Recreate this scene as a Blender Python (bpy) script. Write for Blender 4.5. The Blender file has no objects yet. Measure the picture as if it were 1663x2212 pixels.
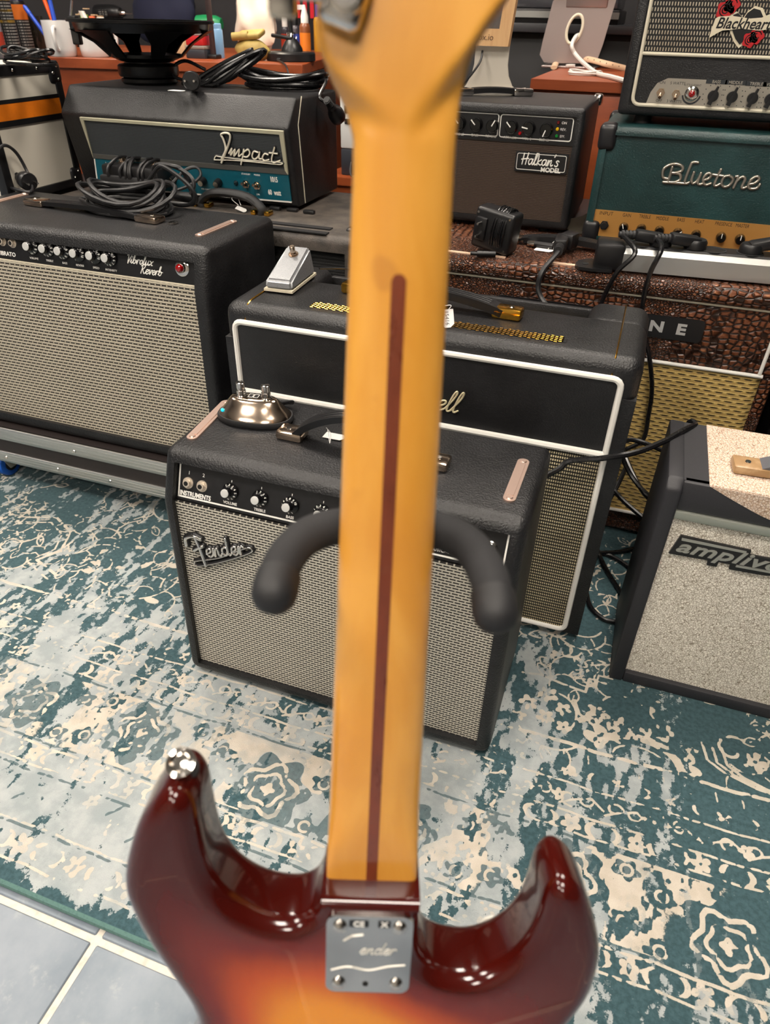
import bpy, bmesh, math, random
import numpy as np
from mathutils import Vector, Matrix
from mathutils.geometry import tessellate_polygon, delaunay_2d_cdt

S = bpy.context.scene
COL = S.collection
R = math.radians

# ------------------------------------------------------------------ camera
# room frame: x runs along the fronts of the amplifiers, y goes away from the viewer, z is up (m).
CX, CY, F = 831.5, 1106.0, 1512.44
PITCH, ROLL, YAW, HCAM = R(35.514), R(1.3174), R(18.5), .9052
_f = np.array([0, math.cos(PITCH), -math.sin(PITCH)]); _u = np.array([0, math.sin(PITCH), math.cos(PITCH)]); _r = np.array([1., 0, 0])
_r2 = math.cos(ROLL)*_r + math.sin(ROLL)*_u; _u2 = -math.sin(ROLL)*_r + math.cos(ROLL)*_u
_M = np.array([[math.cos(YAW), -math.sin(YAW), 0], [math.sin(YAW), math.cos(YAW), 0], [0, 0, 1]])
CR, CU, CW, CO = _M@_r2, _M@_u2, _M@_f, np.array([0, 0, HCAM])
cam = bpy.data.cameras.new('camera'); cam_o = bpy.data.objects.new('camera', cam); COL.objects.link(cam_o)
cam.sensor_fit = 'HORIZONTAL'; cam.sensor_width = 36; cam.lens = F*36/1663; cam.clip_start = .02; cam.clip_end = 60
cam_o.matrix_world = Matrix(((CR[0], CU[0], -CW[0], CO[0]), (CR[1], CU[1], -CW[1], CO[1]), (CR[2], CU[2], -CW[2], CO[2]), (0, 0, 0, 1)))
cam.dof.use_dof = True; cam.dof.focus_distance = 1.12; cam.dof.aperture_fstop = cam.lens/3.3
S.camera = cam_o

# ------------------------------------------------------------------ view + world + lamps
S.view_settings.view_transform = 'Standard'; S.view_settings.look = 'None'
S.view_settings.exposure = 0.0; S.view_settings.gamma = 1.0; S.view_settings.use_curve_mapping = False
W = bpy.data.worlds.new('world'); S.world = W; W.use_nodes = True
W.node_tree.nodes['Background'].inputs[0].default_value = (.8, .85, 1, 1)
W.node_tree.nodes['Background'].inputs[1].default_value = .05
LAMP_STRENGTH = 42.0
CEIL = 2.75
# (x, y, size x, size y) of the ceiling panels the shop is lit by
LAMPS = [(-1.6, -.3, .6, .6), (.2, -.3, .6, .6), (-1.6, 1.7, .6, .6), (.2, 1.7, .6, .6), (-3.2, .7, .6, .6), (-1.6, -2.0, .6, .6), (.2, -2.0, .6, .6)]

def ray(px, py): return CR*(px-CX)/F + CU*(CY-py)/F + CW
def atx(px, py, v): d = ray(px, py); return CO + d*((v-CO[0])/d[0])
def aty(px, py, v): d = ray(px, py); return CO + d*((v-CO[1])/d[1])
def atz(px, py, v): d = ray(px, py); return CO + d*((v-CO[2])/d[2])
def atp(px, py, p0, n):
    d = ray(px, py); return CO + d*(((np.array(p0)-CO)@np.array(n))/(d@np.array(n)))

# ------------------------------------------------------------------ materials
def lin(h):
    if not isinstance(h, str): return tuple(h)
    h = h.lstrip('#'); v = [int(h[i:i+2], 16)/255 for i in (0, 2, 4)]
    return tuple(c/12.92 if c <= .04045 else ((c+.055)/1.055)**2.4 for c in v)
class X:
    """a shader socket with arithmetic"""
    def __init__(s, g, k): s.g, s.k = g, k
    def m(s, op, a=None, b=None, clamp=False):
        n = s.g.nt.nodes.new('ShaderNodeMath'); n.operation = op; n.use_clamp = clamp
        for i, v in enumerate((s, a, b)):
            if v is None: continue
            if isinstance(v, X): s.g.nt.links.new(v.k, n.inputs[i])
            else: n.inputs[i].default_value = v
        return X(s.g, n.outputs[0])
    def __add__(s, o): return s.m('ADD', o)
    __radd__ = __add__
    def __sub__(s, o): return s.m('SUBTRACT', o)
    def __rsub__(s, o): return (s*-1)+o
    def __mul__(s, o): return s.m('MULTIPLY', o)
    __rmul__ = __mul__
    def __truediv__(s, o): return s.m('DIVIDE', o)
    def lt(s, o): return s.m('LESS_THAN', o)
    def gt(s, o): return s.m('GREATER_THAN', o)
    def mx(s, o): return s.m('MAXIMUM', o)
    def mn(s, o): return s.m('MINIMUM', o)
    def fr(s): return s.m('FRACT')
    def fl(s): return s.m('FLOOR')
    def ab(s): return s.m('ABSOLUTE')
    def sn(s): return s.m('SINE')
    def pw(s, o): return s.m('POWER', o)
    def sm(s, a, b):
        n = s.g.nt.nodes.new('ShaderNodeMapRange'); n.interpolation_type = 'SMOOTHSTEP'
        s.g.nt.links.new(s.k, n.inputs[0]); n.inputs[1].default_value = a; n.inputs[2].default_value = b
        return X(s.g, n.outputs[0])
class G:
    def __init__(s, m):
        s.m = m; s.nt = m.node_tree; s.b = s.nt.nodes['Principled BSDF']
        t = s.nt.nodes.new('ShaderNodeTexCoord'); s.vec = t.outputs['Object']
        q = s.nt.nodes.new('ShaderNodeSeparateXYZ'); s.nt.links.new(s.vec, q.inputs[0])
        s.x, s.y, s.z = (X(s, q.outputs[i]) for i in range(3))
    def xyz(s, a, b, c):
        n = s.nt.nodes.new('ShaderNodeCombineXYZ')
        for i, v in enumerate((a, b, c)):
            if isinstance(v, X): s.nt.links.new(v.k, n.inputs[i])
            else: n.inputs[i].default_value = v
        return n.outputs[0]
    def noise(s, scale, detail=2, rough=.5, vec=None, dist=0):
        n = s.nt.nodes.new('ShaderNodeTexNoise'); s.nt.links.new(vec or s.vec, n.inputs['Vector'])
        n.inputs['Scale'].default_value = scale; n.inputs['Detail'].default_value = detail; n.inputs['Roughness'].default_value = rough; n.inputs['Distortion'].default_value = dist
        return X(s, n.outputs[0])
    def voro(s, scale, feature='F1', vec=None, rnd=1, out=0):
        n = s.nt.nodes.new('ShaderNodeTexVoronoi'); n.feature = feature; s.nt.links.new(vec or s.vec, n.inputs['Vector'])
        n.inputs['Scale'].default_value = scale; n.inputs['Randomness'].default_value = rnd
        return X(s, n.outputs[out])
    def attr(s, name):
        n = s.nt.nodes.new('ShaderNodeAttribute'); n.attribute_name = name
        q = s.nt.nodes.new('ShaderNodeSeparateColor'); s.nt.links.new(n.outputs['Color'], q.inputs[0])
        return [X(s, q.outputs[i]) for i in range(3)]
    def mix(s, f, a, b):
        n = s.nt.nodes.new('ShaderNodeMix'); n.data_type = 'RGBA'
        if isinstance(f, X): s.nt.links.new(f.k, n.inputs[0])
        else: n.inputs[0].default_value = f
        for i, v in ((6, a), (7, b)):
            if isinstance(v, X): s.nt.links.new(v.k, n.inputs[i])
            else: n.inputs[i].default_value = (*lin(v), 1)
        return X(s, n.outputs[2])
    def set(s, name, v):
        if isinstance(v, X): s.nt.links.new(v.k, s.b.inputs[name])
        else: s.b.inputs[name].default_value = v
    def bump(s, h, strength=.4, dist=.001):
        n = s.nt.nodes.new('ShaderNodeBump'); n.inputs['Strength'].default_value = strength; n.inputs['Distance'].default_value = dist
        s.nt.links.new(h.k, n.inputs['Height']); s.nt.links.new(n.outputs[0], s.b.inputs['Normal'])
MATS = {}
def mat(name, base='#808080', rough=.5, metal=0., fn=None, coat=0., emit=None, es=0., trans=0., spec=None):
    if name in MATS: return MATS[name]
    m = bpy.data.materials.new(name); m.use_nodes = True; g = G(m); b = g.b
    b.inputs['Base Color'].default_value = (*lin(base), 1); b.inputs['Roughness'].default_value = rough; b.inputs['Metallic'].default_value = metal
    if coat: b.inputs['Coat Weight'].default_value = coat; b.inputs['Coat Roughness'].default_value = .04
    if emit: b.inputs['Emission Color'].default_value = (*lin(emit), 1); b.inputs['Emission Strength'].default_value = es
    if trans: b.inputs['Transmission Weight'].default_value = trans
    if spec is not None: b.inputs['Specular IOR Level'].default_value = spec
    if fn: fn(g)
    else:
        n = g.noise(140, 2); g.set('Roughness', n*.06 + max(rough-.03, .02))   # faint handling wear
    MATS[name] = m; return m

def tolex(name, base, grain=230, strength=.5, rough=.42, dust=None):
    def fn(g):
        a = g.voro(grain, 'SMOOTH_F1'); b = g.noise(grain*1.6, 3, .6)
        n = g.noise(14, 3, .55)
        hi = tuple(c*1.7+.004 for c in lin(base))
        g.set('Base Color', g.mix(n.sm(.35, .75), base, hi) if dust is None else g.mix(g.noise(22, 5, .65).sm(.25, .72), base, dust))
        g.set('Roughness', b*.25 + (rough-.12)); g.bump(a*.8 + b*.5, strength, .0010)
    return mat(name, base, rough, fn=fn)
def weave(name, pw, ph, dark, light, thread, stagger=.5, dx=(.12, .3), dz=(.22, .42), mott=.2):
    """brick-like woven grille cloth: dark slots between light threads"""
    def fn(g):
        w = g.noise(30, 2); z = g.z/ph + (w-.5)*.12; x = g.x/pw
        row = z.fl(); fx = (x + row*stagger).fr(); fz = z.fr()
        sx = (fx-.5).ab()*2; sz = (fz-.5).ab()*2
        slot = (1-sx.sm(1-dx[1], 1-dx[0])) * (1-sz.sm(1-dz[1]*2, 1-dz[0]*2).mn(1))
        blot = g.noise(9, 4, .6)
        c = g.mix(sx.sm(.1, .95), light, thread)
        c = g.mix(slot, c, dark); c = g.mix((1-blot)*mott, c, dark)
        g.set('Base Color', c); g.set('Roughness', .62); g.bump(1-slot, .5, .0008)
    return mat(name, light, .6, fn=fn)
def dots(name, pw, ph, dark, light, wx, wz, stagger=.5, mott=.2):
    """dark cloth with short light upright stitches"""
    def fn(g):
        z = g.z/ph; row = z.fl(); fx = (g.x/pw+row*stagger).fr(); fz = z.fr()
        d = (1-((fx-.5).ab()*2).sm(wx*.6, wx*1.25))*(1-((fz-.5).ab()*2).sm(wz*.75, wz*1.2)); n = g.noise(10, 4, .6)
        c = g.mix(d, dark, g.mix(n.sm(.3, .7)*.5, light, '#8a7350')); g.set('Base Color', g.mix(n.sm(.5, .8)*mott, c, dark)); g.set('Roughness', .6); g.bump(d, .5, .0008)
    return mat(name, light, .6, fn=fn)
def speck(name, base, rough=.5, amount=.3, scale=180, other='#000000', metal=0., bump=.12):
    def fn(g):
        n = g.noise(scale, 3, .6); g.set('Base Color', g.mix(n.sm(.45, .75)*amount, base, other)); g.set('Roughness', n*.2+rough-.1); g.bump(n, bump, .0006)
    return mat(name, base, rough, metal, fn=fn)
def wood(name, a, b, rough=.4, axis='x', scale=9, coat=0.):
    def fn(g):
        k = .12
        v = {'x': g.xyz(g.x*k, g.y, g.z), 'y': g.xyz(g.x, g.y*k, g.z), 'z': g.xyz(g.x, g.y, g.z*k)}[axis]
        n = g.noise(scale*6, 6, .62, v, .4); m_ = g.noise(scale, 3, .5, v)
        g.set('Base Color', g.mix((n*.6+m_*.5).sm(.35, .78), a, b)); g.set('Roughness', n*.2+rough-.1)
        if coat: g.b.inputs['Coat Weight'].default_value = coat
    return mat(name, a, rough, fn=fn)

# ------------------------------------------------------------------ mesh builder
def unit(v): v = np.array(v, float); return v/np.linalg.norm(v)
def perp(a):
    a = unit(a); h = np.array([0, 0, 1.]) if abs(a[2]) < .9 else np.array([1., 0, 0])
    u = unit(np.cross(h, a)); return u, np.cross(a, u)
def smooth(pts, k=6, closed=False):
    """Catmull-Rom through the points"""
    P = [np.array(p, float) for p in pts]; n = len(P); out = []
    rng = range(n if closed else n-1)
    for i in rng:
        p1, p2 = P[i], P[(i+1) % n]
        p0 = P[i-1] if (closed or i > 0) else 2*p1-p2
        p3 = P[(i+2) % n] if (closed or i+2 < n) else 2*p2-p1
        for j in range(k):
            t = j/k; out.append(.5*((2*p1)+(p2-p0)*t+(2*p0-5*p1+4*p2-p3)*t*t+(3*p1-3*p2+p3-p0)*t**3))
    if not closed: out.append(P[-1])
    return out
_TXT = {}
def text_mesh(body, bold=0., shear=0., spacing=1.):
    key = (body, bold, shear, spacing)
    if key not in _TXT:
        cu = bpy.data.curves.new('t', 'FONT'); cu.body = body; cu.size = 1; cu.offset = bold; cu.shear = shear; cu.space_character = spacing
        cu.resolution_u = 3; cu.align_x = 'LEFT'
        ob = bpy.data.objects.new('t', cu); me = ob.to_mesh()
        v = np.array([tuple(p.co) for p in me.vertices]) if len(me.vertices) else np.zeros((0, 3)); f = [tuple(p.vertices) for p in me.polygons]
        ob.to_mesh_clear(); bpy.data.objects.remove(ob); bpy.data.curves.remove(cu)
        _TXT[key] = (v, f)
    return _TXT[key]
class MB:
    def __init__(s): s.v = []; s.f = []
    def add(s, v, f):
        o = len(s.v); s.v += [tuple(map(float, p)) for p in v]; s.f += [tuple(i+o for i in q) for q in f]; return s
    def bm(s, b, M=None):
        b.verts.ensure_lookup_table(); b.verts.index_update()
        s.add([(M@v.co if M else v.co) for v in b.verts], [[v.index for v in q.verts] for q in b.faces]); b.free(); return s
    def box(s, x0, x1, y0, y1, z0, z1):
        return s.add([(x, y, z) for z in (z0, z1) for x, y in ((x0, y0), (x1, y0), (x1, y1), (x0, y1))],
                     [(3, 2, 1, 0), (4, 5, 6, 7), (0, 1, 5, 4), (1, 2, 6, 5), (2, 3, 7, 6), (3, 0, 4, 7)])
    def obox(s, c, U, V, N, su, sv, sn, r=0, seg=2):
        """box of size su,sv,sn centred on c in the frame U,V,N"""
        b = bmesh.new(); bmesh.ops.create_cube(b, size=1)
        for v in b.verts: v.co = Vector((v.co.x*su, v.co.y*sv, v.co.z*sn))
        if r: bmesh.ops.bevel(b, geom=b.edges[:], offset=r, segments=seg, affect='EDGES', profile=.5)
        M = Matrix(((U[0], V[0], N[0], c[0]), (U[1], V[1], N[1], c[1]), (U[2], V[2], N[2], c[2]), (0, 0, 0, 1)))
        return s.bm(b, M)
    def rbox(s, x0, x1, y0, y1, z0, z1, r=.004, seg=2):
        return s.obox(((x0+x1)/2, (y0+y1)/2, (z0+z1)/2), (1, 0, 0), (0, 1, 0), (0, 0, 1), x1-x0, y1-y0, z1-z0, min(r, .49*min(x1-x0, y1-y0, z1-z0)), seg)
    def lathe(s, prof, org, axis=(0, 0, 1), n=24, cap=True, sx=1., sy=1., ang=0.):
        """profile of (radius, height) pairs revolved about axis"""
        a = unit(axis); u, w = perp(a); u, w = u*math.cos(ang)+w*math.sin(ang), w*math.cos(ang)-u*math.sin(ang)
        o = np.array(org, float); v = []; f = []
        for r, h in prof:
            for i in range(n):
                t = 2*math.pi*i/n; v.append(o + a*h + u*(r*sx*math.cos(t)) + w*(r*sy*math.sin(t)))
        for k in range(len(prof)-1):
            for i in range(n): j = (i+1) % n; f.append((k*n+i, k*n+j, (k+1)*n+j, (k+1)*n+i))
        if cap: f.append(tuple(range(n-1, -1, -1))); f.append(tuple((len(prof)-1)*n+i for i in range(n)))
        return s.add(v, f)
    def cyl(s, p0, p1, r0, r1=None, n=16):
        d = np.array(p1, float)-np.array(p0, float); return s.lathe([(r0, 0), (r0 if r1 is None else r1, np.linalg.norm(d))], p0, d, n)
    def ball(s, c, r, n=12, squash=1., axis=(0, 0, 1)):
        return s.lathe([(max(r*math.sin(t), 1e-5), -r*squash*math.cos(t)) for t in np.linspace(0.02, math.pi-.02, max(5, n//2+1))], c, axis, n)
    def tube(s, pts, r, n=8, closed=False, flat=1.):
        P = [np.array(p, float) for p in pts]; m = len(P); v = []; f = []
        T = [unit((P[(i+1) % m] if (closed or i < m-1) else P[i])-(P[i-1] if (closed or i > 0) else P[i])) for i in range(m)]
        u, w = perp(T[0])
        rr = r if hasattr(r, '__len__') else [r]*m
        for i in range(m):
            u = u-T[i]*(u@T[i]); u = unit(u) if np.linalg.norm(u) > 1e-6 else perp(T[i])[0]; w = np.cross(T[i], u)
            for k in range(n): t = 2*math.pi*k/n; v.append(P[i]+u*(rr[i]*math.cos(t))+w*(rr[i]*flat*math.sin(t)))
        for i in range(m if closed else m-1):
            a, b = i*n, ((i+1) % m)*n
            for k in range(n): j = (k+1) % n; f.append((a+k, a+j, b+j, b+k))
        if not closed: f.append(tuple(range(n-1, -1, -1))); f.append(tuple((m-1)*n+k for k in range(n)))
        return s.add(v, f)
    def ribbon(s, pts, side, wid, th):
        """flat strap along pts; side = across direction"""
        P = [np.array(p, float) for p in pts]; m = len(P); v = []; f = []; sd = unit(side)
        for i in range(m):
            t = unit(P[min(i+1, m-1)]-P[max(i-1, 0)]); nn = unit(np.cross(t, sd))
            for a, b in ((-1, -1), (1, -1), (1, 1), (-1, 1)): v.append(P[i]+sd*a*wid/2+nn*b*th/2)
        for i in range(m-1):
            for k in range(4): j = (k+1) % 4; f.append((i*4+k, i*4+j, i*4+4+j, i*4+4+k))
        f += [(3, 2, 1, 0), tuple((m-1)*4+k for k in range(4))]
        return s.add(v, f)
    def prism(s, poly, org, U, V, N, t, t0=0.):
        """polygon (u,v) extruded from t0 to t0+t along N"""
        o, U, V, N = (np.array(q, float) for q in (org, U, V, N)); n = len(poly)
        tri = tessellate_polygon([[Vector((a, b, 0)) for a, b in poly]])
        v = [o+U*a+V*b+N*t0 for a, b in poly]+[o+U*a+V*b+N*(t0+t) for a, b in poly]
        f = [tuple(reversed(q)) for q in tri]+[tuple(i+n for i in q) for q in tri]+[(i, (i+1) % n, (i+1) % n+n, i+n) for i in range(n)]
        return s.add(v, f)
    def text(s, body, org, U, V, size, t=.0006, bold=0., shear=0., spacing=1., align='c', lift=0., xs=1.):
        v, f = text_mesh(body, bold, shear, spacing)
        if not len(v): return s
        U, V = unit(U), unit(V); N = np.cross(U, V); o = np.array(org, float)
        w = v[:, 0].max()+v[:, 0].min(); off = {'c': -w/2, 'l': 0, 'r': -v[:, 0].max()}[align]
        k = size/.7; top = [o+U*((p[0]+off)*k*xs)+V*((p[1]-.33)*k)+N*(t+lift) for p in v]
        n = len(v)
        ed = {}
        for q in f:
            for i in range(len(q)):
                a, b = q[i], q[(i+1) % len(q)]
                ed[(a, b)] = 1
        bot = [p-N*t for p in top]
        sides = [(a+n, b+n, b, a) for (a, b) in ed if (b, a) not in ed]
        return s.add(top+bot, list(f)+sides)
    def plate(s, org, U, V, w, h, t, r=.003, n=4):
        """rounded-corner plate, N = UxV"""
        U, V = unit(U), unit(V); return s.prism(rrect(w, h, r, n), org, U, V, np.cross(U, V), t)
def rrect(w, h, r, n=4, cx=0., cy=0.):
    p = []
    for sx, sy, a0 in ((1, -1, -90), (1, 1, 0), (-1, 1, 90), (-1, -1, 180)):
        for i in range(n+1):
            a = R(a0+90*i/n); p.append((cx+sx*(w/2-r)+r*math.cos(a), cy+sy*(h/2-r)+r*math.sin(a)))
    return p

# ------------------------------------------------------------------ objects
def thing(name, label, cat, loc=(0, 0, 0), rotz=0., group=None):
    o = bpy.data.objects.new(name, None); COL.objects.link(o); o.empty_display_size = .05
    o.location = tuple(map(float, loc)); o.rotation_euler = (0, 0, rotz); o['label'] = label; o['category'] = cat
    if group: o['group'] = group
    return o
def root_of(o):
    while o.parent: o = o.parent
    return o
def mesh_of(mb, name, m, sharp=38, flat=False, Mi=None):
    me = bpy.data.meshes.new(name)
    v = mb.v
    if Mi is not None: v = [tuple(Mi@Vector(p)) for p in v]
    me.from_pydata(v, [], mb.f); me.update()
    b = bmesh.new(); b.from_mesh(me); bmesh.ops.remove_doubles(b, verts=b.verts, dist=1e-6); bmesh.ops.recalc_face_normals(b, faces=b.faces[:])
    if not flat:
        sa = R(sharp)
        for q in b.faces: q.smooth = True
        for e in b.edges:
            if len(e.link_faces) == 2 and e.calc_face_angle(0) > sa: e.smooth = False
    b.to_mesh(me); b.free()
    me.materials.append(m); return me
def part(name, mb, m, parent, world=True, sharp=38, flat=False, label=None):
    """one mesh, child of parent; vertices are given in room coordinates (world) or in the thing's own frame"""
    Mi = None
    if world:
        r = root_of(parent); Mi = (Matrix.Translation(r.location)@r.rotation_euler.to_matrix().to_4x4()).inverted()
    o = bpy.data.objects.new(name, mesh_of(mb, name, m, sharp, flat, Mi)); COL.objects.link(o); o.parent = parent
    if label: o['label'] = label
    return o
def solo(name, mb, m, label, cat, base=None, sharp=38, group=None, kind=None, flat=False):
    """a thing that is one mesh, origin at its base"""
    a = np.array(mb.v); c = ((a[:, 0].min()+a[:, 0].max())/2, (a[:, 1].min()+a[:, 1].max())/2, a[:, 2].min()) if base is None else base
    o = bpy.data.objects.new(name, mesh_of(mb, name, m, sharp, flat, Matrix.Translation(Vector(c)).inverted())); COL.objects.link(o); o.location = c
    if kind: o['kind'] = kind
    if kind != 'structure': o['label'] = label; o['category'] = cat
    if group: o['group'] = group
    return o
def struct(name, mb, m, parent=None, flat=True):
    o = bpy.data.objects.new(name, mesh_of(mb, name, m, flat=flat)); COL.objects.link(o)
    if parent: o.parent = parent
    else: o['kind'] = 'structure'
    return o
def clone(o, parent, offset=(0, 0, 0)):
    c = o.copy(); COL.objects.link(c); c.parent = parent; c.location = tuple(np.array(o.location)+np.array(offset, float)); return c

# ================================================================== the room
FZ = -.010                                   # tiled floor; the rug's pile ends at z = 0
x0, x1, y0, y1 = -4.3, 2.9, -3.6, 3.35
def tile_fn(g):
    a = g.noise(5, 6, .62); b = g.noise(38, 4, .7); w = g.noise(2.2, 2)
    c = g.mix(a.sm(.35, .68), '#68737f', '#858d96'); c = g.mix(b.sm(.55, .75)*.55, c, '#9aa0a3')
    g.set('Base Color', g.mix(w.sm(.5, .8)*.3, c, '#5f6a76')); g.set('Roughness', b*.25+.28); g.bump(a*.6+b*.4, .15, .0015)
m_tile = mat('tile_glaze', '#8391a6', .4, fn=tile_fn)
m_grout = speck('grout', '#c9c2b6', .8, .4, 90, '#8d877c')
floor = struct('floor', MB().box(x0, x1, y0, y1, FZ-.06, FZ-.0025), m_grout)
T, GW = .45, .0085
ti = 0; tile_me = None
for i in range(-9, 8):
    for j in range(-9, 8):
        cx, cy = -.44+T*(i+.5), .256+T*(j+.5)
        if cx-T/2 < x0 or cx+T/2 > x1 or cy-T/2 < y0 or cy+T/2 > y1: continue
        if tile_me is None:
            tile_me = mesh_of(MB().rbox(-T/2+GW/2, T/2-GW/2, -T/2+GW/2, T/2-GW/2, -.012, 0, .0015, 1), 'tile', m_tile)
        o = bpy.data.objects.new('tile', tile_me); COL.objects.link(o); o.parent = floor; o.location = (cx, cy, FZ); o.rotation_euler = (0, 0, (ti*7 % 4)*math.pi/2); ti += 1
m_wall = speck('wall_paint', '#57585c', .8, .25, 7, '#3d3e42')
m_wall_l = speck('wall_paint_light', '#a39f97', .85, .2, 7, '#9a958b')
m_wall_d = speck('wall_paint_dark', '#2c2a2c', .8, .3, 7, '#1d1b1d')
struct('wall_back', MB().box(x0, x1, y1, y1+.1, FZ, CEIL), m_wall_d)
struct('wall_left', MB().box(x0-.1, x0, y0, y1, FZ, CEIL), m_wall)
struct('wall_right', MB().box(x1, x1+.1, y0, y1, FZ, CEIL), m_wall_d)
struct('wall_front', MB().box(x0, x1, y0-.1, y0, FZ, CEIL), m_wall_l)
struct('ceiling', MB().box(x0, x1, y0, y1, CEIL, CEIL+.1), m_wall_l)
m_frame = mat('lamp_frame', '#d8d8d6', .5)
m_diff = mat('lamp_diffuser', '#ffffff', .5, emit='#fff4e6', es=LAMP_STRENGTH)
for (lx, ly, sx, sy) in LAMPS:
    t = thing('ceiling_light', 'square white ceiling light panel with a glowing diffuser', 'light', (lx, ly, CEIL), group='ceiling light panels')
    fr = MB()
    for a, b, c, d in ((-sx/2-.02, sx/2+.02, -sy/2-.02, -sy/2), (-sx/2-.02, sx/2+.02, sy/2, sy/2+.02), (-sx/2-.02, -sx/2, -sy/2, sy/2), (sx/2, sx/2+.02, -sy/2, sy/2)):
        fr.box(a, b, c, d, -.035, 0)
    part('frame', fr, m_frame, t, world=False); part('diffuser', MB().box(-sx/2, sx/2, -sy/2, sy/2, -.028, -.012), m_diff, t, world=False)

# ================================================================== the rug
RX0, RX1, RY0, RY1, RS = -1.5, .95, .272, 1.5, .0022
rnx, rny = int((RX1-RX0)/RS)+1, int((RY1-RY0)/RS)+1
gx = np.linspace(RX0, RX1, rnx); gy = np.linspace(RY0, RY1, rny)
GXX, GYY = np.meshgrid(gx, gy)
rs = np.random.RandomState(11)
def vnoise(fx, fy, seed):
    """smooth value noise, fx/fy cells per metre"""
    q = np.random.RandomState(seed); a = (GXX-RX0)*fx; b = (GYY-RY0)*fy
    ia, ib = a.astype(int), b.astype(int); T_ = q.rand(ib.max()+2, ia.max()+2)
    u, v = a-ia, b-ib; u = u*u*(3-2*u); v = v*v*(3-2*v)
    return (T_[ib, ia]*(1-u)+T_[ib, ia+1]*u)*(1-v)+(T_[ib+1, ia]*(1-u)+T_[ib+1, ia+1]*u)*v
cream = np.zeros_like(GXX); dark = np.zeros_like(GXX)
def win(xa, xb, ya, yb):
    i0, i1 = max(0, int((xa-RX0)/RS)), min(rnx, int((xb-RX0)/RS)+2); j0, j1 = max(0, int((ya-RY0)/RS)), min(rny, int((yb-RY0)/RS)+2)
    return (slice(j0, j1), slice(i0, i1)) if i1 > i0 and j1 > j0 else None
def rline(pts, w, fld, val=1.):
    for (ax, ay), (bx, by) in zip(pts[:-1], pts[1:]):
        s_ = win(min(ax, bx)-w*1.5, max(ax, bx)+w*1.5, min(ay, by)-w*1.5, max(ay, by)+w*1.5)
        if s_ is None: continue
        x_, y_ = GXX[s_], GYY[s_]; dx, dy = bx-ax, by-ay; L2 = dx*dx+dy*dy+1e-12
        t_ = np.clip(((x_-ax)*dx+(y_-ay)*dy)/L2, 0, 1); d_ = np.hypot(x_-ax-t_*dx, y_-ay-t_*dy)
        fld[s_] = np.maximum(fld[s_], val*np.clip(.5+(w*.44-d_)/(1.6*RS), 0, 1))
def rblob(cx, cy, rx, ry, fld, lob=0, amp=0., ang=0., val=1., sub=False, ph=0.):
    rr = max(rx, ry)*(1+amp)*1.3; s_ = win(cx-rr, cx+rr, cy-rr, cy+rr)
    if s_ is None: return
    x_, y_ = GXX[s_]-cx, GYY[s_]-cy; u_ = (x_*math.cos(ang)+y_*math.sin(ang))/rx; v_ = (-x_*math.sin(ang)+y_*math.cos(ang))/ry
    q = np.hypot(u_, v_)/(1+amp*np.cos(lob*np.arctan2(v_, u_)+ph)); f_ = np.clip((1.0-q)*min(rx, ry)/(2*RS)+.5, 0, 1)*val
    fld[s_] = np.minimum(fld[s_], 1-f_) if sub else np.maximum(fld[s_], f_)
def rring(cx, cy, r_, w, fld, lob=0, amp=0., ph=0., sq=1.):
    rline([(cx+r_*(1+amp*math.cos(lob*a+ph))*math.cos(a), cy+sq*r_*(1+amp*math.cos(lob*a+ph))*math.sin(a)) for a in np.linspace(0, 2*math.pi, 30)], w, fld)
def rspiral(cx, cy, r_, a0, turn, w, fld=None):
    p = []
    for t_ in np.linspace(0, 1, 16):
        a = a0+turn*t_*2.0*math.pi*.75; k = r_*(1-.75*t_); p.append((cx+k*math.cos(a), cy+k*math.sin(a)))
    rline(p, w, cream if fld is None else fld); return p
def rleaf(cx, cy, ln, wd, a, w=.0045, fill=False, vein=True):
    c_, s2 = math.cos(a), math.sin(a); up = []; dn = []
    for t_ in np.linspace(0, 1, 9):
        h = wd*math.sin(math.pi*t_)**.8; up.append((cx+c_*ln*t_-s2*h, cy+s2*ln*t_+c_*h)); dn.append((cx+c_*ln*t_+s2*h, cy+s2*ln*t_-c_*h))
    if fill: rblob(cx+c_*ln/2, cy+s2*ln/2, ln/2, wd, cream, ang=a)
    else:
        rline(up, w, cream); rline(dn, w, cream)
        if vein: rline([(cx, cy), (cx+c_*ln*.6, cy+s2*ln*.6)], w*.8, cream)
def rvine(pts, w=.0048, every=3, size=.03, sd=0):
    q = random.Random(sd); p = [tuple(v) for v in smooth([(a, b) for a, b in pts], 6)]; rline(p, w, cream)
    for i in range(2, len(p)-2, every):
        t_ = math.atan2(p[i+1][1]-p[i-1][1], p[i+1][0]-p[i-1][0]); sgn = 1 if (i//every) % 2 else -1
        a = t_+sgn*R(q.uniform(50, 85)); L_ = size*q.uniform(.7, 1.4); k = q.random()
        ex, ey = p[i][0]+L_*math.cos(a), p[i][1]+L_*math.sin(a)
        if k < .5:
            rspiral(ex, ey, L_*.75, a+math.pi, sgn*-1*(1 if q.random() < .8 else -1), w*.85); rline([p[i], (ex-math.cos(a)*L_*.75, ey-math.sin(a)*L_*.75)], w*.85, cream)
        elif k < .85: rleaf(p[i][0], p[i][1], L_*1.35, L_*.33, a, w*.85)
        else: rleaf(p[i][0], p[i][1], L_*1.1, L_*.25, a, fill=True)
def rflower(cx, cy, r_, pet=5, ph=0.):
    for k in range(pet):
        a = ph+2*math.pi*k/pet; rblob(cx+r_*.6*math.cos(a), cy+r_*.6*math.sin(a), r_*.42, r_*.34, cream, ang=a)
    rblob(cx, cy, r_*.3, r_*.3, cream); rblob(cx, cy, r_*.16, r_*.16, cream, sub=True)
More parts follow.
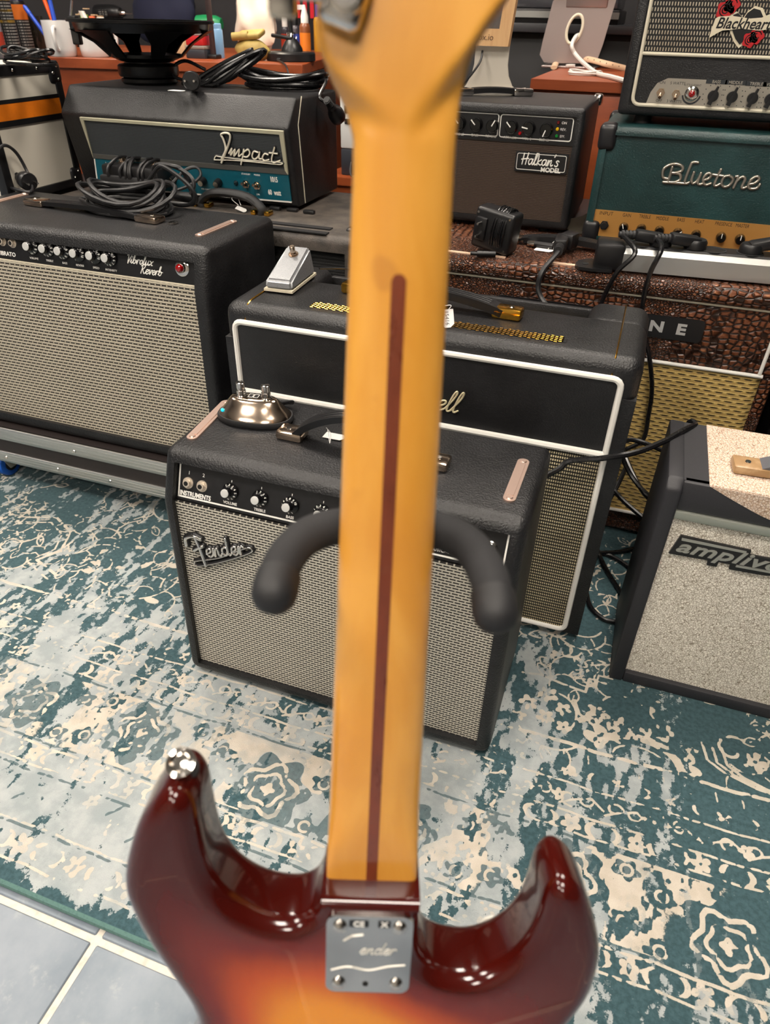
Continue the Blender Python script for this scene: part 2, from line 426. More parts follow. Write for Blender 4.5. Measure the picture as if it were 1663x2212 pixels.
def rcres(cx, cy, r_, a):
    """crescent"""
    s_ = win(cx-r_*1.4, cx+r_*1.4, cy-r_*1.4, cy+r_*1.4)
    if s_ is None: return
    x_, y_ = GXX[s_]-cx, GYY[s_]-cy; d1 = np.hypot(x_, y_)/r_; d2 = np.hypot(x_-.55*r_*math.cos(a), y_-.55*r_*math.sin(a))/(r_*.85)
    cream[s_] = np.maximum(cream[s_], np.clip((1-d1)*r_/(2*RS)+.5, 0, 1)*np.clip((d2-1)*r_/(2*RS)+.5, 0, 1))
def rmedal(cx, cy, r_, k=0):
    """dark medallion with a pale lobed ring and flower"""
    rblob(cx, cy, r_, r_*.95, dark, 7, .13, ph=k); rblob(cx, cy, r_, r_*.95, cream, 7, .13, ph=k, sub=True)
    rring(cx, cy, r_*.66, .0075, cream, 5, .17, ph=k); rring(cx, cy, r_*.42, .006, cream, 5, .12, ph=k+.4); rblob(cx, cy, r_*.17, r_*.17, cream, 4, .2)
LA, LB, LC, LD, LE, LF = .727, .659, .613, .581, .452, .421
def wob(y, amp=.0012): return [(x, y+amp*math.sin(x*40)+amp*.7*math.sin(x*97+1)) for x in np.arange(RX0, RX1, .02)]
# -- field D..E : pale ground with medallions and teal leaves
ground = np.clip(1-np.abs(GYY-(LD+LE)/2)/((LD-LE)/2-.006)*1., -1, 1)
bm_ = vnoise(9, 7, 3)*.6+vnoise(26, 22, 4)*.4
cream = np.maximum(cream, np.where(ground > 0, np.clip((bm_-.46)*6+.4, 0, 1), 0))
for k, x in enumerate(np.arange(-1.5, 1.05, .21)):
    cyy = (LD+LE)/2-.005+.012*math.sin(k*2.1)
    rmedal(x+.115 if k % 2 else x+.1, cyy, .052+.006*math.sin(k*1.7), k)
    for sx in (-1, 1):
        for sy in (-1, 1):
            lx, ly = x+.105+sx*.083, cyy+sy*.034
            rblob(lx, ly, .016, .013, dark, 5, .2, ph=k); rblob(lx, ly, .016, .013, cream, 5, .2, ph=k, sub=True); rring(lx, ly, .0075, .0045, cream)
    rline([(x, LE+.01), (x+.012, LE+.05), (x-.008, LD-.05), (x+.006, LD-.01)], .02, dark, .8)
# -- guard stripes of crescents, C..D and E..F
for (ya, yb, ph) in ((LC, LD, 0), (LE, LF, 1), (.3, .335, 2)):
    ym = (ya+yb)/2; hh = abs(ya-yb)*.36; k = 0
    for x in np.arange(-1.6, 1.04, .0285):
        k += 1; x += .003*math.sin(k*3.3)
        if k % 3 == 0: rflower(x, ym, hh*1.25, 5, k)
        else: rcres(x, ym, hh, 0 if k % 3 == 1 else math.pi)
# -- B..C scrolls
k = 0
for x in np.arange(-1.6, 1.04, .062):
    k += 1; ym = (LB+LC)/2
    rspiral(x, ym, .014, k*1.3, 1 if k % 2 else -1, .0042); rspiral(x+.026, ym+.003, .011, k*2.3+2, -1 if k % 2 else 1, .004); rline([(x-.012, ym-.012), (x+.005, ym-.002), (x+.03, ym+.008), (x+.048, ym-.006)], .004, cream)
    if k % 2: rflower(x+.048, ym, .011, 5, k)
# -- A..B : ticks and small flowers
k = 0
for x in np.arange(-1.6, 1.04, .036):
    k += 1; rline([(x, LA-.012), (x+.002, LA-.026)], .0036, cream, .9)
    if k % 2: rflower(x+.01, LB+.02, .010, 5, k)
    else: rcres(x+.012, LB+.02, .009, math.pi if k % 4 else 0)
# -- the big teal field above A
def rcurl(x, y, a, n, cur, q, depth=0, w=.0042):
    """a stem that curls as it grows and throws off leaves and smaller curls"""
    p = [(x, y)]; k = cur
    for i in range(n):
        a += k; k += cur*.10; x += .0095*math.cos(a); y += .0095*math.sin(a); p.append((x, y))
        if depth < 2 and i > 1 and i % 4 == 2:
            sg = -1 if k > 0 else 1
            if q.random() < .6: rcurl(x, y, a+sg*.9, n//2+1, sg*q.uniform(.16, .34), q, depth+1, w*.9)
            else: rleaf(x, y, q.uniform(.022, .04), q.uniform(.006, .009), a+sg*q.uniform(.5, 1.0), w*.85, fill=q.random() < .2)
    rline(p, w, cream)
q_ = random.Random(5)
for xa, xb, ya, yb, n_ in ((-1.4, -.58, .76, 1.12, 46), (-1.4, -.6, 1.1, 1.32, 20), (-.06, .2, .87, 1.28, 16), (.2, .85, .76, .95, 18), (-.05, .5, .74, .86, 5), (-.6, .3, 1.15, 1.4, 14)):
    for k in range(n_):
        rcurl(q_.uniform(xa, xb), q_.uniform(ya, yb), q_.uniform(0, 6.3), q_.randint(9, 15), q_.choice((-1, 1))*q_.uniform(.07, .2), q_)
rline([(-1.15, .90), (-1.06, .93), (-1.0, .90), (-.975, .84), (-1.0, .80), (-.93, .775)], .007, cream); rline([(-1.14, .885), (-1.06, .912), (-1.01, .885), (-.99, .84), (-1.015, .79), (-.94, .76)], .0045, cream)
# stepped line and flowers right of the middle amplifier
rline([(-.03, .845), (.0, .85), (.04, .842), (.075, .838), (.078, .87), (.105, .868)], .0055, cream); rline([(.09, .852), (.092, .882), (.115, .882)], .004, cream)
for x, y, r_ in ((.018, .812, .017), (.045, .79, .014), (-.01, .785, .016), (.098, .80, .02), (.135, .79, .018), (.02, .765, .015), (.05, .755, .013), (-.02, .755, .012), (.20, .80, .016), (.24, .775, .014)): rflower(x, y, r_, 5, x*50)
rline([(.06, .815), (.07, .79), (.10, .77), (.135, .755)], .0055, cream)
# palmette with a toothed crest
for a in np.linspace(R(10), R(165), 9):
    px_, py_ = .165+.062*math.cos(a), .735+.042*math.sin(a); rleaf(px_, py_, .028, .0095, a-.25, fill=True); rblob(px_+.006*math.cos(a), py_+.006*math.sin(a), .0035, .0035, cream, sub=True)
rline([(.165+.06*math.cos(a), .735+.04*math.sin(a)) for a in np.linspace(R(5), R(172), 14)], .017, cream)
rline([(.165+.038*math.cos(a), .735+.022*math.sin(a)) for a in np.linspace(R(0), R(180), 10)], .004, cream)
for d in (.0, .014, .028): rline([(.255+d, .80), (.262+d, .77), (.285+d, .755), (.33+d, .742), (.42+d, .735)], .005, cream)
rspiral(.30, .80, .03, 1.0, 1, .006); rflower(.33, .79, .02); 
# -- worn strip F.. edge
for k in range(26):
    x = rs.uniform(-1.6, 1.0); y = rs.uniform(.345, .41); rflower(x, y, .013, 5, k); rline([(x+.03, y-.01), (x+.05, y+.012)], .005, dark)
# -- border lines (pale with a dark twin)
for y, w in ((LA, .0075), (LB, .0042), (LC, .0042), (LD+.004, .0040), (LE-.001, .0048), (LF, .0040), (.343, .004), (.296, .004)):
    rline(wob(y), w, cream)
for y in (LD-.0035, LE+.005, .4125, .339):
    rline(wob(y), .0045, dark)
# -- wear: streaks that run across the lines, heavy in the middle of the strip nearest the guitar
wear = .20*vnoise(24, 2.4, 21)+.17*vnoise(7, 2.0, 22)+.26*vnoise(105, 38, 23)+.19*vnoise(48, 15, 26)+.18*vnoise(210, 120, 24)
bias = (.02+.10*np.exp(-((GXX+.42)/.34)**2-((GYY-.5)/.2)**2) + .06*np.exp(-((GXX+.9)/.4)**2-((GYY-.42)/.12)**2) - .12*np.clip((GXX-.02)/.15, 0, 1)
        - .09*np.clip((GYY-.74)/.06, 0, 1) + .05*np.exp(-((GYY-.345)/.06)**2) + .14*np.exp(-((GXX+1.0)/.16)**2-((GYY-.9)/.3)**2)*(vnoise(12, 1.5, 33) > .5) - .25*np.exp(-((GYY-.275)/.012)**2))
wear = np.clip(wear+bias, 0, 1)
chip = .30*vnoise(60, 40, 41)+.45*vnoise(190, 150, 42)+.25*vnoise(14, 5, 43)
cream = np.clip(cream-np.clip((chip-.50)*4.5, 0, .62), 0, 1); dark = np.clip(dark-np.clip((chip[::-1, ::-1]-.52)*4, 0, .6), 0, 1)
rug_v = np.stack([GXX.ravel(), GYY.ravel(), np.zeros(GXX.size)], -1)
jj, ii = np.meshgrid(np.arange(rny-1), np.arange(rnx-1), indexing='ij'); b0 = (jj*rnx+ii).ravel()
rug_f = np.stack([b0, b0+1, b0+1+rnx, b0+rnx], -1)
def rug_fn(g):
    c, w, d = g.attr('pattern'); n1 = g.noise(420, 3, .65); n2 = g.noise(150, 3, .6); n3 = g.noise(900, 2, .6)
    fib = (n1-.5)*.34 + (n2-.5)*.34
    cm = (c + fib*.9).sm(.44, .56); wm = (w + fib*.62).sm(.50, .535); dm = (d + fib*.5).sm(.42, .58)
    teal = g.mix(n2.sm(.3, .7), '#31484e', '#415a60'); pale = g.mix(g.noise(24, 4, .6).sm(.35, .65), '#8f9799', '#a6abab'); cr = g.mix(g.noise(40, 3).sm(.35, .7), '#b9b0a2', '#c6beb1')
    k = g.mix(wm*(1-dm*.75), teal, pale); faded = g.noise(11, 3, .6).sm(.42, .6)
    k = g.mix(cm*(1-wm*.55*faded), k, cr)
    g.set('Base Color', g.mix((n3-.35)*.35, k, '#2c3a3c')); g.set('Roughness', .95); g.set('Sheen Weight', .15); g.bump(n3*.6+n1*.4+cm*.6, .55, .0016)
    g.b.inputs['Specular IOR Level'].default_value = .1
m_rug = mat('rug_pile', '#44686d', .95, fn=rug_fn)
me = bpy.data.meshes.new('pile'); me.from_pydata(rug_v.tolist(), [], rug_f.tolist())
at = me.attributes.new('pattern', 'FLOAT_COLOR', 'POINT')
at.data.foreach_set('color', np.stack([cream.ravel(), wear.ravel(), dark.ravel(), np.ones(GXX.size)], -1).astype(np.float32).ravel())
me.materials.append(m_rug); me.update()
rug = thing('area_rug', 'large distressed teal and cream oriental pattern rug on the tiled floor', 'rug', ((RX0+RX1)/2, (RY0+RY1)/2, FZ))
o = bpy.data.objects.new('pile', me); COL.objects.link(o); o.parent = rug; o.location = (-rug.location.x, -rug.location.y, -FZ)
m_bind = speck('rug_binding', '#4e6d68', .9, .4, 300, '#33504c', bump=.4)
ring = [(RX0, RY0), (RX1, RY0), (RX1, RY1), (RX0, RY1)]
bp = []
for k in range(4):
    a, b = np.array(ring[k]), np.array(ring[(k+1) % 4])
    for t_ in np.linspace(0, 1, 40, endpoint=False): q = a+(b-a)*t_; bp.append((q[0], q[1], -.0048))
part('binding', MB().tube(bp, .0052, 8, closed=True), m_bind, rug)
part('backing', MB().box(RX0, RX1, RY0, RY1, FZ, -.0012), m_bind, rug)

# ================================================================== shared pieces
BLK = tolex('black_tolex', '#0f0f11', 400, .75, .42)
BLK2 = tolex('black_tolex_fine', '#111113', 520, .6, .45)
DUST = tolex('dusty_tolex', '#2a2725', 480, .6, .6, dust='#544c45')
GREEN = tolex('green_tolex', '#0f2e2f', 420, .7, .4)
CHROME = mat('chrome', '#d9d4ce', .12, 1.)
NICKEL = mat('nickel', '#cdb9a6', .16, 1.)
JACKM = mat('jack_nickel', '#d6cabb', .3, .6)
STRIPM = mat('strap_metal', '#dcc0b2', .36, .85)
GOLD = mat('gold', '#d9a441', .2, 1.)
BRASS = mat('brass_face', '#c58a3e', .36, .55, fn=lambda g: (g.set('Base Color', g.mix(g.noise(6, 3, .5, g.xyz(g.x*.2, g.y, g.z)).sm(.3, .7), '#b97f36', '#d8a662')), g.set('Roughness', g.noise(500, 2, .5, g.xyz(g.x*.02, g.y, g.z))*.2+.28)))
ALU = mat('aluminium', '#c9c9c6', .34, 1., fn=lambda g: g.set('Roughness', g.noise(700, 2, .5, g.xyz(g.x*.02, g.y, g.z))*.25+.26))
PLAST = mat('black_plastic', '#141416', .38)
RUBBER = mat('black_rubber', '#19191b', .62)
PANEL = speck('black_panel', '#121214', .4, .3, 120, '#242427')
INK = mat('white_ink', '#e6e4de', .6)
PIPE = mat('white_piping', '#e2e0da', .45)
CREAMP = mat('cream_piping', '#cfc8b4', .5)
PAPER = mat('tag_paper', '#e9e7e4', .8)
PEN = mat('pen_ink', '#17181c', .7)
RED = mat('red_jewel', '#a0060c', .12, coat=1., trans=.3)
CABLE = mat('cable_rubber', '#1c1c1e', .45)
CABLE2 = mat('cable_gloss', '#101012', .28)

class PL:
    """a flat face: origin, U across, V up; px() puts a photo pixel on it"""
    def __init__(s, o, U, V): s.o = np.array(o, float); s.U, s.V = unit(U), unit(V); s.N = np.cross(s.U, s.V)
    def px(s, x, y): return atp(x, y, s.o, s.N)
    def uv(s, u, v, n=0.): return s.o+s.U*u+s.V*v+s.N*n
def cab_bm(x0, x1, prof, r=.016, frame=.018, recess=.012, seg=4):
    """cabinet: side profile [(y,z)...] front bottom -> front top -> back, swept over x; front faces are set back inside a frame"""
    b = bmesh.new(); n = len(prof)
    lo = [b.verts.new((x0, y, z)) for y, z in prof]; hi = [b.verts.new((x1, y, z)) for y, z in prof]
    b.faces.new(lo); b.faces.new(hi[::-1])
    fr = []
    for i in range(n):
        j = (i+1) % n; q = b.faces.new((lo[i], hi[i], hi[j], lo[j]))
    bmesh.ops.recalc_face_normals(b, faces=b.faces[:]); b.normal_update()
    ed = [e for e in b.edges if e.calc_face_angle(0) > R(25)]
    bmesh.ops.bevel(b, geom=ed, offset=r, segments=seg, affect='EDGES', profile=.5, clamp_overlap=True)
    b.normal_update()
    if frame:
        ff = [q for q in b.faces if q.normal.y < -.8 and q.calc_area() > .3*(x1-x0)*.06 and abs(q.normal.x) < .01]
        ff = [q for q in ff if max(v.co.x for v in q.verts)-min(v.co.x for v in q.verts) > .6*(x1-x0)]
        bmesh.ops.inset_region(b, faces=ff, thickness=max(frame-r, .002), use_even_offset=True)
        e = bmesh.ops.extrude_face_region(b, geom=ff)
        vv = [v for v in e['geom'] if isinstance(v, bmesh.types.BMVert)]
        bmesh.ops.delete(b, geom=ff, context='FACES')
        bmesh.ops.translate(b, verts=vv, vec=(0, recess, 0))
    return b
def feet(parent, x0, x1, y0, y1, z, h=.008, r=.013):
    m = MB()
    for x in (x0, x1):
        for y in (y0, y1): part('foot', MB().lathe([(r, 0), (r*.85, h)], (x, y, z-h), n=14), RUBBER, parent)
def jack(parent, c, pl, s=1.):
    o = part('input_jack', MB().lathe([(.0082*s, 0), (.0082*s, .0015*s)], c, pl.N, 20).lathe([(.0068*s, .0015*s), (.0068*s, .003*s)], c, pl.N, 6).lathe([(.0052*s, .003*s), (.0052*s, .0065*s), (.0035*s, .0068*s)], c, pl.N, 18), JACKM, parent)
    part('socket_hole', MB().lathe([(.0033*s, .0055*s), (.0033*s, .0072*s)], c, pl.N, 14), mat('void', '#020202', .9), o)
def skirt_knob(parent, c, pl, r=.0105, ang=0., digits=True):
    """black skirted knob, silver cap and dial numbers"""
    N = pl.N; o = part('knob', MB().lathe([(r, .001), (r, .0035), (r*.72, .0075), (r*.6, .0085), (r*.56, .0165), (r*.5, .0175)], c, N, 28), mat('knob_black', '#0c0c0e', .22), parent)
    part('knob_cap', MB().lathe([(r*.5, .0174), (r*.48, .0184), (r*.3, .0188)], c, N, 20), mat('knob_cap_metal', '#d4d4d2', .35, .35), o)
    if digits:
        d = MB()
        for k in range(1, 11):
            a = ang+R(210-k*30); rr = r*.83; u = math.cos(a)*pl.U+math.sin(a)*pl.V; t = -math.sin(a)*pl.U+math.cos(a)*pl.V
            n2 = unit(N*.62+u*.55); rad = unit(np.cross(-t, n2)*-1)
            d.text(str(k), np.array(c)+u*rr+N*.0062, -t, unit(np.cross(n2, -t)), r*.27, .0003, bold=.01)
        part('dial_numbers', d, INK, o, flat=True)
    return o
def small_knob(parent, c, pl, r=.008, h=.013, ang=0., m=None, line=True, cap=None, name='knob'):
    o = part(name, MB().lathe([(r, 0), (r*.96, h*.75), (r*.8, h)], c, pl.N, 20), m or PLAST, parent)
    u = math.cos(ang)*pl.U+math.sin(ang)*pl.V; w = np.cross(pl.N, u)
    if line: part('pointer', MB().obox(np.array(c)+u*r*.5+pl.N*(h*.98), u, w, pl.N, r*.95, r*.16, h*.12), INK, o)
    if cap: part('knob_cap', MB().lathe([(r*.72, h*.99), (r*.7, h*1.05)], c, pl.N, 18), cap, o)
    return o
def toggle(parent, c, pl, up=True, s=1., m=None):
    N = pl.N; d = unit(N+pl.V*(.55 if up else -.55))
    return part('toggle_switch', MB().lathe([(.0062*s, 0), (.0062*s, .002*s)], c, N, 6).lathe([(.0048*s, .002*s), (.0045*s, .006*s)], c, N, 16).cyl(np.array(c)+N*.004*s, np.array(c)+N*.004*s+d*.011*s, .0016*s, .0024*s, 10), m or CHROME, parent)
def jewel(parent, c, pl, r=.011, m=None):
    o = part('pilot_lamp', MB().lathe([(r, 0), (r, .0015), (r*.82, .003), (r*.62, .0035), (r*.6, .008)], c, pl.N, 24), CHROME, parent)
    part('jewel', MB().lathe([(r*.5, .006), (r*.5, .010), (r*.36, .0135), (r*.12, .0148)], c, pl.N, 12), m or RED, o); return o
def strap_handle(parent, a, b, rise, wid=.024, th=.007, cap=None, caps=(.045, .03, .014), capmat=None, mm=None, rib=True):
    """carrying strap between two metal end caps"""
    a, b = np.array(a, float), np.array(b, float); d = unit(b-a); L = np.linalg.norm(b-a); up = np.array([0, 0, 1.]); side = np.cross(up, d)
    pts = [a+d*(L*t)+up*(caps[2]*.45+rise*math.sin(math.pi*t)**.75) for t in np.linspace(0, 1, 24)]
    h = part('handle_strap', MB().ribbon(pts, side, wid, th), mm or PLAST, parent)
    if rib:
        rb = MB()
        for k in (-.28, 0, .28): rb.tube([p+side*wid*k+unit(np.cross(d, -side))*0+up*(th*.5) for p in pts[2:-2]], .0012, 5)
        part('strap_ribs', rb, mm or PLAST, h)
    for p, sg in ((a, 1), (b, -1)):
        c = p-d*sg*caps[0]*.15+up*caps[2]/2
        o = part('handle_cap', MB().obox(c, d, side, up, *caps, r=.004, seg=2), capmat or NICKEL, parent)
        part('screw', MB().lathe([(.0042, 0), (.0036, .0012)], c-d*sg*caps[0]*.12+up*caps[2]/2, up, 12), CHROME, o)
def chrome_strip(parent, a, b, wid=.016):
    """long pressed-metal side strip with a screw at each end"""
    a, b = np.array(a, float), np.array(b, float); d = unit(b-a); L = np.linalg.norm(b-a); s_ = np.cross((0, 0, 1), d)
    o = part('side_strap', MB().prism(rrect(L+wid, wid, wid*.49, 6), (a+b)/2, d, s_, (0, 0, 1), .0022), STRIPM, parent)
    part('strap_panel', MB().prism(rrect(L-wid*.6, wid*.5, wid*.1, 2), (a+b)/2, d, s_, (0, 0, 1), .0034), STRIPM, o)
    for p in (a, b): part('screw', MB().lathe([(wid*.3, .002), (wid*.22, .004)], p, (0, 0, 1), 12), STRIPM, o)
def strokes(mb, paths, pl, org, sc, w, lift=.001, slant=.25, k=5, flat=.6):
    """pen strokes (u,v) drawn as raised bars on a face"""
    for p in paths:
        q = [np.array(org)+pl.U*((a+b*slant)*sc)+pl.V*(b*sc)+pl.N*lift for a, b in (smooth(p, k) if len(p) > 2 else p)]
        pen(mb, q, w)
def pen(mb, q, w, n=8):
    for i, v in enumerate(q):
        mb.ball(v, w, n)
        if i: mb.cyl(q[i-1], v, w, w, n)
GL = {'a': (.56, [[(.42, .42), (.3, .5), (.12, .42), (.08, .18), (.2, 0), (.36, .12), (.45, .48), (.43, .15), (.5, 0), (.6, .08)]]),
 'b': (.5, [[(0, .1), (.15, .5), (.22, .9), (.15, 1), (.08, .8), (.08, .2), (.2, 0), (.36, .1), (.38, .35), (.25, .45), (.12, .3)], [(.38, .35), (.52, .38)]]),
 'c': (.44, [[(.4, .42), (.28, .5), (.12, .4), (.08, .18), (.2, 0), (.35, .05), (.48, .16)]]),
 'd': (.58, [[(.42, .42), (.3, .5), (.12, .42), (.08, .18), (.2, 0), (.36, .12), (.46, .5), (.52, 1)], [(.46, .5), (.43, .15), (.5, 0), (.62, .1)]]),
 'e': (.44, [[(.04, .2), (.3, .28), (.38, .42), (.28, .5), (.12, .42), (.08, .18), (.2, 0), (.36, .04), (.48, .16)]]),
 'i': (.28, [[(0, .1), (.12, .48), (.1, .12), (.18, 0), (.3, .1)], [(.13, .68), (.16, .73)]]),
 'k': (.46, [[(.02, 1), (.1, .7), (.08, 0)], [(.4, .48), (.12, .25), (.36, .02), (.5, .08)]]),
 'l': (.3, [[(0, .1), (.2, .6), (.24, .95), (.16, 1), (.1, .7), (.1, .12), (.2, 0), (.32, .1)]]),
 'm': (.68, [[(0, .1), (.1, .48), (.08, 0), (.18, .38), (.28, .48), (.32, .36), (.3, 0), (.4, .38), (.5, .48), (.55, .36), (.53, .1), (.6, 0), (.7, .08)]]),
 'n': (.52, [[(0, .1), (.1, .48), (.08, 0), (.2, .38), (.32, .48), (.37, .36), (.35, .1), (.43, 0), (.55, .1)]]),
 'o': (.46, [[(.3, .5), (.12, .4), (.08, .18), (.2, 0), (.36, .1), (.4, .32), (.3, .5), (.28, .42), (.5, .4)]]),
 'p': (.5, [[(0, .1), (.12, .5), (.0, -.42)], [(.1, .3), (.25, .5), (.38, .4), (.36, .12), (.22, 0), (.08, .08)], [(.36, .1), (.5, .1)]]),
 'r': (.38, [[(0, .1), (.1, .48), (.08, 0), (.16, .36), (.28, .5), (.38, .42)]]),
 's': (.4, [[(.36, .42), (.24, .5), (.12, .4), (.3, .2), (.26, .02), (.1, 0), (.04, .08)]]),
 't': (.34, [[(.17, .85), (.1, .15), (.2, 0), (.34, .1)], [(0, .55), (.34, .58)]]),
 'u': (.54, [[(0, .1), (.1, .48), (.08, .12), (.18, 0), (.32, .12), (.4, .48), (.38, .12), (.46, 0), (.58, .1)]]),
 'v': (.42, [[(0, .4), (.1, .48), (.18, 0), (.36, .48), (.46, .42)]]),
 'x': (.46, [[(.04, .48), (.16, .4), (.3, .06), (.44, .04)], [(.42, .48), (.04, .02)]]),
 'V': (.52, [[(0, .8), (.1, .95), (.18, .9), (.22, .0), (.3, .2), (.62, 1)]]), 'R': (.62, [[(.2, .95), (.1, 0)], [(0, .8), (.3, 1), (.5, .8), (.35, .55), (.18, .5)], [(.22, .5), (.48, .02), (.64, .1)]]),
 'H': (.62, [[(.12, .95), (.1, 0)], [(.52, 1), (.44, 0)], [(-.02, .42), (.62, .52)]]), 'B': (.62, [[(.22, .95), (.1, 0)], [(0, .6), (.05, .85), (.32, 1), (.5, .82), (.3, .52), (.56, .35), (.42, .04), (.02, 0)]]),
 'C': (.6, [[(.5, .8), (.4, .98), (.2, .9), (.06, .5), (.16, .08), (.36, 0), (.6, .12)]]), "'": (.2, [[(.12, 1.0), (.06, .8)]]), ' ': (.3, [])}
def script(mb, word, pl, org, sc, w, lift=.001, slant=.25, track=1.):
    """joined-up lettering; returns the width"""
    u = 0
    for ch in word:
        adv, ps = GL[ch]; strokes(mb, [[(a+u, b) for a, b in p] for p in ps], pl, org, sc, w, lift, slant); u += adv*track
    return u*sc
def tag_label(name, label, pts_string, c, U, V, w, h, txt=None, sc=.006, hole=True, ang=0., th=.0006):
    """price tag: paper card with a loop of thread"""
    U, V = unit(U), unit(V); N = np.cross(U, V)
    t = thing(name, label, 'price tag', c)
    part('card', MB().prism([(-w/2, -h/2), (w/2-h*.25, -h/2), (w/2, -h*.2), (w/2, h*.2), (w/2-h*.25, h/2), (-w/2, h/2)], c, U, V, N, th), PAPER, t)
    if pts_string: part('string', MB().tube(smooth(pts_string, 6), .0006, 5), PAPER, t)
    if txt: part('handwriting', MB().text(txt, np.array(c)+N*th, U, V, sc, .0002), PEN, t, flat=True)
    return t
def word(parent, body, c, pl, size, m=None, name='lettering', **k):
    return part(name, MB().text(body, c, pl.U, pl.V, size, .0003, **k), m or INK, parent, flat=True)
UX, UY, UZ = np.array([1., 0, 0]), np.array([0, 1., 0]), np.array([0, 0, 1.])

# ================================================================== small black combo with silver cloth (in front of the rest)
px0, px1 = -.557, -.050; pyb = .893
prof = [(.655, .006), (.666, .340), (.694, .412), (pyb, .412), (pyb, .006)]
amp = thing('guitar_combo_amplifier', 'small black combo amp with silver grille and chrome script badge, oval footswitch on top', 'amplifier', ((px0+px1)/2, .774, 0))
part('cabinet', MB().bm(cab_bm(px0, px1, prof, .015, .019, .013)), BLK, amp)
feet(amp, px0+.05, px1-.05, .70, .85, .0065, .0065)
CLOTH = weave('silver_grille_cloth', .0098, .0046, '#211e1b', '#dcd6c8', '#b3ad9f', dz=(.14, .33), mott=.12)
gl = PL((px0, .655+.0105, .006), UX, (0, .011, .334))
part('grille_cloth', MB().prism([(.0185, .014), (px1-px0-.0185, .014), (px1-px0-.0185, .333), (.0185, .333)], gl.o, gl.U, gl.V, gl.N, .002), CLOTH, amp)
pp = PL((px0, .666+.0135, .340), UX, (0, .028, .072))      # control panel face
P = part('control_panel', MB().prism([(.0195, .0), (px1-px0-.0195, .0), (px1-px0-.0195, .0565), (.0195, .0565)], pp.o, pp.U, pp.V, pp.N, .0016), PANEL, amp)
lw = MB()
for a, b, c, d in ((.021, px1-px0-.021, .0035, .0058), (.021, .0232, .0035, .056), (px1-px0-.0232, px1-px0-.021, .0035, .056)):
    lw.prism([(a, c), (b, c), (b, d), (a, d)], pp.o, pp.U, pp.V, pp.N, .0004, .0016)
part('panel_line', lw, INK, P, flat=True)
pq = PL(pp.uv(0, 0, .0016), pp.U, pp.V)
for q in ((407, 1043), (437, 1050)): jack(P, pq.px(*q), pq)
word(P, 'INSTRUMENTS', pq.px(422, 1070), pq, .0066, bold=.03, xs=.8)
for s_, q in (('1', (409, 1021)), ('2', (440, 1027))): word(P, s_, pq.px(*q), pq, .005)
kx = [(499, 1061), (565, 1076), (629, 1091), (696, 1104)]
cs = [pq.px(*q) for q in kx]; du = (cs[2]-cs[0])/2
cs = [cs[0]+du*k for k in range(6)]
for k, (nm, c) in enumerate(zip(('VOLUME', 'TREBLE', 'BASS', 'REVERB', 'SPEED', 'INTENSITY'), cs)):
    skirt_knob(P, c, pq, .0118, R((-60, -70, 120, -20, 30, -90)[k]))
    word(P, nm, c-pq.V*.0172, pq, .0038, bold=.02)
    part('tick_mark', MB().prism([(-.0004, .0125), (.0004, .0125), (.0004, .0155), (-.0004, .0155)], c, pq.U, pq.V, pq.N, .0003), INK, P)
word(P, 'MUSICAL INSTRUMENTS', pq.px(985, 1197), pq, .0036, bold=.02, spacing=1.25)
jewel(P, pq.px(1056, 1186), pq, .0115)
# chrome script badge with underline
bp_ = PL(gl.uv(0, 0, .0025), gl.U, gl.V)
c0 = bp_.px(490, 1180)
fen = [[(-.14, .62), (-.10, .78), (.02, .98), (.16, .97), (.30, .92), (.42, .80)], [(.24, .93), (.22, .5), (.16, .0), (.10, -.38)], [(.0, .42), (.16, .50), (.34, .60)]]
sc_, org_ = .034, bp_.px(434, 1206)
u1, v1 = unit(bp_.px(560, 1152)-bp_.px(430, 1214)), None
tilt = PL(bp_.o, unit(bp_.U+bp_.V*.36), unit(bp_.V-bp_.U*.36))
KB = 1.24; bk = MB(); cl = MB(); ol = tilt.N*.0045+org_
def bstroke(ps, w, sl=0.):
    for p in ps:
        q = [ol+tilt.U*((a+b*sl)*KB)+tilt.V*(b*KB) for a, b in smooth(p, 5)]
        pen(cl, q, w); pen(bk, [v-tilt.N*.0034 for v in q], w+.0024, 7)
bstroke([[(-.008, .022), (-.004, .031), (.008, .033), (.016, .028)]], .0032)
bstroke([[(.010, .031), (.009, .014), (.006, -.008)], [(.0, .014), (.008, .017), (.014, .018)]], .0029)
bstroke([[(-.008, -.001), (.030, .001), (.072, .011), (.080, .009), (.074, .004), (.030, -.005), (-.007, -.008), (-.008, -.001)]], .0012)
u = .014
for ch in 'ender':
    adv, ps = GL[ch]; bstroke([[((a+b*.12)*.022+u, b*.022+.0035) for a, b in p] for p in ps], .0019); u += adv*.0235
B_ = part('name_badge', bk, PLAST, amp, sharp=70)
part('badge_script', cl, CHROME, B_, sharp=60)
# top hardware
z_ = .412
chrome_strip(amp, atz(416, 945, z_), atz(488, 872, z_)); chrome_strip(amp, atz(1100, 1078, z_), atz(1130, 1000, z_))
strap_handle(amp, atz(640, 945, z_), atz(930, 1003, z_), .045, .026, .009, caps=(.040, .030, .013))

# ================================================================== tall black combo with white piping
x0_, x1_, yf, yk, zt = -.600, .047, .952, 1.196, .527
combo = thing('guitar_combo_amplifier', 'black combo amp with white piping and salt-and-pepper grille, gold vent and gold handle ends', 'amplifier', ((x0_+x1_)/2, 1.07, 0))
b = cab_bm(x0_, x1_, [(yf, .012), (yf, zt), (yk, zt), (yk, .012)], .024, 0, 0, 5)
# sink the control bay into the rear of the top
part('cabinet', MB().bm(cab_bm(x0_, x1_, [(yf, .012), (yf, .470), (yf, .4705), (yk, .4705), (yk, .012)], .010, 0, 0, 3)), BLK, combo)
top = MB()
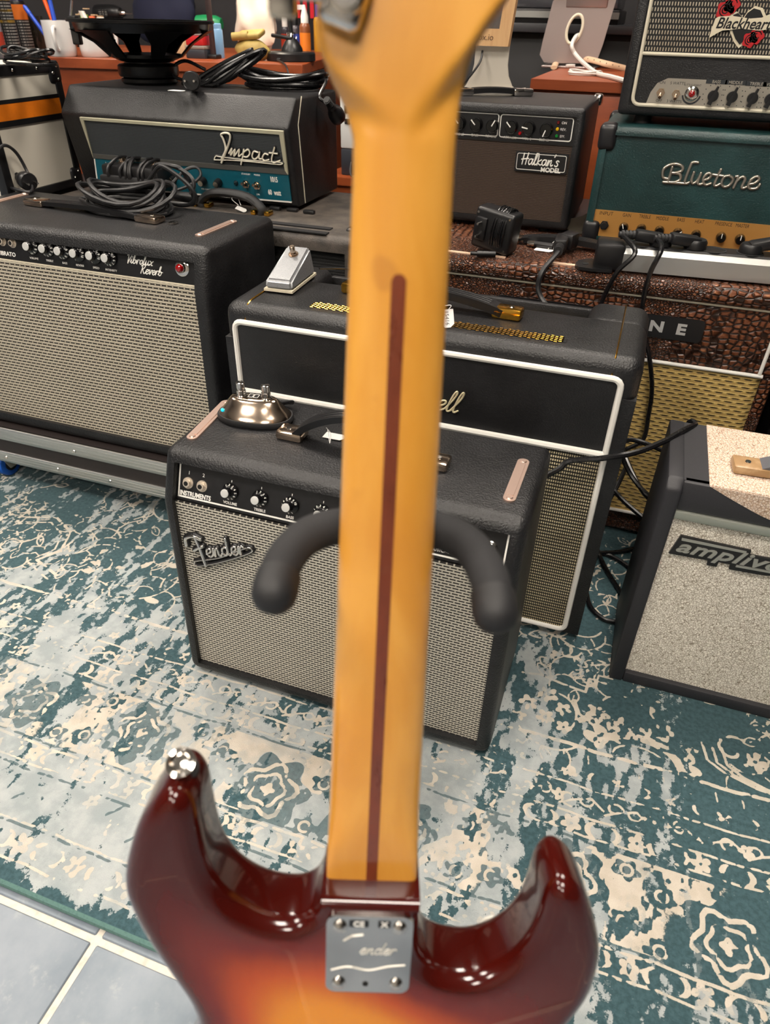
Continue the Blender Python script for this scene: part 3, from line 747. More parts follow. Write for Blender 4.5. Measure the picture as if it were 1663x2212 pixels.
# moulded top: front beam plus two shoulders
for (a, b_, c, d) in ((x0_, x1_, yf, 1.118), (x0_, x0_+.095, 1.09, yk), (x1_-.095, x1_, 1.09, yk)):
    bb = bmesh.new(); bmesh.ops.create_cube(bb, size=1)
    for v in bb.verts: v.co = Vector(((a+b_)/2+v.co.x*(b_-a), (c+d)/2+v.co.y*(d-c), (.466+zt)/2+v.co.z*(zt-.466)))
    ee = [e for e in bb.edges if not all(v.co.z < .47 for v in e.verts)]
    bmesh.ops.bevel(bb, geom=ee, offset=.021, segments=5, affect='EDGES', profile=.5); top.bm(bb)
part('top_shell', top, BLK, combo)
feet(combo, x0_+.06, x1_-.06, yf+.05, yk-.05, .0125, .0125)
fp = PL((x0_, yf, 0), UX, UZ)
fc = lambda x, z, n=0.: np.array([x, yf-n, z])
xl, xr, zb, zm, zp = -.578, .022, .022, .381, .500
SALT = dots('salt_pepper_cloth', .0034, .0062, '#0d0b0a', '#e6d7b0', .62, .60, .0, .15)
part('front_vinyl', MB().box(xl, xr, yf-.004, yf+.002, zm, zp), BLK2, combo)
part('grille_cloth', MB().box(xl, xr, yf-.003, yf+.002, zb, zm), SALT, combo)
pi_ = MB()
lp = [(p[0], yf-.004, p[1]) for p in rrect(xr-xl, zp-zb, .012, 4, (xl+xr)/2, (zb+zp)/2)]
pi_.tube(lp, .0046, 8, closed=True)
part('edge_piping', pi_, PIPE, combo)
part('cross_piping', MB().tube([(xl+.002, yf-.005, zm), (xr-.002, yf-.005, zm)], .0052, 8), PIPE, combo)
fq = PL((0, yf-.004, 0), UX, UZ)
lg = MB(); wd = script(lg, 'Cornell', fq, fq.px(1000, 893)-UX*.112, .034, .0016, .0015, .35)
part('name_script', lg, mat('badge_cream', '#e8dcb8', .3, .4), combo, sharp=60)
# gold bead lines over the shoulders
for xx in (x0_+.040, x1_-.040):
    part('gold_bead', MB().tube([(xx, yf+.0, .503), (xx, yf+.004, .515), (xx, yf+.012, .5245), (xx, yf+.026, .5282), (xx, 1.10, .5282), (xx, 1.18, .5282)], .0013, 6), GOLD, combo)
# vent slot with a gold honeycomb
va, vb = atz(676, 659, zt), atz(1218, 737, zt); vy = (va[1]+vb[1])/2
sl = part('vent_slot', MB().rbox(va[0]-.004, vb[0]+.004, vy-.008, vy+.008, zt-.004, zt+.0008, .0008, 1), mat('void', '#020202', .9), combo)
hx = MB(); s3 = .0042
nn = int((vb[0]-va[0])/(s3*1.5))
for i in range(nn):
    for j in range(3):
        cx, cy = va[0]+.003+i*s3*1.5, vy+(j-1)*s3*1.55+(s3*.78 if i % 2 else 0)-.0015
        ring6 = [(cx+s3*math.cos(R(60*k)), cy+s3*.9*math.sin(R(60*k)), zt+.0015) for k in range(6)]
        hx.tube(ring6, .00065, 4, closed=True)
o = part('vent_mesh', hx, GOLD, sl); o['kind'] = 'stuff'
strap_handle(combo, atz(778, 634, zt), atz(1086, 684, zt), .016, .026, .012, caps=(.046, .026, .017), capmat=GOLD)
# control bay
bay = part('control_plate', MB().box(x0_+.09, x1_-.09, 1.115, 1.188, .470, .4725), mat('gold_plate', '#c9a86a', .35, 1.), combo)
part('bay_rail', MB().rbox(x0_+.09, x1_-.09, 1.183, yk, .470, .512, .003), BLK2, combo)
bz = PL((0, 1.15, .4725), UX, UY)
for q in ((995, 647), (1024, 652), (1072, 657)): small_knob(bay, atz(*q, .492)*np.array([1, 1, 0])+UZ*.4725, bz, .0088, .020, 1., mat('knob_black', '#0c0c0e', .22), False, GOLD)
for k in range(4): small_knob(bay, np.array([-.46+.05*k, 1.15, .4725]), bz, .0088, .020, 1., mat('knob_black', '#0c0c0e', .22), False, GOLD)
for q in ((1122, 668), (1173, 674)): c = atz(*q, .49)*np.array([1, 1, 0])+UZ*.4725; part('toggle_switch', MB().cyl(c, c+UZ*.014, .0035, .003, 10).ball(c+UZ*.018, .004, 10), CHROME, bay)
c = atz(1223, 690, .478); part('rocker_switch', MB().rbox(c[0]-.008, c[0]+.008, c[1]-.006, c[1]+.006, .4725, .482, .002), mat('red_plastic', '#a31219', .3), bay)

# ================================================================== wide black combo on a wheeled flight-case tray (left)
vx0, vx1, vyk = -1.284, -.674, 1.296; vz0 = .1535
vz0 = .1535
prof = [(1.020, vz0), (1.030, .508), (1.046, .578), (vyk, .578), (vyk, vz0)]
vib = thing('guitar_combo_amplifier', 'wide black combo amp with silver grille standing on an aluminium-edged wheeled tray', 'amplifier', ((vx0+vx1)/2, 1.16, vz0))
part('cabinet', MB().bm(cab_bm(vx0, vx1, prof, .014, .026, .012)), BLK, vib)
CLOTH2 = weave('worn_silver_grille_cloth', .0118, .0066, '#2c2722', '#d2c9b4', '#aaa190', dz=(.15, .34), mott=.2)
gv = PL((vx0, 1.020+.010, vz0), UX, (0, .010, .357))
part('grille_cloth', MB().prism([(.024, .012), (vx1-vx0-.024, .012), (vx1-vx0-.024, .358), (.024, .358)], gv.o, gv.U, gv.V, gv.N, .002), CLOTH2, vib)
pv = PL((vx0, 1.030+.0125, .510), UX, (0, .016, .070))
VP = part('control_panel', MB().prism([(.026, .0), (vx1-vx0-.026, .0), (vx1-vx0-.026, .058), (.026, .058)], pv.o, pv.U, pv.V, pv.N, .0014), PANEL, vib)
vq = PL(pv.uv(0, 0, .0014), pv.U, pv.V)
for (c, d) in ((.001, .0032), (.0545, .0565)): part('panel_line', MB().prism([(.027, c), (vx1-vx0-.027, c), (vx1-vx0-.027, d), (.027, d)], vq.o, vq.U, vq.V, vq.N, .0004), CREAMP, VP)
for q in ((6, 521), (28, 525)): jack(VP, vq.px(*q), vq, 1.05)
word(VP, 'VIBRATO', vq.px(14, 548), vq, .0072, bold=.02); word(VP, 'BRIGHT', vq.px(47, 516), vq, .0032)
part('slide_switch', MB().rbox(*(np.array([-.004, .004])+vq.px(49, 531)[0]), *(np.array([-.002, .001])+vq.px(49, 531)[1]), *(np.array([-.007, .007])+vq.px(49, 531)[2]), .001), mat('void', '#020202', .9), VP)
vc = [vq.px(*q) for q in ((71, 532), (105, 537), (138, 542), (171, 547), (206, 552), (239, 557))]
for k, (nm, c) in enumerate(zip(('VOLUME', 'TREBLE', 'BASS', 'REVERB', 'SPEED', 'INTENSITY'), vc)):
    skirt_knob(VP, c, vq, .0145, R((10, -20, -15, 70, 75, -45)[k])); word(VP, nm, c-vq.V*.021, vq, .0036)
    part('divider_line', MB().prism([(-.0005, .017), (.0005, .017), (.0005, .030), (-.0005, .030)], c, vq.U, vq.V, vq.N, .0003), CREAMP, VP)
for wd_, a, b in (('Vibrolux', (273, 567), .0155), ('Reverb', (303, 590), .0155)):
    m_ = MB(); script(m_, wd_, vq, vq.px(*a), b, .00085, .0004, .3, 1.02); part('panel_script', m_, INK, VP, sharp=60)
jewel(VP, vq.px(394, 579), vq, .0140)
chrome_strip(vib, atz(432, 509, .578), atz(502, 480, .578), .017)
chrome_strip(vib, (vx0+.05, 1.09, .578), (vx0+.05, 1.25, .578), .017)
strap_handle(vib, atz(90, 444, .578), atz(318, 478, .578), .006, .026, .008, caps=(.05, .032, .012))
c = atz(374, 482, .579); part('rivet_badge', MB().lathe([(.011, 0), (.011, .0015), (.009, .0022)], c, UZ, 20, sy=.8), CHROME, vib)
# tray
tray = thing('flight_case_tray', 'black flight-case tray with aluminium edging and blue castors under a combo amp', 'flight case', ((vx0+vx1)/2-.01, 1.16, 0))
tx0, tx1, ty0, ty1, tz0, tz1 = -1.36, -.645, 1.000, 1.298, .064, .153
part('tray_board', MB().box(tx0+.004, tx1-.004, ty0+.004, ty1-.004, tz0+.004, tz1), mat('case_laminate', '#241d1c', .5), tray)
def extr(z0, z1):
    m_ = MB().rbox(tx0, tx1, ty0, ty0+.008, z0, z1, .002, 2).rbox(tx1-.008, tx1, ty0, ty1, z0, z1, .002, 2).rbox(tx0, tx1, ty1-.008, ty1, z0, z1, .002, 2).rbox(tx0, tx0+.008, ty0, ty1, z0, z1, .002, 2)
    for k in (.25, .5, .75): z = z0+(z1-z0)*k; m_.box(tx0+.003, tx1-.003, ty0-.0008, ty0+.001, z-.0012, z+.0012)
    return m_
e1 = part('edge_extrusion', extr(.122, .153), ALU, tray); e2 = part('edge_extrusion', extr(.062, .090), ALU, tray)
for e_, zz, qs in ((e1, .134, (166,)), (e2, .076, (8, 120, 234))):
    for q in qs: c = aty(q, 960+q*.21 if zz > .1 else 968+q*.235, ty0); part('rivet', MB().lathe([(.004, 0), (.003, .0016)], (c[0], ty0, zz), -UY, 12), CHROME, e_)
m_blue = mat('blue_wheel', '#1757b8', .4); m_fork = mat('castor_steel', '#d8d4c6', .35, .6)
for (cx, cy) in ((-1.285, 1.035), (-.70, 1.05), (-1.285, 1.262), (-.70, 1.262)):
    o = part('castor_fork', MB().rbox(cx-.03, cx+.03, cy-.03, cy+.03, .058, .064, .002).prism([(-.02, .058), (.024, .058), (.012, .022), (-.004, .022)], (cx-.017, cy, 0), UY, UZ, UX, .003).prism([(-.02, .058), (.024, .058), (.012, .022), (-.004, .022)], (cx+.014, cy, 0), UY, UZ, UX, .003), m_fork, tray)
    part('castor_wheel', MB().lathe([(.024, -.012), (.029, -.011), (.030, -.006), (.030, .006), (.029, .011), (.024, .012)], (cx, cy+.004, .030), UX, 26), m_blue, o)
    part('wheel_hub', MB().lathe([(.017, -.0135), (.017, .0135)], (cx, cy+.004, .030), UX, 20), mat('hub_black', '#16161a', .5), o)

# ================================================================== brown crocodile combo with straw grille
def croc_fn(g):
    w = g.noise(5, 2); v = g.xyz(g.x*1.0+w*.05, g.y*1.25+w*.04, g.z*1.25)
    e = g.voro(84, 'DISTANCE_TO_EDGE', v, .55); e2 = g.voro(190, 'DISTANCE_TO_EDGE', v)
    small = g.noise(6, 1).sm(.48, .56); ee = e*(1-small)*1.0 + e2*small*.9
    n = g.noise(120, 3)
    k = g.mix(ee.sm(.02, .22), '#1d0f09', '#683c26'); k = g.mix(n.sm(.5, .75)*ee.sm(.1, .3), k, '#a06a45')
    g.set('Base Color', k); g.set('Roughness', n*.2+.2); g.bump(ee.sm(0, .28)+n*.08, .9, .003)
CROC = mat('croc_leather', '#4a2a1a', .3, fn=croc_fn)
def straw_fn(g):
    w = g.noise(14, 2); z = g.z/.0078+(w-.5)*.3; x = g.x/.020; row = z.fl(); fz = z.fr(); fx = (x+row*.5).fr()
    d = (fx-.5).ab()*2; slot = (1-d.sm(.35, .85))*(1-((fz-.5).ab()*2).sm(.15, .55))
    thin = ((g.x/.0042).fr()-.5).ab()*2
    k = g.mix(fz.sm(.2, .9), '#a98a4c', '#e0c47e'); k = g.mix(thin.sm(.5, 1)*.22, k, '#a98844'); k = g.mix(slot*.9, k, '#2a1e0e'); k = g.mix(g.noise(6, 3).sm(.55, .8)*.25, k, '#7a5f2e')
    g.set('Base Color', k); g.set('Roughness', .55); g.bump(1-slot+fz*.3, .8, .0016)
STRAW = mat('straw_grille_cloth', '#b8964f', .55, fn=straw_fn)
kx0, kx1, ky0, ky1, kz = -.405, .283, 1.300, 1.575, .545
croc = thing('guitar_combo_amplifier', 'brown crocodile-leather combo amp with straw grille and power strip lying on top', 'amplifier', ((kx0+kx1)/2, 1.43, 0))
part('cabinet', MB().bm(cab_bm(kx0, kx1, [(ky0+.006, .008), (ky0+.006, .52), (ky1, .52), (ky1, .008)], .012, 0, 0, 3)), CROC, croc)
tp = MB(); tp.obox(((kx0+kx1)/2, (ky0-.018+ky1)/2, (.512+kz)/2), UX, UY, UZ, kx1-kx0, ky1-ky0+.018, kz-.512, .015, 5)
part('rolled_top', tp, CROC, croc)
feet(croc, kx0+.06, kx1-.06, ky0+.06, ky1-.05, .0085, .0085)
gr = MB()   # straw cloth wrapped round the right corner
xs_ = [(kx0+.03, ky0-.002)]+[(kx1-.040+.022*math.sin(a), ky0+.020-.022*math.cos(a)) for a in np.linspace(0, math.pi/2, 7)]
pts = xs_+[(kx1-.018, ky0+.05), (kx0+.03, ky0+.05)]
gr.prism(pts, (0, 0, .066), UX, UY, UZ, .331)
part('grille_cloth', gr, STRAW, croc)
part('upper_panel', MB().rbox(kx0+.02, kx1-.028, ky0-.003, ky0+.02, .398, .512, .004), CROC, croc)
for a, b in (((kx0+.012, .512), (kx1-.004, .512)), ((kx0+.025, .397), (kx1-.024, .397)), ((kx0+.025, .066), (kx1-.03, .066))):
    part('edge_piping', MB().tube([(a[0], ky0-.005, a[1]), (b[0], ky0-.005, b[1])], .0035, 8), PIPE if a[1] < .5 else CREAMP, croc)
part('edge_piping', MB().tube([(kx1-.028, ky0-.005, .512), (kx1-.030, ky0-.005, .40)], .0032, 8), PIPE, croc)
kq = PL((0, ky0-.003, 0), UX, UZ)
nE = kq.px(1472, 711); nN = kq.px(1418, 704); st = nE[0]-nN[0]; zc = (nE[2]+nN[2])/2
cxp = nE[0]-3.5*st
npl = part('name_plate', MB().plate((cxp, ky0-.003, zc), UX, UZ, st*8+.03, .040, .003, .008), PLAST, croc)
kq2 = PL((0, ky0-.006, 0), UX, UZ)
for k, ch in enumerate('BLUETONE'): word(npl, ch, (cxp+(k-3.5)*st, ky0-.006, zc), kq2, .018, mat('badge_silver', '#c9c9c9', .35, .5), bold=.045, xs=1.25)
strap_handle(croc, atz(1122, 524, kz), atz(1330, 548, kz), .010, .028, .010, caps=(.038, .028, .012))
TRIM = wood('worn_brass_strip', '#c9a78d', '#e0c6ae', .45)
for a, b in (((965, 543), (1092, 557)), ((1180, 566), (1266, 578))):
    p_, q_2 = atz(*a, kz), atz(*b, kz); part('top_trim_strip', MB().obox((p_+q_2)/2+UZ*.0008, UX, UY, UZ, abs(q_2[0]-p_[0]), .009, .0018), TRIM, croc)
for q in ((990, 484), (977, 498)): part('stud', MB().ball(atz(*q, kz+.001), .0045, 10, .5), CHROME, croc)

# ================================================================== black support cabinet hidden behind (carries the row of heads)
sup = thing('speaker_cabinet', 'plain black speaker cabinet behind the crocodile combo, carrying two amplifiers', 'cabinet', (-.13, 1.70, 0))
part('cabinet', MB().bm(cab_bm(-.44, .42, [(1.582, 0), (1.582, kz), (1.90, kz), (1.90, 0)], .012, 0, 0, 3)), BLK2, sup)

# ================================================================== black practice amp with brown cloth
hx0, hx1, hy0, hy1, hz0, hz1 = -.492, -.135, 1.512, 1.80, .553, .769
hal = thing('guitar_combo_amplifier', 'compact black practice amp with dark brown cloth and a handwritten-style white badge', 'amplifier', ((hx0+hx1)/2, 1.65, kz))
part('cabinet', MB().bm(cab_bm(hx0, hx1, [(hy0, hz0), (hy0, hz1), (hy1, hz1), (hy1, hz0)], .008, .015, .010, 3)), BLK2, hal)
feet(hal, hx0+.05, hx1-.05, hy0+.03, hy1-.05, hz0+.0005, .0085, .011)
BROWN = weave('brown_grille_cloth', .0030, .0030, '#170e0a', '#54402f', '#2c1e15', dx=(.2, .5), dz=(.2, .4))
hq = PL((0, hy0+.008, 0), UX, UZ)
zsp = hq.px(1238, 316)[2]
part('grille_cloth', MB().box(hx0+.013, hx1-.013, hy0+.008, hy0+.011, hz0+.012, zsp), BROWN, hal)
HP = part('control_panel', MB().box(hx0+.013, hx1-.013, hy0+.006, hy0+.011, zsp, hz1-.012), PANEL, hal)
hp = PL((0, hy0+.006, 0), UX, UZ)
a, b = hp.px(1083, 247), hp.px(1232, 306); bl = MB()
m_ = MB(); yy_ = hy0+.0055
def loop(x0, z0, x1, z1, w=.0011): return MB().tube([(p[0], yy_, p[1]) for p in rrect(x1-x0, z1-z0, .004, 3, (x0+x1)/2, (z0+z1)/2)], w, 5, closed=True)
part('panel_line', loop(a[0], b[2], b[0], a[2]), INK, HP); cL = hp.px(1078, 250); part('panel_line', loop(hx0+.02, b[2], cL[0], a[2]), INK, HP)
for k, (q, nm, an) in enumerate((((994, 265), 'MIDDLE', 135), ((1030, 268), 'BASS', 135), ((1065, 271), 'REVERB', 60), ((1106, 273), 'ATTACK', 135), ((1143, 276), 'VOL 2', 170), ((1181, 279), 'BLEND', 250))):
    c = hp.px(*q); small_knob(HP, c, hp, .0122, .016, R(an), mat('knob_gloss', '#0b0b0c', .12)); word(HP, nm, (c[0]-.002, hy0+.005, b[2]), hp, .0045)
for k in range(3): c = hp.px(994, 265)-UX*.034*(k+1); small_knob(HP, c, hp, .0105, .015, R(100), mat('knob_gloss', '#0b0b0c', .12))
for q, cl_, nm in (((1206, 265), '#5a0d0d', 'ON'), ((1204, 279), '#c9a20a', 'REV.'), ((1202, 294), '#0f7a2e', 'EFF.'), ((1123, 288), '#c40d14', None)):
    c = hp.px(*q); part('indicator_light', MB().lathe([(.0032, 0), (.0032, .002), (.002, .004)], c, hp.N, 12), mat('led'+cl_, cl_, .25), HP)
    if nm: word(HP, nm, c+UX*.011, hp, .0042)
bq = PL((0, hy0+.0035, 0), UX, UZ)
c1, c2 = bq.px(1115, 325), bq.px(1222, 378); bc = (c1+c2)/2
BD = part('name_badge', MB().plate((bc[0], hy0+.0085, bc[2]), UX, UZ, abs(c2[0]-c1[0]), abs(c1[2]-c2[2])*.98, .005, .002), PLAST, hal)
part('badge_line', MB().tube([(p[0], hy0+.0035, p[1]) for p in rrect(abs(c2[0]-c1[0])-.007, abs(c1[2]-c2[2])-.008, .003, 3, bc[0], bc[2])], .0007, 5, closed=True), INK, BD)
m_ = MB(); script(m_, "Halkan's", bq, bq.px(1125, 354), .0200, .0012, .0002, .12, 1.0); part('badge_script', m_, INK, BD, sharp=60)
word(BD, 'MODEL', bq.px(1189, 368), bq, .0080, bold=.03)
strap_handle(hal, (hx0+.10, 1.63, hz1), atz(1120, 207, hz1), .004, .024, .009, caps=(.042, .03, .014), capmat=CHROME)
for (xx, yy2) in ((hx1-.004, hy1-.01), (hx0+.004, hy1-.01)): part('corner_cap', MB().obox((xx, yy2, hz1-.008), UX, UY, UZ, .02, .034, .022, .006, 3), CHROME, hal)

# ================================================================== green amplifier head
bx0, bx1, by0, by1, bz0, bz1 = -.098, .52, 1.452, 1.700, .551, .750
blu = thing('amplifier_head', 'dark green amplifier head with brushed gold panel and silver script name', 'amplifier', ((bx0+bx1)/2, 1.57, kz))
part('cabinet', MB().bm(cab_bm(bx0, bx1, [(by0, bz0), (by0, bz1), (by1, bz1), (by1, bz0)], .010, .014, .008, 4)), GREEN, blu)
feet(blu, bx0+.05, bx1-.05, by0+.04, by1-.05, bz0+.0005, .0065)
gq = PL((0, by0+.006, 0), UX, UZ); zg = gq.px(1292, 452)[2]
part('front_board', MB().box(bx0+.012, bx1-.012, by0+.006, by0+.010, zg, bz1-.012), GREEN, blu)
GP = part('control_panel', MB().box(bx0+.014, bx1-.014, by0+.004, by0+.010, bz0+.004, zg), BRASS, blu)
gp_ = PL((0, by0+.004, 0), UX, UZ)
DK = mat('engraved_ink', '#2a1d0d', .6)
jk = gp_.px(1305, 486); part('input_jack', MB().lathe([(.0085, 0), (.0085, .004)], jk, gp_.N, 6).lathe([(.006, .004), (.0055, .008)], jk, gp_.N, 16), PLAST, GP)
word(GP, 'INPUT', gp_.px(1310, 461), gp_, .0062, DK)
for q, lq, nm, an in (((1347, 491), (1354, 465), 'GAIN', 110), ((1385, 494), (1393, 468), 'TREBLE', -10), ((1424, 498), (1431, 472), 'MIDDLE', 200), ((1463, 503), (1471, 475), 'BASS', 40), ((1503, 507), (1511, 479), 'HEAT', 200), ((1557, 512), (1563, 484), 'PRESENCE', 90), ((1598, 516), (1604, 488), 'MASTER', 90)):
    small_knob(GP, gp_.px(*q), gp_, .0088, .013, R(an), mat('knob_gloss', '#0b0b0c', .12)); word(GP, nm, gp_.px(*lq), gp_, .0060, DK, xs=.74)
m_ = MB(); gs = PL((0, by0+.0055, 0), UX, UZ)
blue_w = [[(1452, 361), (1443, 393)], [(1433, 393), (1480, 396)], [(1442, 386), (1432, 382), (1433, 366), (1446, 356), (1462, 354), (1474, 360), (1472, 369), (1459, 373), (1452, 373)], [(1459, 373), (1469, 377), (1469, 387), (1458, 393), (1443, 393)],
          [(1508, 351), (1499, 350), (1492, 356), (1479, 391), (1482, 396), (1488, 394)], [(1499, 372), (1493, 388), (1494, 392), (1497, 396), (1506, 390), (1514, 374)], [(1514, 374), (1507, 394), (1512, 398), (1517, 396)],
          [(1519, 389), (1531, 385), (1536, 377), (1529, 374), (1520, 383), (1519, 394), (1525, 399), (1535, 396)], [(1557, 366), (1543, 396), (1547, 401), (1555, 397)], [(1540, 377), (1562, 380)],
          [(1575, 379), (1564, 382), (1558, 395), (1564, 403), (1576, 399), (1583, 386), (1575, 379)], [(1590, 381), (1594, 383), (1584, 405)], [(1590, 392), (1602, 382), (1609, 386), (1602, 403), (1606, 406), (1611, 404)],
          [(1616, 398), (1630, 395), (1640, 386), (1634, 381), (1622, 388), (1616, 400), (1620, 407), (1634, 406), (1641, 398)]]
for p in blue_w: pen(m_, [v-UY*.0015 for v in smooth([gs.px(*q) for q in p], 5)] if len(p) > 2 else [gs.px(*q)-UY*.0015 for q in p], .0026)
part('name_script', m_, mat('badge_steel', '#b3aca0', .3, .85), blu, sharp=60)
m_pl = mat('corner_plastic', '#17171a', .4)
for cz in (bz0+.02, bz1-.018): part('corner_cap', MB().rbox(bx0-.003, bx0+.028, by0-.003, by0+.04, cz-.022, cz+.021, .009, 3), m_pl, blu)
part('corner_cap', MB().rbox(bx0-.003, bx0+.028, by1-.04, by1+.003, bz1-.04, bz1+.003, .009, 3), m_pl, blu)

# ================================================================== black head with the heart badge
ax0, ax1, ay0, ay1, az0, az1 = -.079, .46, 1.492, 1.700, .764, .985
bhd = thing('amplifier_head', 'black amplifier head with cream piping and rose-and-heart badge, stacked on green head', 'amplifier', ((ax0+ax1)/2, 1.6, bz1))
part('cabinet', MB().bm(cab_bm(ax0, ax1, [(ay0, az0), (ay0, az1), (ay1, az1), (ay1, az0)], .008, .016, .006, 3)), BLK2, bhd)
feet(bhd, ax0+.045, ax1-.045, ay0+.04, ay1-.04, az0+.0005, .0145, .016)
aq = PL((0, ay0+.003, 0), UX, UZ); wl, wr = aq.px(1386, 107), aq.px(1663, 133); zw = (wl[2]+wr[2])/2
SALT2 = dots('pepper_grille_cloth', .0046, .0078, '#0f0d0d', '#b9b09e', .42, .66, .5, .1)
part('grille_cloth', MB().box(ax0+.022, ax1-.022, ay0+.002, ay0+.008, zw, az1-.02), SALT2, bhd)
part('front_vinyl', MB().box(ax0+.022, ax1-.022, ay0+.002, ay0+.008, az0+.016, zw), BLK2, bhd)
pz0, pz1 = az0+.017, az1-.02
pth = [(p[0], ay0-.001, p[1]) for p in rrect(ax1-ax0-.044, pz1-pz0, .012, 4, (ax0+ax1)/2, (pz0+pz1)/2)]
part('edge_piping', MB().tube(pth, .0030, 8, closed=True), CREAMP, bhd); part('cross_piping', MB().tube([(ax0+.022, ay0-.001, zw), (ax1-.022, ay0-.001, zw)], .0028, 8), CREAMP, bhd)
fl_, tl_ = aq.px(1394, 228), aq.px(1430, 168)
zt_, zb_ = tl_[2], az0+.019; xL, xR = fl_[0], ax1-.035
AP = part('control_panel', MB().prism([(xL, zb_), (xR, zb_), (xR, zt_-.01), (xR-.012, zt_), (xL+.028, zt_), (xL+.012, zt_-.008), (xL+.004, zt_-.022)], (0, ay0+.002, 0), UX, UZ, -UY, .003), mat('panel_satin', '#b7b1a6', .32, .7), bhd)
ap = PL((0, ay0-.001, 0), UX, UZ)
DG = mat('panel_print', '#23272c', .6)
toggle(AP, ap.px(1427, 200), ap, False, 1.15, NICKEL); toggle(AP, ap.px(1460, 203), ap, False, 1.15, NICKEL)
for s_, q in (('ON', (1431, 178)), ('OFF', (1423, 217)), ('5 WATTS', (1464, 180)), ('3 WATTS', (1456, 219))): word(AP, s_, ap.px(*q), ap, .0042, DG)
jewel(AP, ap.px(1494, 202), ap, .0115); word(AP, 'LITTLE GIANT', ap.px(1497, 184), ap, .0030, DG)
part('lamp_arc', MB().tube([ap.px(1494, 203)+UX*.0145*math.cos(a)+UZ*.0145*math.sin(a) for a in np.linspace(R(190), R(350), 14)], .0016, 5), DG, AP)
for q, nm in (((1540, 207), 'BASS'), ((1581, 209), 'MIDDLE'), ((1625, 212), 'TREBLE'), ((1663, 214), 'VOLUME')):
    c = ap.px(*q); part('chicken_head_knob', MB().lathe([(.0088, 0), (.0085, .008)], c, ap.N, 18).prism([(-.0035, -.013), (.0035, -.013), (.0016, .015), (-.0016, .015)], c, unit(UX*.95+UZ*-.3), unit(UZ*.95+UX*.3), ap.N, .009, .004), PLAST, AP)
    lc = c+UZ*.0205; part('label_bar', MB().box(lc[0]-.0165, lc[0]+.0165, ay0-.0016, ay0-.0008, lc[2]-.0032, lc[2]+.0032), DG, AP); word(AP, nm, lc-UY*.0007, ap, .0044, mat('panel_satin', '#b7b1a6', .32, .7), bold=.02)
    dd = MB()
    for k in range(11): a = R(230-k*28); d_ = c+UX*.0165*math.cos(a)+UZ*.0165*math.sin(a); dd.box(d_[0]-.0007, d_[0]+.0007, ay0-.0014, ay0-.0008, d_[2]-.0007, d_[2]+.0007)
    o = part('dial_dots', dd, DG, AP); o['kind'] = 'stuff'
# badge: cream backing, black heart, two roses, ribbon with the name
bq_ = PL((0, ay0+.001, 0), UX, UZ); bc = bq_.px(1603, 55); sB = .00118   # m per photo pixel at this face
def bpx(pts): return [((bq_.px(*p)-bc)@UX, (bq_.px(*p)-bc)@UZ) for p in pts]
heart = [(1606, 40), (1614, 28), (1628, 18), (1642, 22), (1648, 36), (1642, 55), (1620, 78), (1597, 96), (1588, 84), (1580, 62), (1578, 46), (1584, 32), (1594, 28)]
ctr = np.mean(np.array(heart), 0); grow = [tuple(ctr+(np.array(p)-ctr)*1.17) for p in heart]
BK = part('heart_badge', MB().prism(bpx(grow), bc, UX, UZ, -UY, .002), mat('badge_ivory', '#d9cfb6', .5), bhd)
part('heart', MB().prism(bpx(heart), bc-UY*.002, UX, UZ, -UY, .0012), PLAST, BK)
def rose(c, r_):
    o = part('rose', MB().prism([(r_*(1+.13*math.cos(5*a))*math.cos(a), r_*(1+.13*math.cos(5*a))*math.sin(a)) for a in np.linspace(0, 2*math.pi, 24, endpoint=False)], c, UX, UZ, -UY, .0026), mat('rose_red', '#b3141c', .45), BK)
    m2 = MB()
    for rr, p0 in ((.65, .3), (.35, 1.6)): m2.tube([np.array(c)-UY*.0027+UX*r_*rr*math.cos(a)+UZ*r_*rr*math.sin(a) for a in np.linspace(p0, p0+4.4, 10)], r_*.07, 4)
    part('rose_outline', m2, PLAST, o)
for q, r_ in (((1566, 22), .0125), ((1581, 10), .0115), ((1619, 86), .0105), ((1634, 78), .0105)): rose(bq_.px(*q)-UY*.001, r_)
rib = [(1531, 82), (1537, 62), (1545, 40), (1552, 36), (1580, 34), (1620, 40), (1645, 38), (1668, 28), (1684, 22), (1690, 50), (1668, 62), (1640, 66), (1600, 62), (1560, 66), (1548, 72)]
part('ribbon', MB().prism(bpx(rib), bc-UY*.0033, UX, UZ, -UY, .0012), mat('badge_ivory', '#d9cfb6', .5), BK)
word(BK, 'Blackheart', bq_.px(1607, 51)-UY*.0046, bq_, .0145, PLAST, bold=.018, shear=.25, xs=.92)

# ================================================================== dusty black combo (middle row)
dx0, dx1, dy0, dy1, dz = -1.283, -.500, 1.300, 1.70, .550
dus = thing('guitar_combo_amplifier', 'dusty black combo amp with black handle, carrying the amplifier head with the teal panel', 'amplifier', ((dx0+dx1)/2, 1.48, 0))
part('cabinet', MB().bm(cab_bm(dx0, dx1, [(dy0, .01), (dy0, dz), (dy1, dz), (dy1, .01)], .016, .03, .02, 4)), DUST, dus)
feet(dus, dx0+.07, dx1-.07, dy0+.06, dy1-.06, .0105, .0105)
part('grille_cloth', MB().box(dx0+.03, dx1-.03, dy0+.016, dy0+.022, .04, dz-.03), weave('black_grille_cloth', .006, .006, '#060606', '#1c1c1d', '#101011'), dus)
VEL = speck('velcro', '#0e0e10', .95, .5, 300, '#232326', bump=.6)
for a, b in (((573, 490), (706, 507)), ((576, 481), (716, 496))):
    p_, q_2 = atz(*a, dz), atz(*b, dz); part('hook_strip', MB().obox((p_+q_2)/2+UZ*.0012, UX, UY, UZ, abs(q_2[0]-p_[0]), .017, .0024), VEL, dus)
ha, hb = atz(438, 446, dz), atz(566, 464, dz)
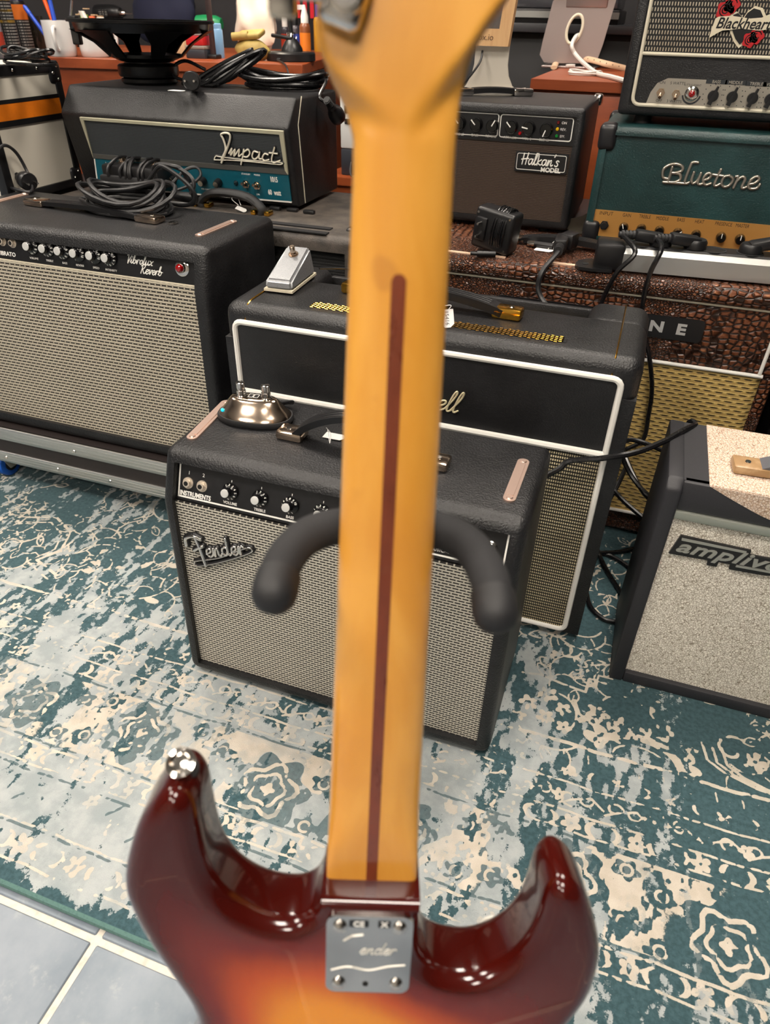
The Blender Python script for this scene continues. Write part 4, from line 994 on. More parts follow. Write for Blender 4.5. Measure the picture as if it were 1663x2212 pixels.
hp_ = [ha, ha+UZ*.012, ha*.82+hb*.18+UZ*.030, (ha+hb)/2+UZ*.035, ha*.18+hb*.82+UZ*.030, hb+UZ*.012, hb]
part('handle', MB().tube(smooth(hp_, 5), .0115, 10, flat=.75), RUBBER, dus)
for p_ in (ha, hb):
    for sx in (-1, 1): part('handle_bracket', MB().rbox(p_[0]-.006+sx*.016, p_[0]+.006+sx*.016, p_[1]-.012, p_[1]+.012, dz, dz+.010, .003), GOLD, dus)
part('corner_cap', MB().rbox(dx1-.05, dx1+.003, dy0+.05, dy0+.13, dz-.05, dz+.006, .008, 3), m_pl, dus)
for q in ((595, 454), (632, 457), (668, 462)): c = atz(*q, dz); part('clip', MB().rbox(c[0]-.013, c[0]+.013, c[1]-.006, c[1]+.006, dz, dz+.008, .003), PLAST, dus)

# ================================================================== amplifier head with the teal panel
ix0, ix1, iz0 = -1.252, -.700, .5585
ipr = [(1.462, iz0), (1.428, .713), (1.472, .763), (1.682, .763), (1.682, iz0)]
imp = thing('amplifier_head', 'black amplifier head with teal control panel and white script name on grey cloth', 'amplifier', ((ix0+ix1)/2, 1.56, dz))
part('cabinet', MB().bm(cab_bm(ix0, ix1, ipr, .006, 0, 0, 3)), BLK2, imp)
feet(imp, ix0+.06, ix1-.06, 1.50, 1.64, iz0+.0005, .009)
iV = unit(np.array([0, 1.428-1.462, .713-iz0])); iq = PL((0, 1.462, iz0), UX, iV); iq.o = iq.o+iq.N*.0015
def quad(m_, c4, pl, t, t0=0.):
    p = [pl.px(*q) for q in c4]; uv = [((v-pl.o)@pl.U, (v-pl.o)@pl.V) for v in p]; return m_.prism(uv, pl.o, pl.U, pl.V, pl.N, t, t0)
GREYC = weave('grey_grille_cloth', .0036, .0030, '#15181a', '#4a5054', '#2b3033', dx=(.2, .45), dz=(.2, .4))
part('grille_cloth', quad(MB(), [(202, 332), (617, 366), (605, 289), (183, 258)], iq, .002), GREYC, imp)
IVT = mat('ivory_trim', '#a9a690', .45)
for c4 in ([(174, 252), (183, 258), (605, 289), (613, 282)], [(613, 282), (605, 289), (617, 366), (624, 376)], [(174, 252), (204, 340), (202, 332), (183, 258)]):
    part('frame_trim', quad(MB(), c4, iq, .005), IVT, imp)
part('frame_trim', quad(MB(), [(204, 340), (624, 376), (617, 365), (202, 331)], iq, .0045), mat('trim_grey', '#4a4a48', .5), imp)
TEALP = speck('teal_panel', '#0b5566', .4, .3, 60, '#083f4d')
IP = part('control_panel', quad(MB(), [(214, 400), (631, 436), (624, 376), (204, 341)], iq, .003), TEALP, imp)
part('panel_line', quad(MB(), [(214, 402), (631, 437), (631, 434), (214, 399)], iq, .0034), INK, IP); part('panel_line', quad(MB(), [(212, 400), (214.5, 400), (207, 342), (204.5, 342)], iq, .0034), INK, IP)
ip_ = PL(iq.uv(0, 0, .003), iq.U, iq.V)
for q in ((375, 384), (408, 387), (440, 390), (473, 393)): small_knob(IP, ip_.px(*q), ip_, .0085, .016, 0, PLAST, False, mat('knob_spun_metal', '#d9d3c4', .25, 1.))
part('indicator_light', MB().lathe([(.005, 0), (.005, .002), (.003, .005)], ip_.px(510, 395), ip_.N, 14), mat('led_dark', '#1c2a2e', .2), IP)
for q in ((532, 397), (556, 400)): toggle(IP, ip_.px(*q), ip_, True, 1.35, NICKEL)
for s_, q, h in (('1015', (592, 388), .0105), ('60  watt', (593, 416), .0105), ('Impact', (237, 355), .0085), ('STANDBY', (531, 376), .0034), ('MAINS', (555, 378), .0034), ('ON', (534, 417), .0036), ('ON', (557, 420), .0036), ('BASS', (414, 405), .0034), ('MID-RANGE', (446, 409), .0034), ('TREBLE', (479, 411), .0034)):
    word(IP, s_, ip_.px(*q), ip_, h, bold=.03 if h > .008 else 0, xs=.6 if h > .008 else 1.)
ib = PL(iq.uv(0, 0, .0035), iq.U, iq.V); i0 = ib.px(470, 345)
def ipx(pts): return [((ib.px(*p)-ib.o)@ib.U, (ib.px(*p)-ib.o)@ib.V) for p in pts]
IB = MB(); lt_ = MB()
paths = [[(480, 343), (489, 322), (484, 300), (479, 290), (488, 286), (498, 290), (497, 305), (488, 330), (480, 350)],
         [(496, 330), (502, 320), (500, 334), (509, 322), (507, 336), (518, 322), (517, 336), (524, 332)],
         [(528, 322), (526, 336), (522, 354)], [(527, 328), (537, 322), (541, 330), (535, 338), (527, 337)],
         [(558, 328), (550, 326), (546, 336), (551, 343), (559, 337), (562, 328), (561, 341), (567, 342)],
         [(580, 333), (573, 331), (568, 340), (573, 346), (582, 344)], [(594, 318), (588, 343), (593, 350), (606, 346)], [(583, 329), (600, 331)],
         [(464, 344), (468, 336), (480, 338), (540, 345), (606, 350), (607, 354), (590, 353), (520, 346), (464, 344)]]
for k, p in enumerate(paths):
    q = ipx(p); s3d = [ib.o+ib.U*a+ib.V*b+ib.N*.003 for a, b in smooth(q, 5)]; pen(lt_, s3d, .0017 if k not in (0, 8) else (.0022 if k == 0 else .0011), 6)
    pen(IB, [v-ib.N*.0030 for v in s3d], .0034, 6)
bk_ = part('name_badge', IB, PLAST, imp, sharp=70); part('badge_script', lt_, mat('script_ivory', '#ded9c8', .5), bk_, sharp=60)
part('side_piping', MB().tube([(ix1+.0008, 1.492, iz0+.004), (ix1+.0008, 1.474, .715), (ix1+.0008, 1.496, .7635)], .0011, 6), CREAMP, imp)

# ================================================================== white cabinet with the orange stripe (far left)
wx = -1.292
wh = thing('speaker_cabinet', 'white cabinet with orange stripe, black edging and riveted corners', 'cabinet', (-1.55, 1.33, .552))
wq = PL((wx, 0, 0), -UY*-1, UZ)
W_y0, W_y1, W_z0, W_z1 = 1.262, 1.500, .552, .803
part('body', MB().box(-1.86, wx-.001, W_y0+.001, W_y1-.001, W_z0+.001, W_z1-.001), mat('white_laminate', '#c9c3b6', .5), wh)
def wz(px, py): return atx(px, py, wx)[2]
z1a, z2a, z3a, z4a = wz(118, 203), wz(121, 211), wz(130, 244), wz(133, 256)
wf = MB()
part('orange_band', MB().box(wx-.001, wx+.0015, W_y0+.01, W_y1-.012, z3a, z2a), speck('orange_vinyl', '#e0760c', .5, .15, 200, '#b85a05'), wh)
for za, zb2 in ((z2a, z1a), (z4a, z3a)): part('black_band', MB().box(wx-.001, wx+.002, W_y0+.01, W_y1-.012, za, zb2), PLAST, wh)
for a in ((W_y0, W_y0+.022, W_z0, W_z1), (W_y1-.020, W_y1, W_z0, W_z1), (W_y0, W_y1, W_z0, W_z0+.018), (W_y0, W_y1, W_z1-.020, W_z1)):
    part('edge_trim', MB().rbox(wx-.02, wx+.003, a[0], a[1], a[2], a[3], .003, 2), PLAST, wh)
part('edge_trim', MB().rbox(-1.86, wx, W_y1-.018, W_y1+.002, W_z1-.018, W_z1+.002, .003, 2), PLAST, wh)
for zz in (W_z0+.02, W_z1-.02):
    o = part('corner_cap', MB().rbox(wx-.03, wx+.005, W_y1-.036, W_y1+.004, zz-.022, zz+.022, .010, 3), m_pl, wh)
    for dy_, dz_ in ((-.026, 0), (-.012, .012), (-.012, -.012)): part('rivet', MB().lathe([(.003, 0), (.0022, .0015)], (wx+.005, W_y1+dy_, zz+dz_), UX, 10), CHROME, o)
for yy2 in (1.36, 1.43): part('rivet', MB().lathe([(.003, 0), (.0022, .0015)], (wx+.003, yy2, W_z1-.010), UX, 10), CHROME, wh)
wsp = thing('speaker_cabinet', 'black cabinet with plain sides under the white and orange cabinet', 'cabinet', (-1.58, 1.42, 0))
part('cabinet', MB().bm(cab_bm(-1.9, -1.296, [(1.302, 0), (1.302, .552), (1.62, .552), (1.62, 0)], .01, 0, 0, 2)), BLK2, wsp)

# ================================================================== grey vintage combo (right)
qx0, qx1, qy0, qy1 = .108, .80, .884, 1.070
GREYV = speck('charcoal_vinyl', '#26262a', .55, .35, 500, '#3a3a3e', bump=.4)
def fleck_fn(a, b, c):
    def fn(g):
        v = g.xyz(g.x, g.y, g.z); e = g.voro(270, 'DISTANCE_TO_EDGE', v); n = g.noise(300, 2, .6); st = g.noise(40, 2, .5, g.xyz(g.x*6, g.y, g.z*.15)); big = g.noise(7, 3)
        k = g.mix(e.sm(.02, .10), c, g.mix(n.sm(.35, .65), a, b)); k = g.mix(st.sm(.62, .72)*.35, k, c)
        k = g.mix(g.noise(13, 4, .7).sm(.66, .74)*.45, k, '#b0673a'); g.set('Base Color', g.mix(big.sm(.55, .8)*.15, k, c)); g.set('Roughness', .7); g.bump(e.sm(0, .1), .4, .0006)
    return fn
FLECK = mat('flecked_grille_cloth', '#b5aea0', .7, fn=fleck_fn('#cbc5b8', '#eee9de', '#8f8473'))
FLECKV = mat('flecked_vinyl', '#cbb7a2', .45, fn=fleck_fn('#c9ae96', '#e0d2c4', '#8f7059'))
amv = thing('guitar_combo_amplifier', 'vintage charcoal combo amp with flecked cream cloth and grey block-letter badge', 'amplifier', ((qx0+qx1)/2, .97, 0))
ZT = .395
part('body', MB().box(qx0+.004, qx1-.004, qy0+.016, qy1, .004, ZT-.004), GREYV, amv)
for xx in (qx0, qx1-.022):
    part('side_board', MB().bm(cab_bm(xx, xx+.022, [(qy0-.002, .0), (qy0-.002, ZT-.012), (qy0+.012, ZT+.001), (qy1+.004, ZT+.001), (qy1+.004, 0)], .004, 0, 0, 2)), GREYV, amv)
part('bottom_rail', MB().rbox(qx0+.022, qx1-.022, qy0-.001, qy0+.03, .0, .022, .003), GREYV, amv)
aq2 = PL((0, qy0+.008, 0), UX, UZ); zst = .340
part('grille_cloth', MB().box(qx0+.021, qx1-.021, qy0+.008, qy0+.018, .021, zst-.004), FLECK, amv)
part('metal_strip', MB().rbox(qx0+.021, qx1-.021, qy0+.001, qy0+.012, zst-.005, zst+.009, .003, 2), mat('worn_tin', '#aeb2a8', .4, .8), amv)
part('upper_board', MB().rbox(qx0+.021, qx1-.021, qy0+.004, qy0+.02, zst+.009, ZT, .003), GREYV, amv)
part('top_board', MB().box(qx0+.021, .162, qy0+.010, qy1, ZT-.004, ZT), GREYV, amv)
part('top_vinyl', MB().rbox(.1615, qx1-.022, qy0+.006, qy1+.002, ZT-.003, ZT+.0015, .001), FLECKV, amv)
cv = [(.1615, ZT+.001), (.20, ZT-.016), (.25, ZT-.034), (.32, ZT-.046), (.45, ZT-.050), (.6, ZT-.046), (.72, ZT-.02), (.765, ZT+.001)]
part('front_vinyl', MB().prism([tuple(p) for p in smooth(cv, 4)], (0, qy0+.0042, 0), UX, UZ, -UY, .0012), FLECKV, amv)
strap_handle(amv, atz(1632, 1018, ZT+.002), np.array([.52, .965, ZT+.002]), .03, .03, .010, caps=(.050, .036, .013), capmat=speck('tan_plastic', '#9a7a55', .35, .5, 60, '#c9ab84'), mm=mat('grey_strap', '#55555a', .5))
bq3 = PL((0, qy0+.0075, 0), UX, UZ)
def apx(pts): return [(bq3.px(*p)[0], bq3.px(*p)[2]) for p in pts]
AB = part('name_badge', MB().prism(apx([(1470, 1154), (1622, 1187), (1619, 1196), (1672, 1206), (1720, 1222), (1716, 1246), (1640, 1238), (1574, 1226), (1577, 1216), (1552, 1211), (1547, 1221), (1526, 1217), (1529, 1207), (1444, 1192)]), (0, qy0+.0075, 0), UX, UZ, -UY, .004), PLAST, amv)
STL = mat('badge_grey_metal', '#a9a9a2', .35, .6)
part('badge_bar', MB().prism(apx([(1473, 1158), (1612, 1187), (1610, 1191), (1472, 1163)]), (0, qy0+.0035, 0), UX, UZ, -UY, .0015), STL, AB)
part('badge_bar', MB().prism(apx([(1590, 1216), (1700, 1236), (1700, 1240), (1588, 1220)]), (0, qy0+.0035, 0), UX, UZ, -UY, .0015), STL, AB)
b4 = PL((0, qy0+.0035, 0), UX, UZ)
o1 = b4.px(1458, 1184); dd_ = unit(b4.px(1660, 1222)-o1)
part('badge_letters', MB().text('amplivox', o1+UZ*.0062, UX, UZ, .0205, .0018, bold=.018, shear=.35, align='l', xs=1.45, spacing=1.05), STL, AB, flat=True)

# ================================================================== black floor amp at the far right
rb_ = thing('guitar_combo_amplifier', 'black combo amp with perforated grille and chrome-topped knobs behind the vintage combo', 'amplifier', (.62, 1.5, 0))
part('cabinet', MB().bm(cab_bm(.315, .95, [(1.36, .0), (1.36, .53), (1.575, .53), (1.575, .0)], .010, .016, .012, 3)), BLK2, rb_)
part('grille_cloth', MB().box(.33, .935, 1.370, 1.374, .255, .515), weave('perforated_black', .008, .008, '#020202', '#151516', '#0c0c0d', dx=(.3, .6), dz=(.25, .45)), rb_)
part('metal_strip', MB().rbox(.33, .40, 1.352, 1.372, .236, .248, .002), mat('dark_steel', '#5a5a60', .35, .8), rb_)
lg_ = part('knob_ledge', MB().rbox(.300, .95, 1.235, 1.37, .135, .150, .003), PLAST, rb_)
lq_ = PL((0, 1.28, .150), UX, UY)
for q in ((1612, 998), (1656, 1008)): c = atz(*q, .165)*np.array([1, 1, 0])+UZ*.150; small_knob(lg_, c, lq_, .0145, .026, 0, PLAST, False, CHROME)
part('ledge_support', MB().box(.32, .94, 1.30, 1.365, .0, .137), PLAST, rb_)

# ================================================================== the guitar (back towards the viewer) and its stand
def dep(px, py, t): return CO+ray(px, py)*t
gN, gH = dep(873, 330, .294), dep(803, 1862, .434)
gA = unit(gN-gH); gL = unit(CR-gA*(CR@gA)); gB = np.cross(gL, gA)
if gB@CW > 0: gB = -gB
def g3(u, v, w): return gH+gL*u+gA*v+gB*w          # u across, v up the neck, w towards the viewer (m)
def guv(px, py, w):
    q = atp(px, py, gH+gB*w, gB)-gH; return q@gL, q@gA
gtr = thing('electric_guitar', 'sunburst double-cutaway electric guitar seen from behind, maple neck with dark centre stripe', 'guitar', g3(0, -.395, .006))
mm = lambda pts: [(a/1000, b/1000) for a, b in pts]
ol_ = mm([(-29, -1), (-31, -9), (-36, -18), (-48, -23.5), (-66, -20), (-82, -8), (-92, 10), (-96, 28), (-98, 46), (-100, 62), (-105, 71), (-113, 73), (-122, 66), (-133, 48), (-141, 24), (-145, 2), (-143, -16), (-136, -40), (-124, -70), (-113, -96), (-109, -115), (-111, -135), (-122, -168), (-142, -208), (-160, -250), (-165, -285), (-156, -325), (-130, -360), (-90, -384), (-40, -395), (10, -396), (60, -392), (104, -378), (140, -350), (160, -312), (165, -272), (157, -232), (140, -196), (124, -165), (118, -142), (124, -122), (134, -102), (142, -76), (143, -46), (136, -18), (127, 3), (117, 14), (108, 14), (102, 4), (100, -14), (96, -34), (86, -53), (70, -65), (54, -66), (40, -60), (32, -46), (29.5, -25), (29, -1)])
body_o = [np.array(p) for p in smooth(ol_, 4)]      # open at the heel, closed by the straight heel edge
bo = np.array(body_o); nb = len(bo)
area = .5*np.sum(bo[:, 0]*np.roll(bo[:, 1], -1)-np.roll(bo[:, 0], -1)*bo[:, 1]); sg = 1 if area > 0 else -1
tan_ = np.roll(bo, -1, 0)-np.roll(bo, 1, 0); tan_ /= np.linalg.norm(tan_, axis=1)[:, None]; inn = np.stack([-tan_[:, 1], tan_[:, 0]], -1)*sg
heel = np.clip(1-np.abs(bo[:, 0])/.045, 0, 1)*np.clip(1-np.abs(bo[:, 1])/.03, 0, 1)
rad = .0115*(1-.75*np.clip(heel*2, 0, 1))
WB, WF = .029, -.016                                # back and front faces
rings = []
for a in np.linspace(0, math.pi/2, 6): rings.append((bo+inn*(rad*(1-math.cos(math.pi/2-a)))[:, None]*1., WB-rad*(1-math.sin(a+0))*1.) if False else (bo+inn*(rad*(1-math.sin(a)))[:, None], WB-rad*(1-math.cos(a))))
rings = rings[::1]                                   # from the back face edge out to the side
rf = rad*.8
for a in np.linspace(0, math.pi/2, 5): rings.append((bo+inn*(rf*(1-math.cos(a)))[:, None], WF+rf*(1-math.sin(a))))
bv = []; bf = []
for k, (p, w_) in enumerate(rings):
    for i in range(nb): bv.append(g3(p[i, 0], p[i, 1], w_[i]))
for k in range(len(rings)-1):
    for i in range(nb): j = (i+1) % nb; bf.append((k*nb+i, k*nb+j, (k+1)*nb+j, (k+1)*nb+i))
def cap(ring, w_, step, base):
    """fill a face with a fine triangulation"""
    P2 = [Vector((float(a), float(b))) for a, b in ring]; inside = []
    xs2, ys2 = np.arange(ring[:, 0].min(), ring[:, 0].max(), step), np.arange(ring[:, 1].min(), ring[:, 1].max(), step)
    for x in xs2:
        cr = []
        for i in range(nb):
            (ax_, ay_), (bx_, by_) = ring[i], ring[(i+1) % nb]
            if (ax_ > x) != (bx_ > x): cr.append(ay_+(x-ax_)/(bx_-ax_)*(by_-ay_))
        cr.sort()
        for y in ys2:
            if sum(1 for c in cr if c < y-step*.4) % 2 == 1 and sum(1 for c in cr if c < y+step*.4) % 2 == 1: inside.append(Vector((x, y)))
    vs, es, fs, *_ = delaunay_2d_cdt(P2+inside, [], [list(range(nb))], 1, 1e-7)
    return vs, fs
nv0 = len(bv); wm = float(rings[0][1].mean())
vs, fs = cap(rings[0][0], rings[0][1], .006, 0)
o_ = len(bv); bv += [g3(p.x, p.y, WB) for p in vs]; bf += [tuple(i+o_ for i in q) for q in fs]
vs2, fs2 = cap(rings[-1][0], rings[-1][1], .03, 0)
o2_ = len(bv); bv += [g3(p.x, p.y, WF) for p in vs2]; bf += [tuple(i+o2_ for i in q) for q in fs2]
bm2 = MB(); bm2.add(bv, bf)
def burst_fn(g):
    d, _, _2 = g.attr('burst'); n = g.noise(90, 4, .6, g.xyz(g.x, g.y, g.z*.15)); d = d+(n-.5)*.05
    c = g.mix(d.sm(.10, .45), '#3a0a06', '#6e1808'); c = g.mix(d.sm(.35, .66), c, '#b34706'); c = g.mix(d.sm(.58, .95), c, '#d98608')
    g.set('Base Color', c); g.set('Roughness', .16)
    g.b.inputs['Specular IOR Level'].default_value = .25; g.b.inputs['Coat Weight'].default_value = .55; g.b.inputs['Coat Roughness'].default_value = .025
m_burst = mat('sunburst_lacquer', '#7a1c0a', .2, fn=burst_fn)
body = part('body', bm2, m_burst, gtr, sharp=32)
Minv = Matrix.Translation(gtr.location)
co = np.array([tuple(v.co) for v in body.data.vertices])+np.array(gtr.location)-gH
uu, vv, ww = co@gL, co@gA, co@gB
dd = np.full(len(uu), 9.)
for i in range(nb):
    a, b = bo[i], bo[(i+1) % nb]
    if abs(a[1]+.001) < .0005 and abs(b[1]+.001) < .0005: pass
    e = b-a; t_ = np.clip(((uu-a[0])*e[0]+(vv-a[1])*e[1])/(e@e+1e-12), 0, 1); dd = np.minimum(dd, np.hypot(uu-a[0]-t_*e[0], vv-a[1]-t_*e[1]))
eg = np.zeros(len(body.data.edges)*2, np.int64); body.data.edges.foreach_get('vertices', eg); eg = eg.reshape(-1, 2)
fixed = ww < WB-.0005
dd = np.where(ww < WB-.003, 0, dd); cnt = np.bincount(eg.ravel(), minlength=len(dd))
for _ in range(70):      # round off the ridge lines of the distance field, like a sprayed fade
    sm2 = np.bincount(eg[:, 0], dd[eg[:, 1]], len(dd))+np.bincount(eg[:, 1], dd[eg[:, 0]], len(dd)); dd = np.where(fixed, dd, .5*dd+.5*sm2/np.maximum(cnt, 1))
at = body.data.attributes.new('burst', 'FLOAT_COLOR', 'POINT'); q4 = np.clip(dd/.062, 0, 1)
at.data.foreach_set('color', np.stack([q4, q4, q4, np.ones_like(q4)], -1).astype(np.float32).ravel())
# neck with headstock
def maple_fn(g):
    n = g.noise(26, 4, .6, g.xyz(g.x, g.y, g.z*.12), .6); f = g.noise(9, 3, .55); b = g.noise(30, 2)
    c = g.mix(n.sm(.3, .7), '#c98a30', '#d79c43'); c = g.mix(f.sm(.45, .75)*.35, c, '#b9742a'); c = g.mix(b.sm(.66, .74)*.3, c, '#8a5220')
    g.set('Base Color', c); g.set('Roughness', .3); g.b.inputs['Coat Weight'].default_value = .8; g.b.inputs['Coat Roughness'].default_value = .12
MAPLE = mat('amber_maple', '#d0923a', .3, fn=maple_fn)
nk = MB(); nv = []; M_ = 22
stations = list(np.linspace(-.055, .03, 8))+list(np.linspace(.045, .385, 14))
def hw(v): return .0275-(.0275-.0213)*np.clip(v/.395, 0, 1)
def nb_w(v): return .0105+.003*np.clip(1-v/.39, 0, 1)
def nsec(v):
    h, b = hw(v), nb_w(v); k = np.clip((v-.008)/.045, 0, 1); k = k*k*(3-2*k); sec = []
    for i in range(M_+1):
        t = math.pi*i/M_; cx_, sx_ = math.cos(t), math.sin(t)
        rx_, rw_ = h*cx_, b*(sx_**.85)
        ex = .16; bx_, bw_ = h*math.copysign(abs(cx_)**ex, cx_), (.0)*1+.0125*(abs(sx_)**ex)
        sec.append((rx_*k+bx_*(1-k), rw_*k+bw_*(1-k)))
    return sec+[(-h, -.009), (h, -.009)]
NS = M_+3
for v in stations:
    for (a, w_) in nsec(v): nv.append(g3(a, v, w_))
nf = []
for k in range(len(stations)-1):
    for i in range(NS): j = (i+1) % NS; nf.append((k*NS+i, k*NS+j, (k+1)*NS+j, (k+1)*NS+i))
nf.append(tuple(range(NS-1, -1, -1)))
nk.add(nv, nf)
# headstock: the flat back starts in a V and the round of the neck fades out on both sides of it
LT = np.array([(385, -21.3), (398, -21.6), (409, -25), (419, -31), (429, -35.5), (438, -36.5), (450, -36.5), (500, -38), (548, -40), (562, -37), (570, -30), (574, -18)])/1000
RT = np.array([(385, 21.3), (398, 21.3), (414, 21.8), (428, 24.5), (438.5, 30), (449, 38), (462, 46), (484, 52), (512, 50), (540, 38), (560, 20), (574, -8)])/1000
hvv = list(np.linspace(.385, .47, 36))+list(np.linspace(.474, .574, 16)); NU = 34; hv_ = []
for v in hvv:
    l_, r_ = np.interp(v, LT[:, 0], LT[:, 1]), np.interp(v, RT[:, 0], RT[:, 1]); top_r = []
    for i in range(NU+1):
        t = .5-.5*math.cos(math.pi*i/NU); u_ = r_+(l_-r_)*t
        x_ = abs((u_-(l_+r_)/2)/((r_-l_)/2)); prof_w = .0105*max(0, 1-x_*x_)**.425*(1-.45*float(np.clip((v-.398)/.02, 0, 1)))
        s_ = v-(.402+(abs(u_)*.66 if u_ < 0 else u_*1.25)); k = np.clip((s_+.010)/.011, 0, 1); k = k*k*(3-2*k)
        d_ = min(u_-l_, r_-u_); rr_ = .0035; fw = .0108-(rr_*(1-math.sqrt(max(0, 1-(1-d_/rr_)**2))) if d_ < rr_ else 0)
        top_r.append(g3(u_, v, prof_w*(1-k)+fw*k))
    hv_ += top_r+[g3(l_, v, -.0045 if v > .40 else -.009), g3(r_, v, -.0045 if v > .40 else -.009)]
NC = NU+3; hf_ = []
for k in range(len(hvv)-1):
    for i in range(NC): j = (i+1) % NC; hf_.append((k*NC+i, k*NC+j, (k+1)*NC+j, (k+1)*NC+i))
hf_.append(tuple((len(hvv)-1)*NC+i for i in range(NC))); hf_.append(tuple(range(NC-1, -1, -1)))
nk.add(hv_, hf_)
neck = part('neck', nk, MAPLE, gtr, sharp=35)
su, sv = guv(856, 590, .011); sv2 = -.004
sp = []
vtop = sv
for v in np.linspace(sv2, vtop-.003, 30): sp.append(v)
stv = []; stf = []
for v in sp+[vtop-.0015, vtop-.0004]:
    wdt = .0033 if v < vtop-.0028 else (.0025 if v < vtop-.001 else .0012)
    sec = nsec(v); top = max(p[1] for p in sec)
    def wat(x):
        best = min(sec[:M_+1], key=lambda p: abs(p[0]-x)); pts = sorted(sec[:M_+1]); 
        return float(np.interp(x, [p[0] for p in pts], [p[1] for p in pts]))
    for x, l_ in ((-wdt, -.002), (-wdt, .0003), (0, .0003), (wdt, .0003), (wdt, -.002)): stv.append(g3(x, v, wat(x)+l_))
ns = len(stv)//5
for k in range(ns-1):
    for i in range(5): j = (i+1) % 5; stf.append((k*5+i, k*5+j, k*5+5+j, k*5+5+i))
stf += [(4, 3, 2, 1, 0), tuple((ns-1)*5+i for i in range(5))]
part('centre_stripe', MB().add(stv, stf), wood('walnut_stripe', '#5a2410', '#74341a', .3, 'z', 20, .8), neck)
part('fretboard', MB().prism([(-.0272, -.055), (.0272, -.055), (.0212, .392), (-.0212, .392)], g3(0, 0, -.0085), gL, gA, -gB, .006), wood('maple_board', '#c08a3a', '#d6a55a', .35, 'z'), neck)
# neck plate
pw_, pt_, pb_ = .0255, -.0085, -.0720
plate_c = g3(0, (pt_+pb_)/2, WB)
def plate_fn(g):
    n = g.noise(18, 3, .5); g.set('Base Color', g.mix(n.sm(.3, .7), '#b5b4b2', '#d2d0cc')); g.set('Roughness', n*.12+.14); g.bump(n, .25, .002)
npl_ = part('neck_plate', MB().prism(rrect(pw_*2, pt_-pb_, .006, 5), plate_c, gL, gA, gB, .0022), mat('plate_chrome', '#b9bcc0', .15, 1., fn=plate_fn), gtr)
for sx in (-1, 1):
    for vv_ in (pt_-.008, pb_+.008): part('screw', MB().lathe([(.0043, .002), (.0040, .0034), (.0022, .0046), (.0008, .005)], g3(sx*(pw_-.008), vv_, WB), gB, 18), CHROME, npl_)
part('adjuster_hole', MB().lathe([(.0018, .0021), (.0018, .0026)], g3(-.0012, pb_+.0075, WB), gB, 12), mat('void', '#020202', .9), npl_)
pf = PL(g3(0, 0, WB+.0023), gL, gA)
for xx, nm in ((-.0065, 'CE'), (.0085, 'X')):
    c = g3(xx, pt_-.0055, WB+.0022); part('stamp', MB().prism(rrect(.0115 if nm == 'CE' else .0075, .0055, .0006, 1), c, gL, gA, gB, .0002), mat('stamp_dark', '#2b2d31', .4, .5), npl_); part('stamp_mark', MB().text(nm, c+gB*.0003, gL, gA, .0038, .0002, bold=.03), INK, npl_, flat=True)
m_et = mat('etched_steel', '#d9d6cc', .5, .6)
m_ = MB()
q = [g3(a, b, WB+.0023) for a, b in ((-.015, -.028), (-.010, -.024), (-.004, -.023))]; pen(m_, q, .0006, 5); part('etched_script', m_, m_et, npl_)
m_ = MB(); pen(m_, smooth([g3(a, b, WB+.0022) for a, b in ((-.022, -.053), (-.012, -.050), (.0, -.0525), (.012, -.049), (.022, -.0475))], 5), .0005, 5); part('etched_line', m_, m_et, npl_)
m_ = MB(); script(m_, 'ender', PL(g3(0, 0, WB+.0022), gL, gA), g3(-.006, -.039, WB+.0022), .009, .0004, 0, .3); part('etched_script', m_, m_et, npl_, sharp=60)
# strap button on the long horn, second one at the tail
for (u_, v_, ax) in ((-.1085, .0735, unit(gA*.80-gL*.12+gB*.55)), (0, -.396, -gA)):
    c = g3(u_, v_, .006)-ax*.003
    sb = part('strap_button', MB().lathe([(.0042, 0), (.0042, .008), (.0062, .0105), (.0085, .0125), (.0085, .0140), (.0060, .0148), (.0045, .0128), (.0010, .0122)], c, ax, 24), CHROME, gtr); part('felt_washer', MB().lathe([(.007, .0005), (.007, .0022)], c, ax, 20), RUBBER, sb)
# tuners on the back of the headstock
for k in range(6):
    u_, v_ = -.0245-.001*k, .4435+.0245*k
    ta = unit(gL*.35+gA*1); tb = unit(np.cross(gB, ta))
    c = g3(u_, v_, .0105)
    t_o = part('tuner', MB().obox(c+gB*.0045, tb, ta, gB, .0165, .0215, .009, .0035, 3), CHROME, gtr)
    part('tuner_cap', MB().lathe([(.0078, .009), (.0074, .0105), (.0052, .0110), (.0048, .0092)], c, gB, 22), CHROME, t_o)
    part('tuner_shaft', MB().cyl(c-gL*.006+gB*.004, c-gL*.019+gB*.004, .002, .002, 10).obox(c-gL*.024+gB*.004, gL, gA, gB, .011, .016, .006, .0025, 2), CHROME, t_o)
# front of the guitar: pickguard and strings (face the stand)
pg_poly = [tuple(bo[i]*.74+np.array([0, -.075])) for i in range(0, nb, 3)]
part('pickguard', MB().prism(pg_poly, g3(0, 0, WF), gL, gA, -gB, .002), mat('pickguard_white', '#d9d6cc', .3), gtr)
for k in range(6): u_ = -.0165+.0066*k; part('string', MB().cyl(g3(u_*1.5, -.23, WF-.009), g3(u_, .39, -.0175), .0003+.00005*k, None, 6), mat('string_steel', '#b5b5b8', .3, 1.), gtr)
part('bridge', MB().obox(g3(0, -.235, WF-.007), gL, gA, gB, .07, .04, .014, .002), CHROME, gtr)

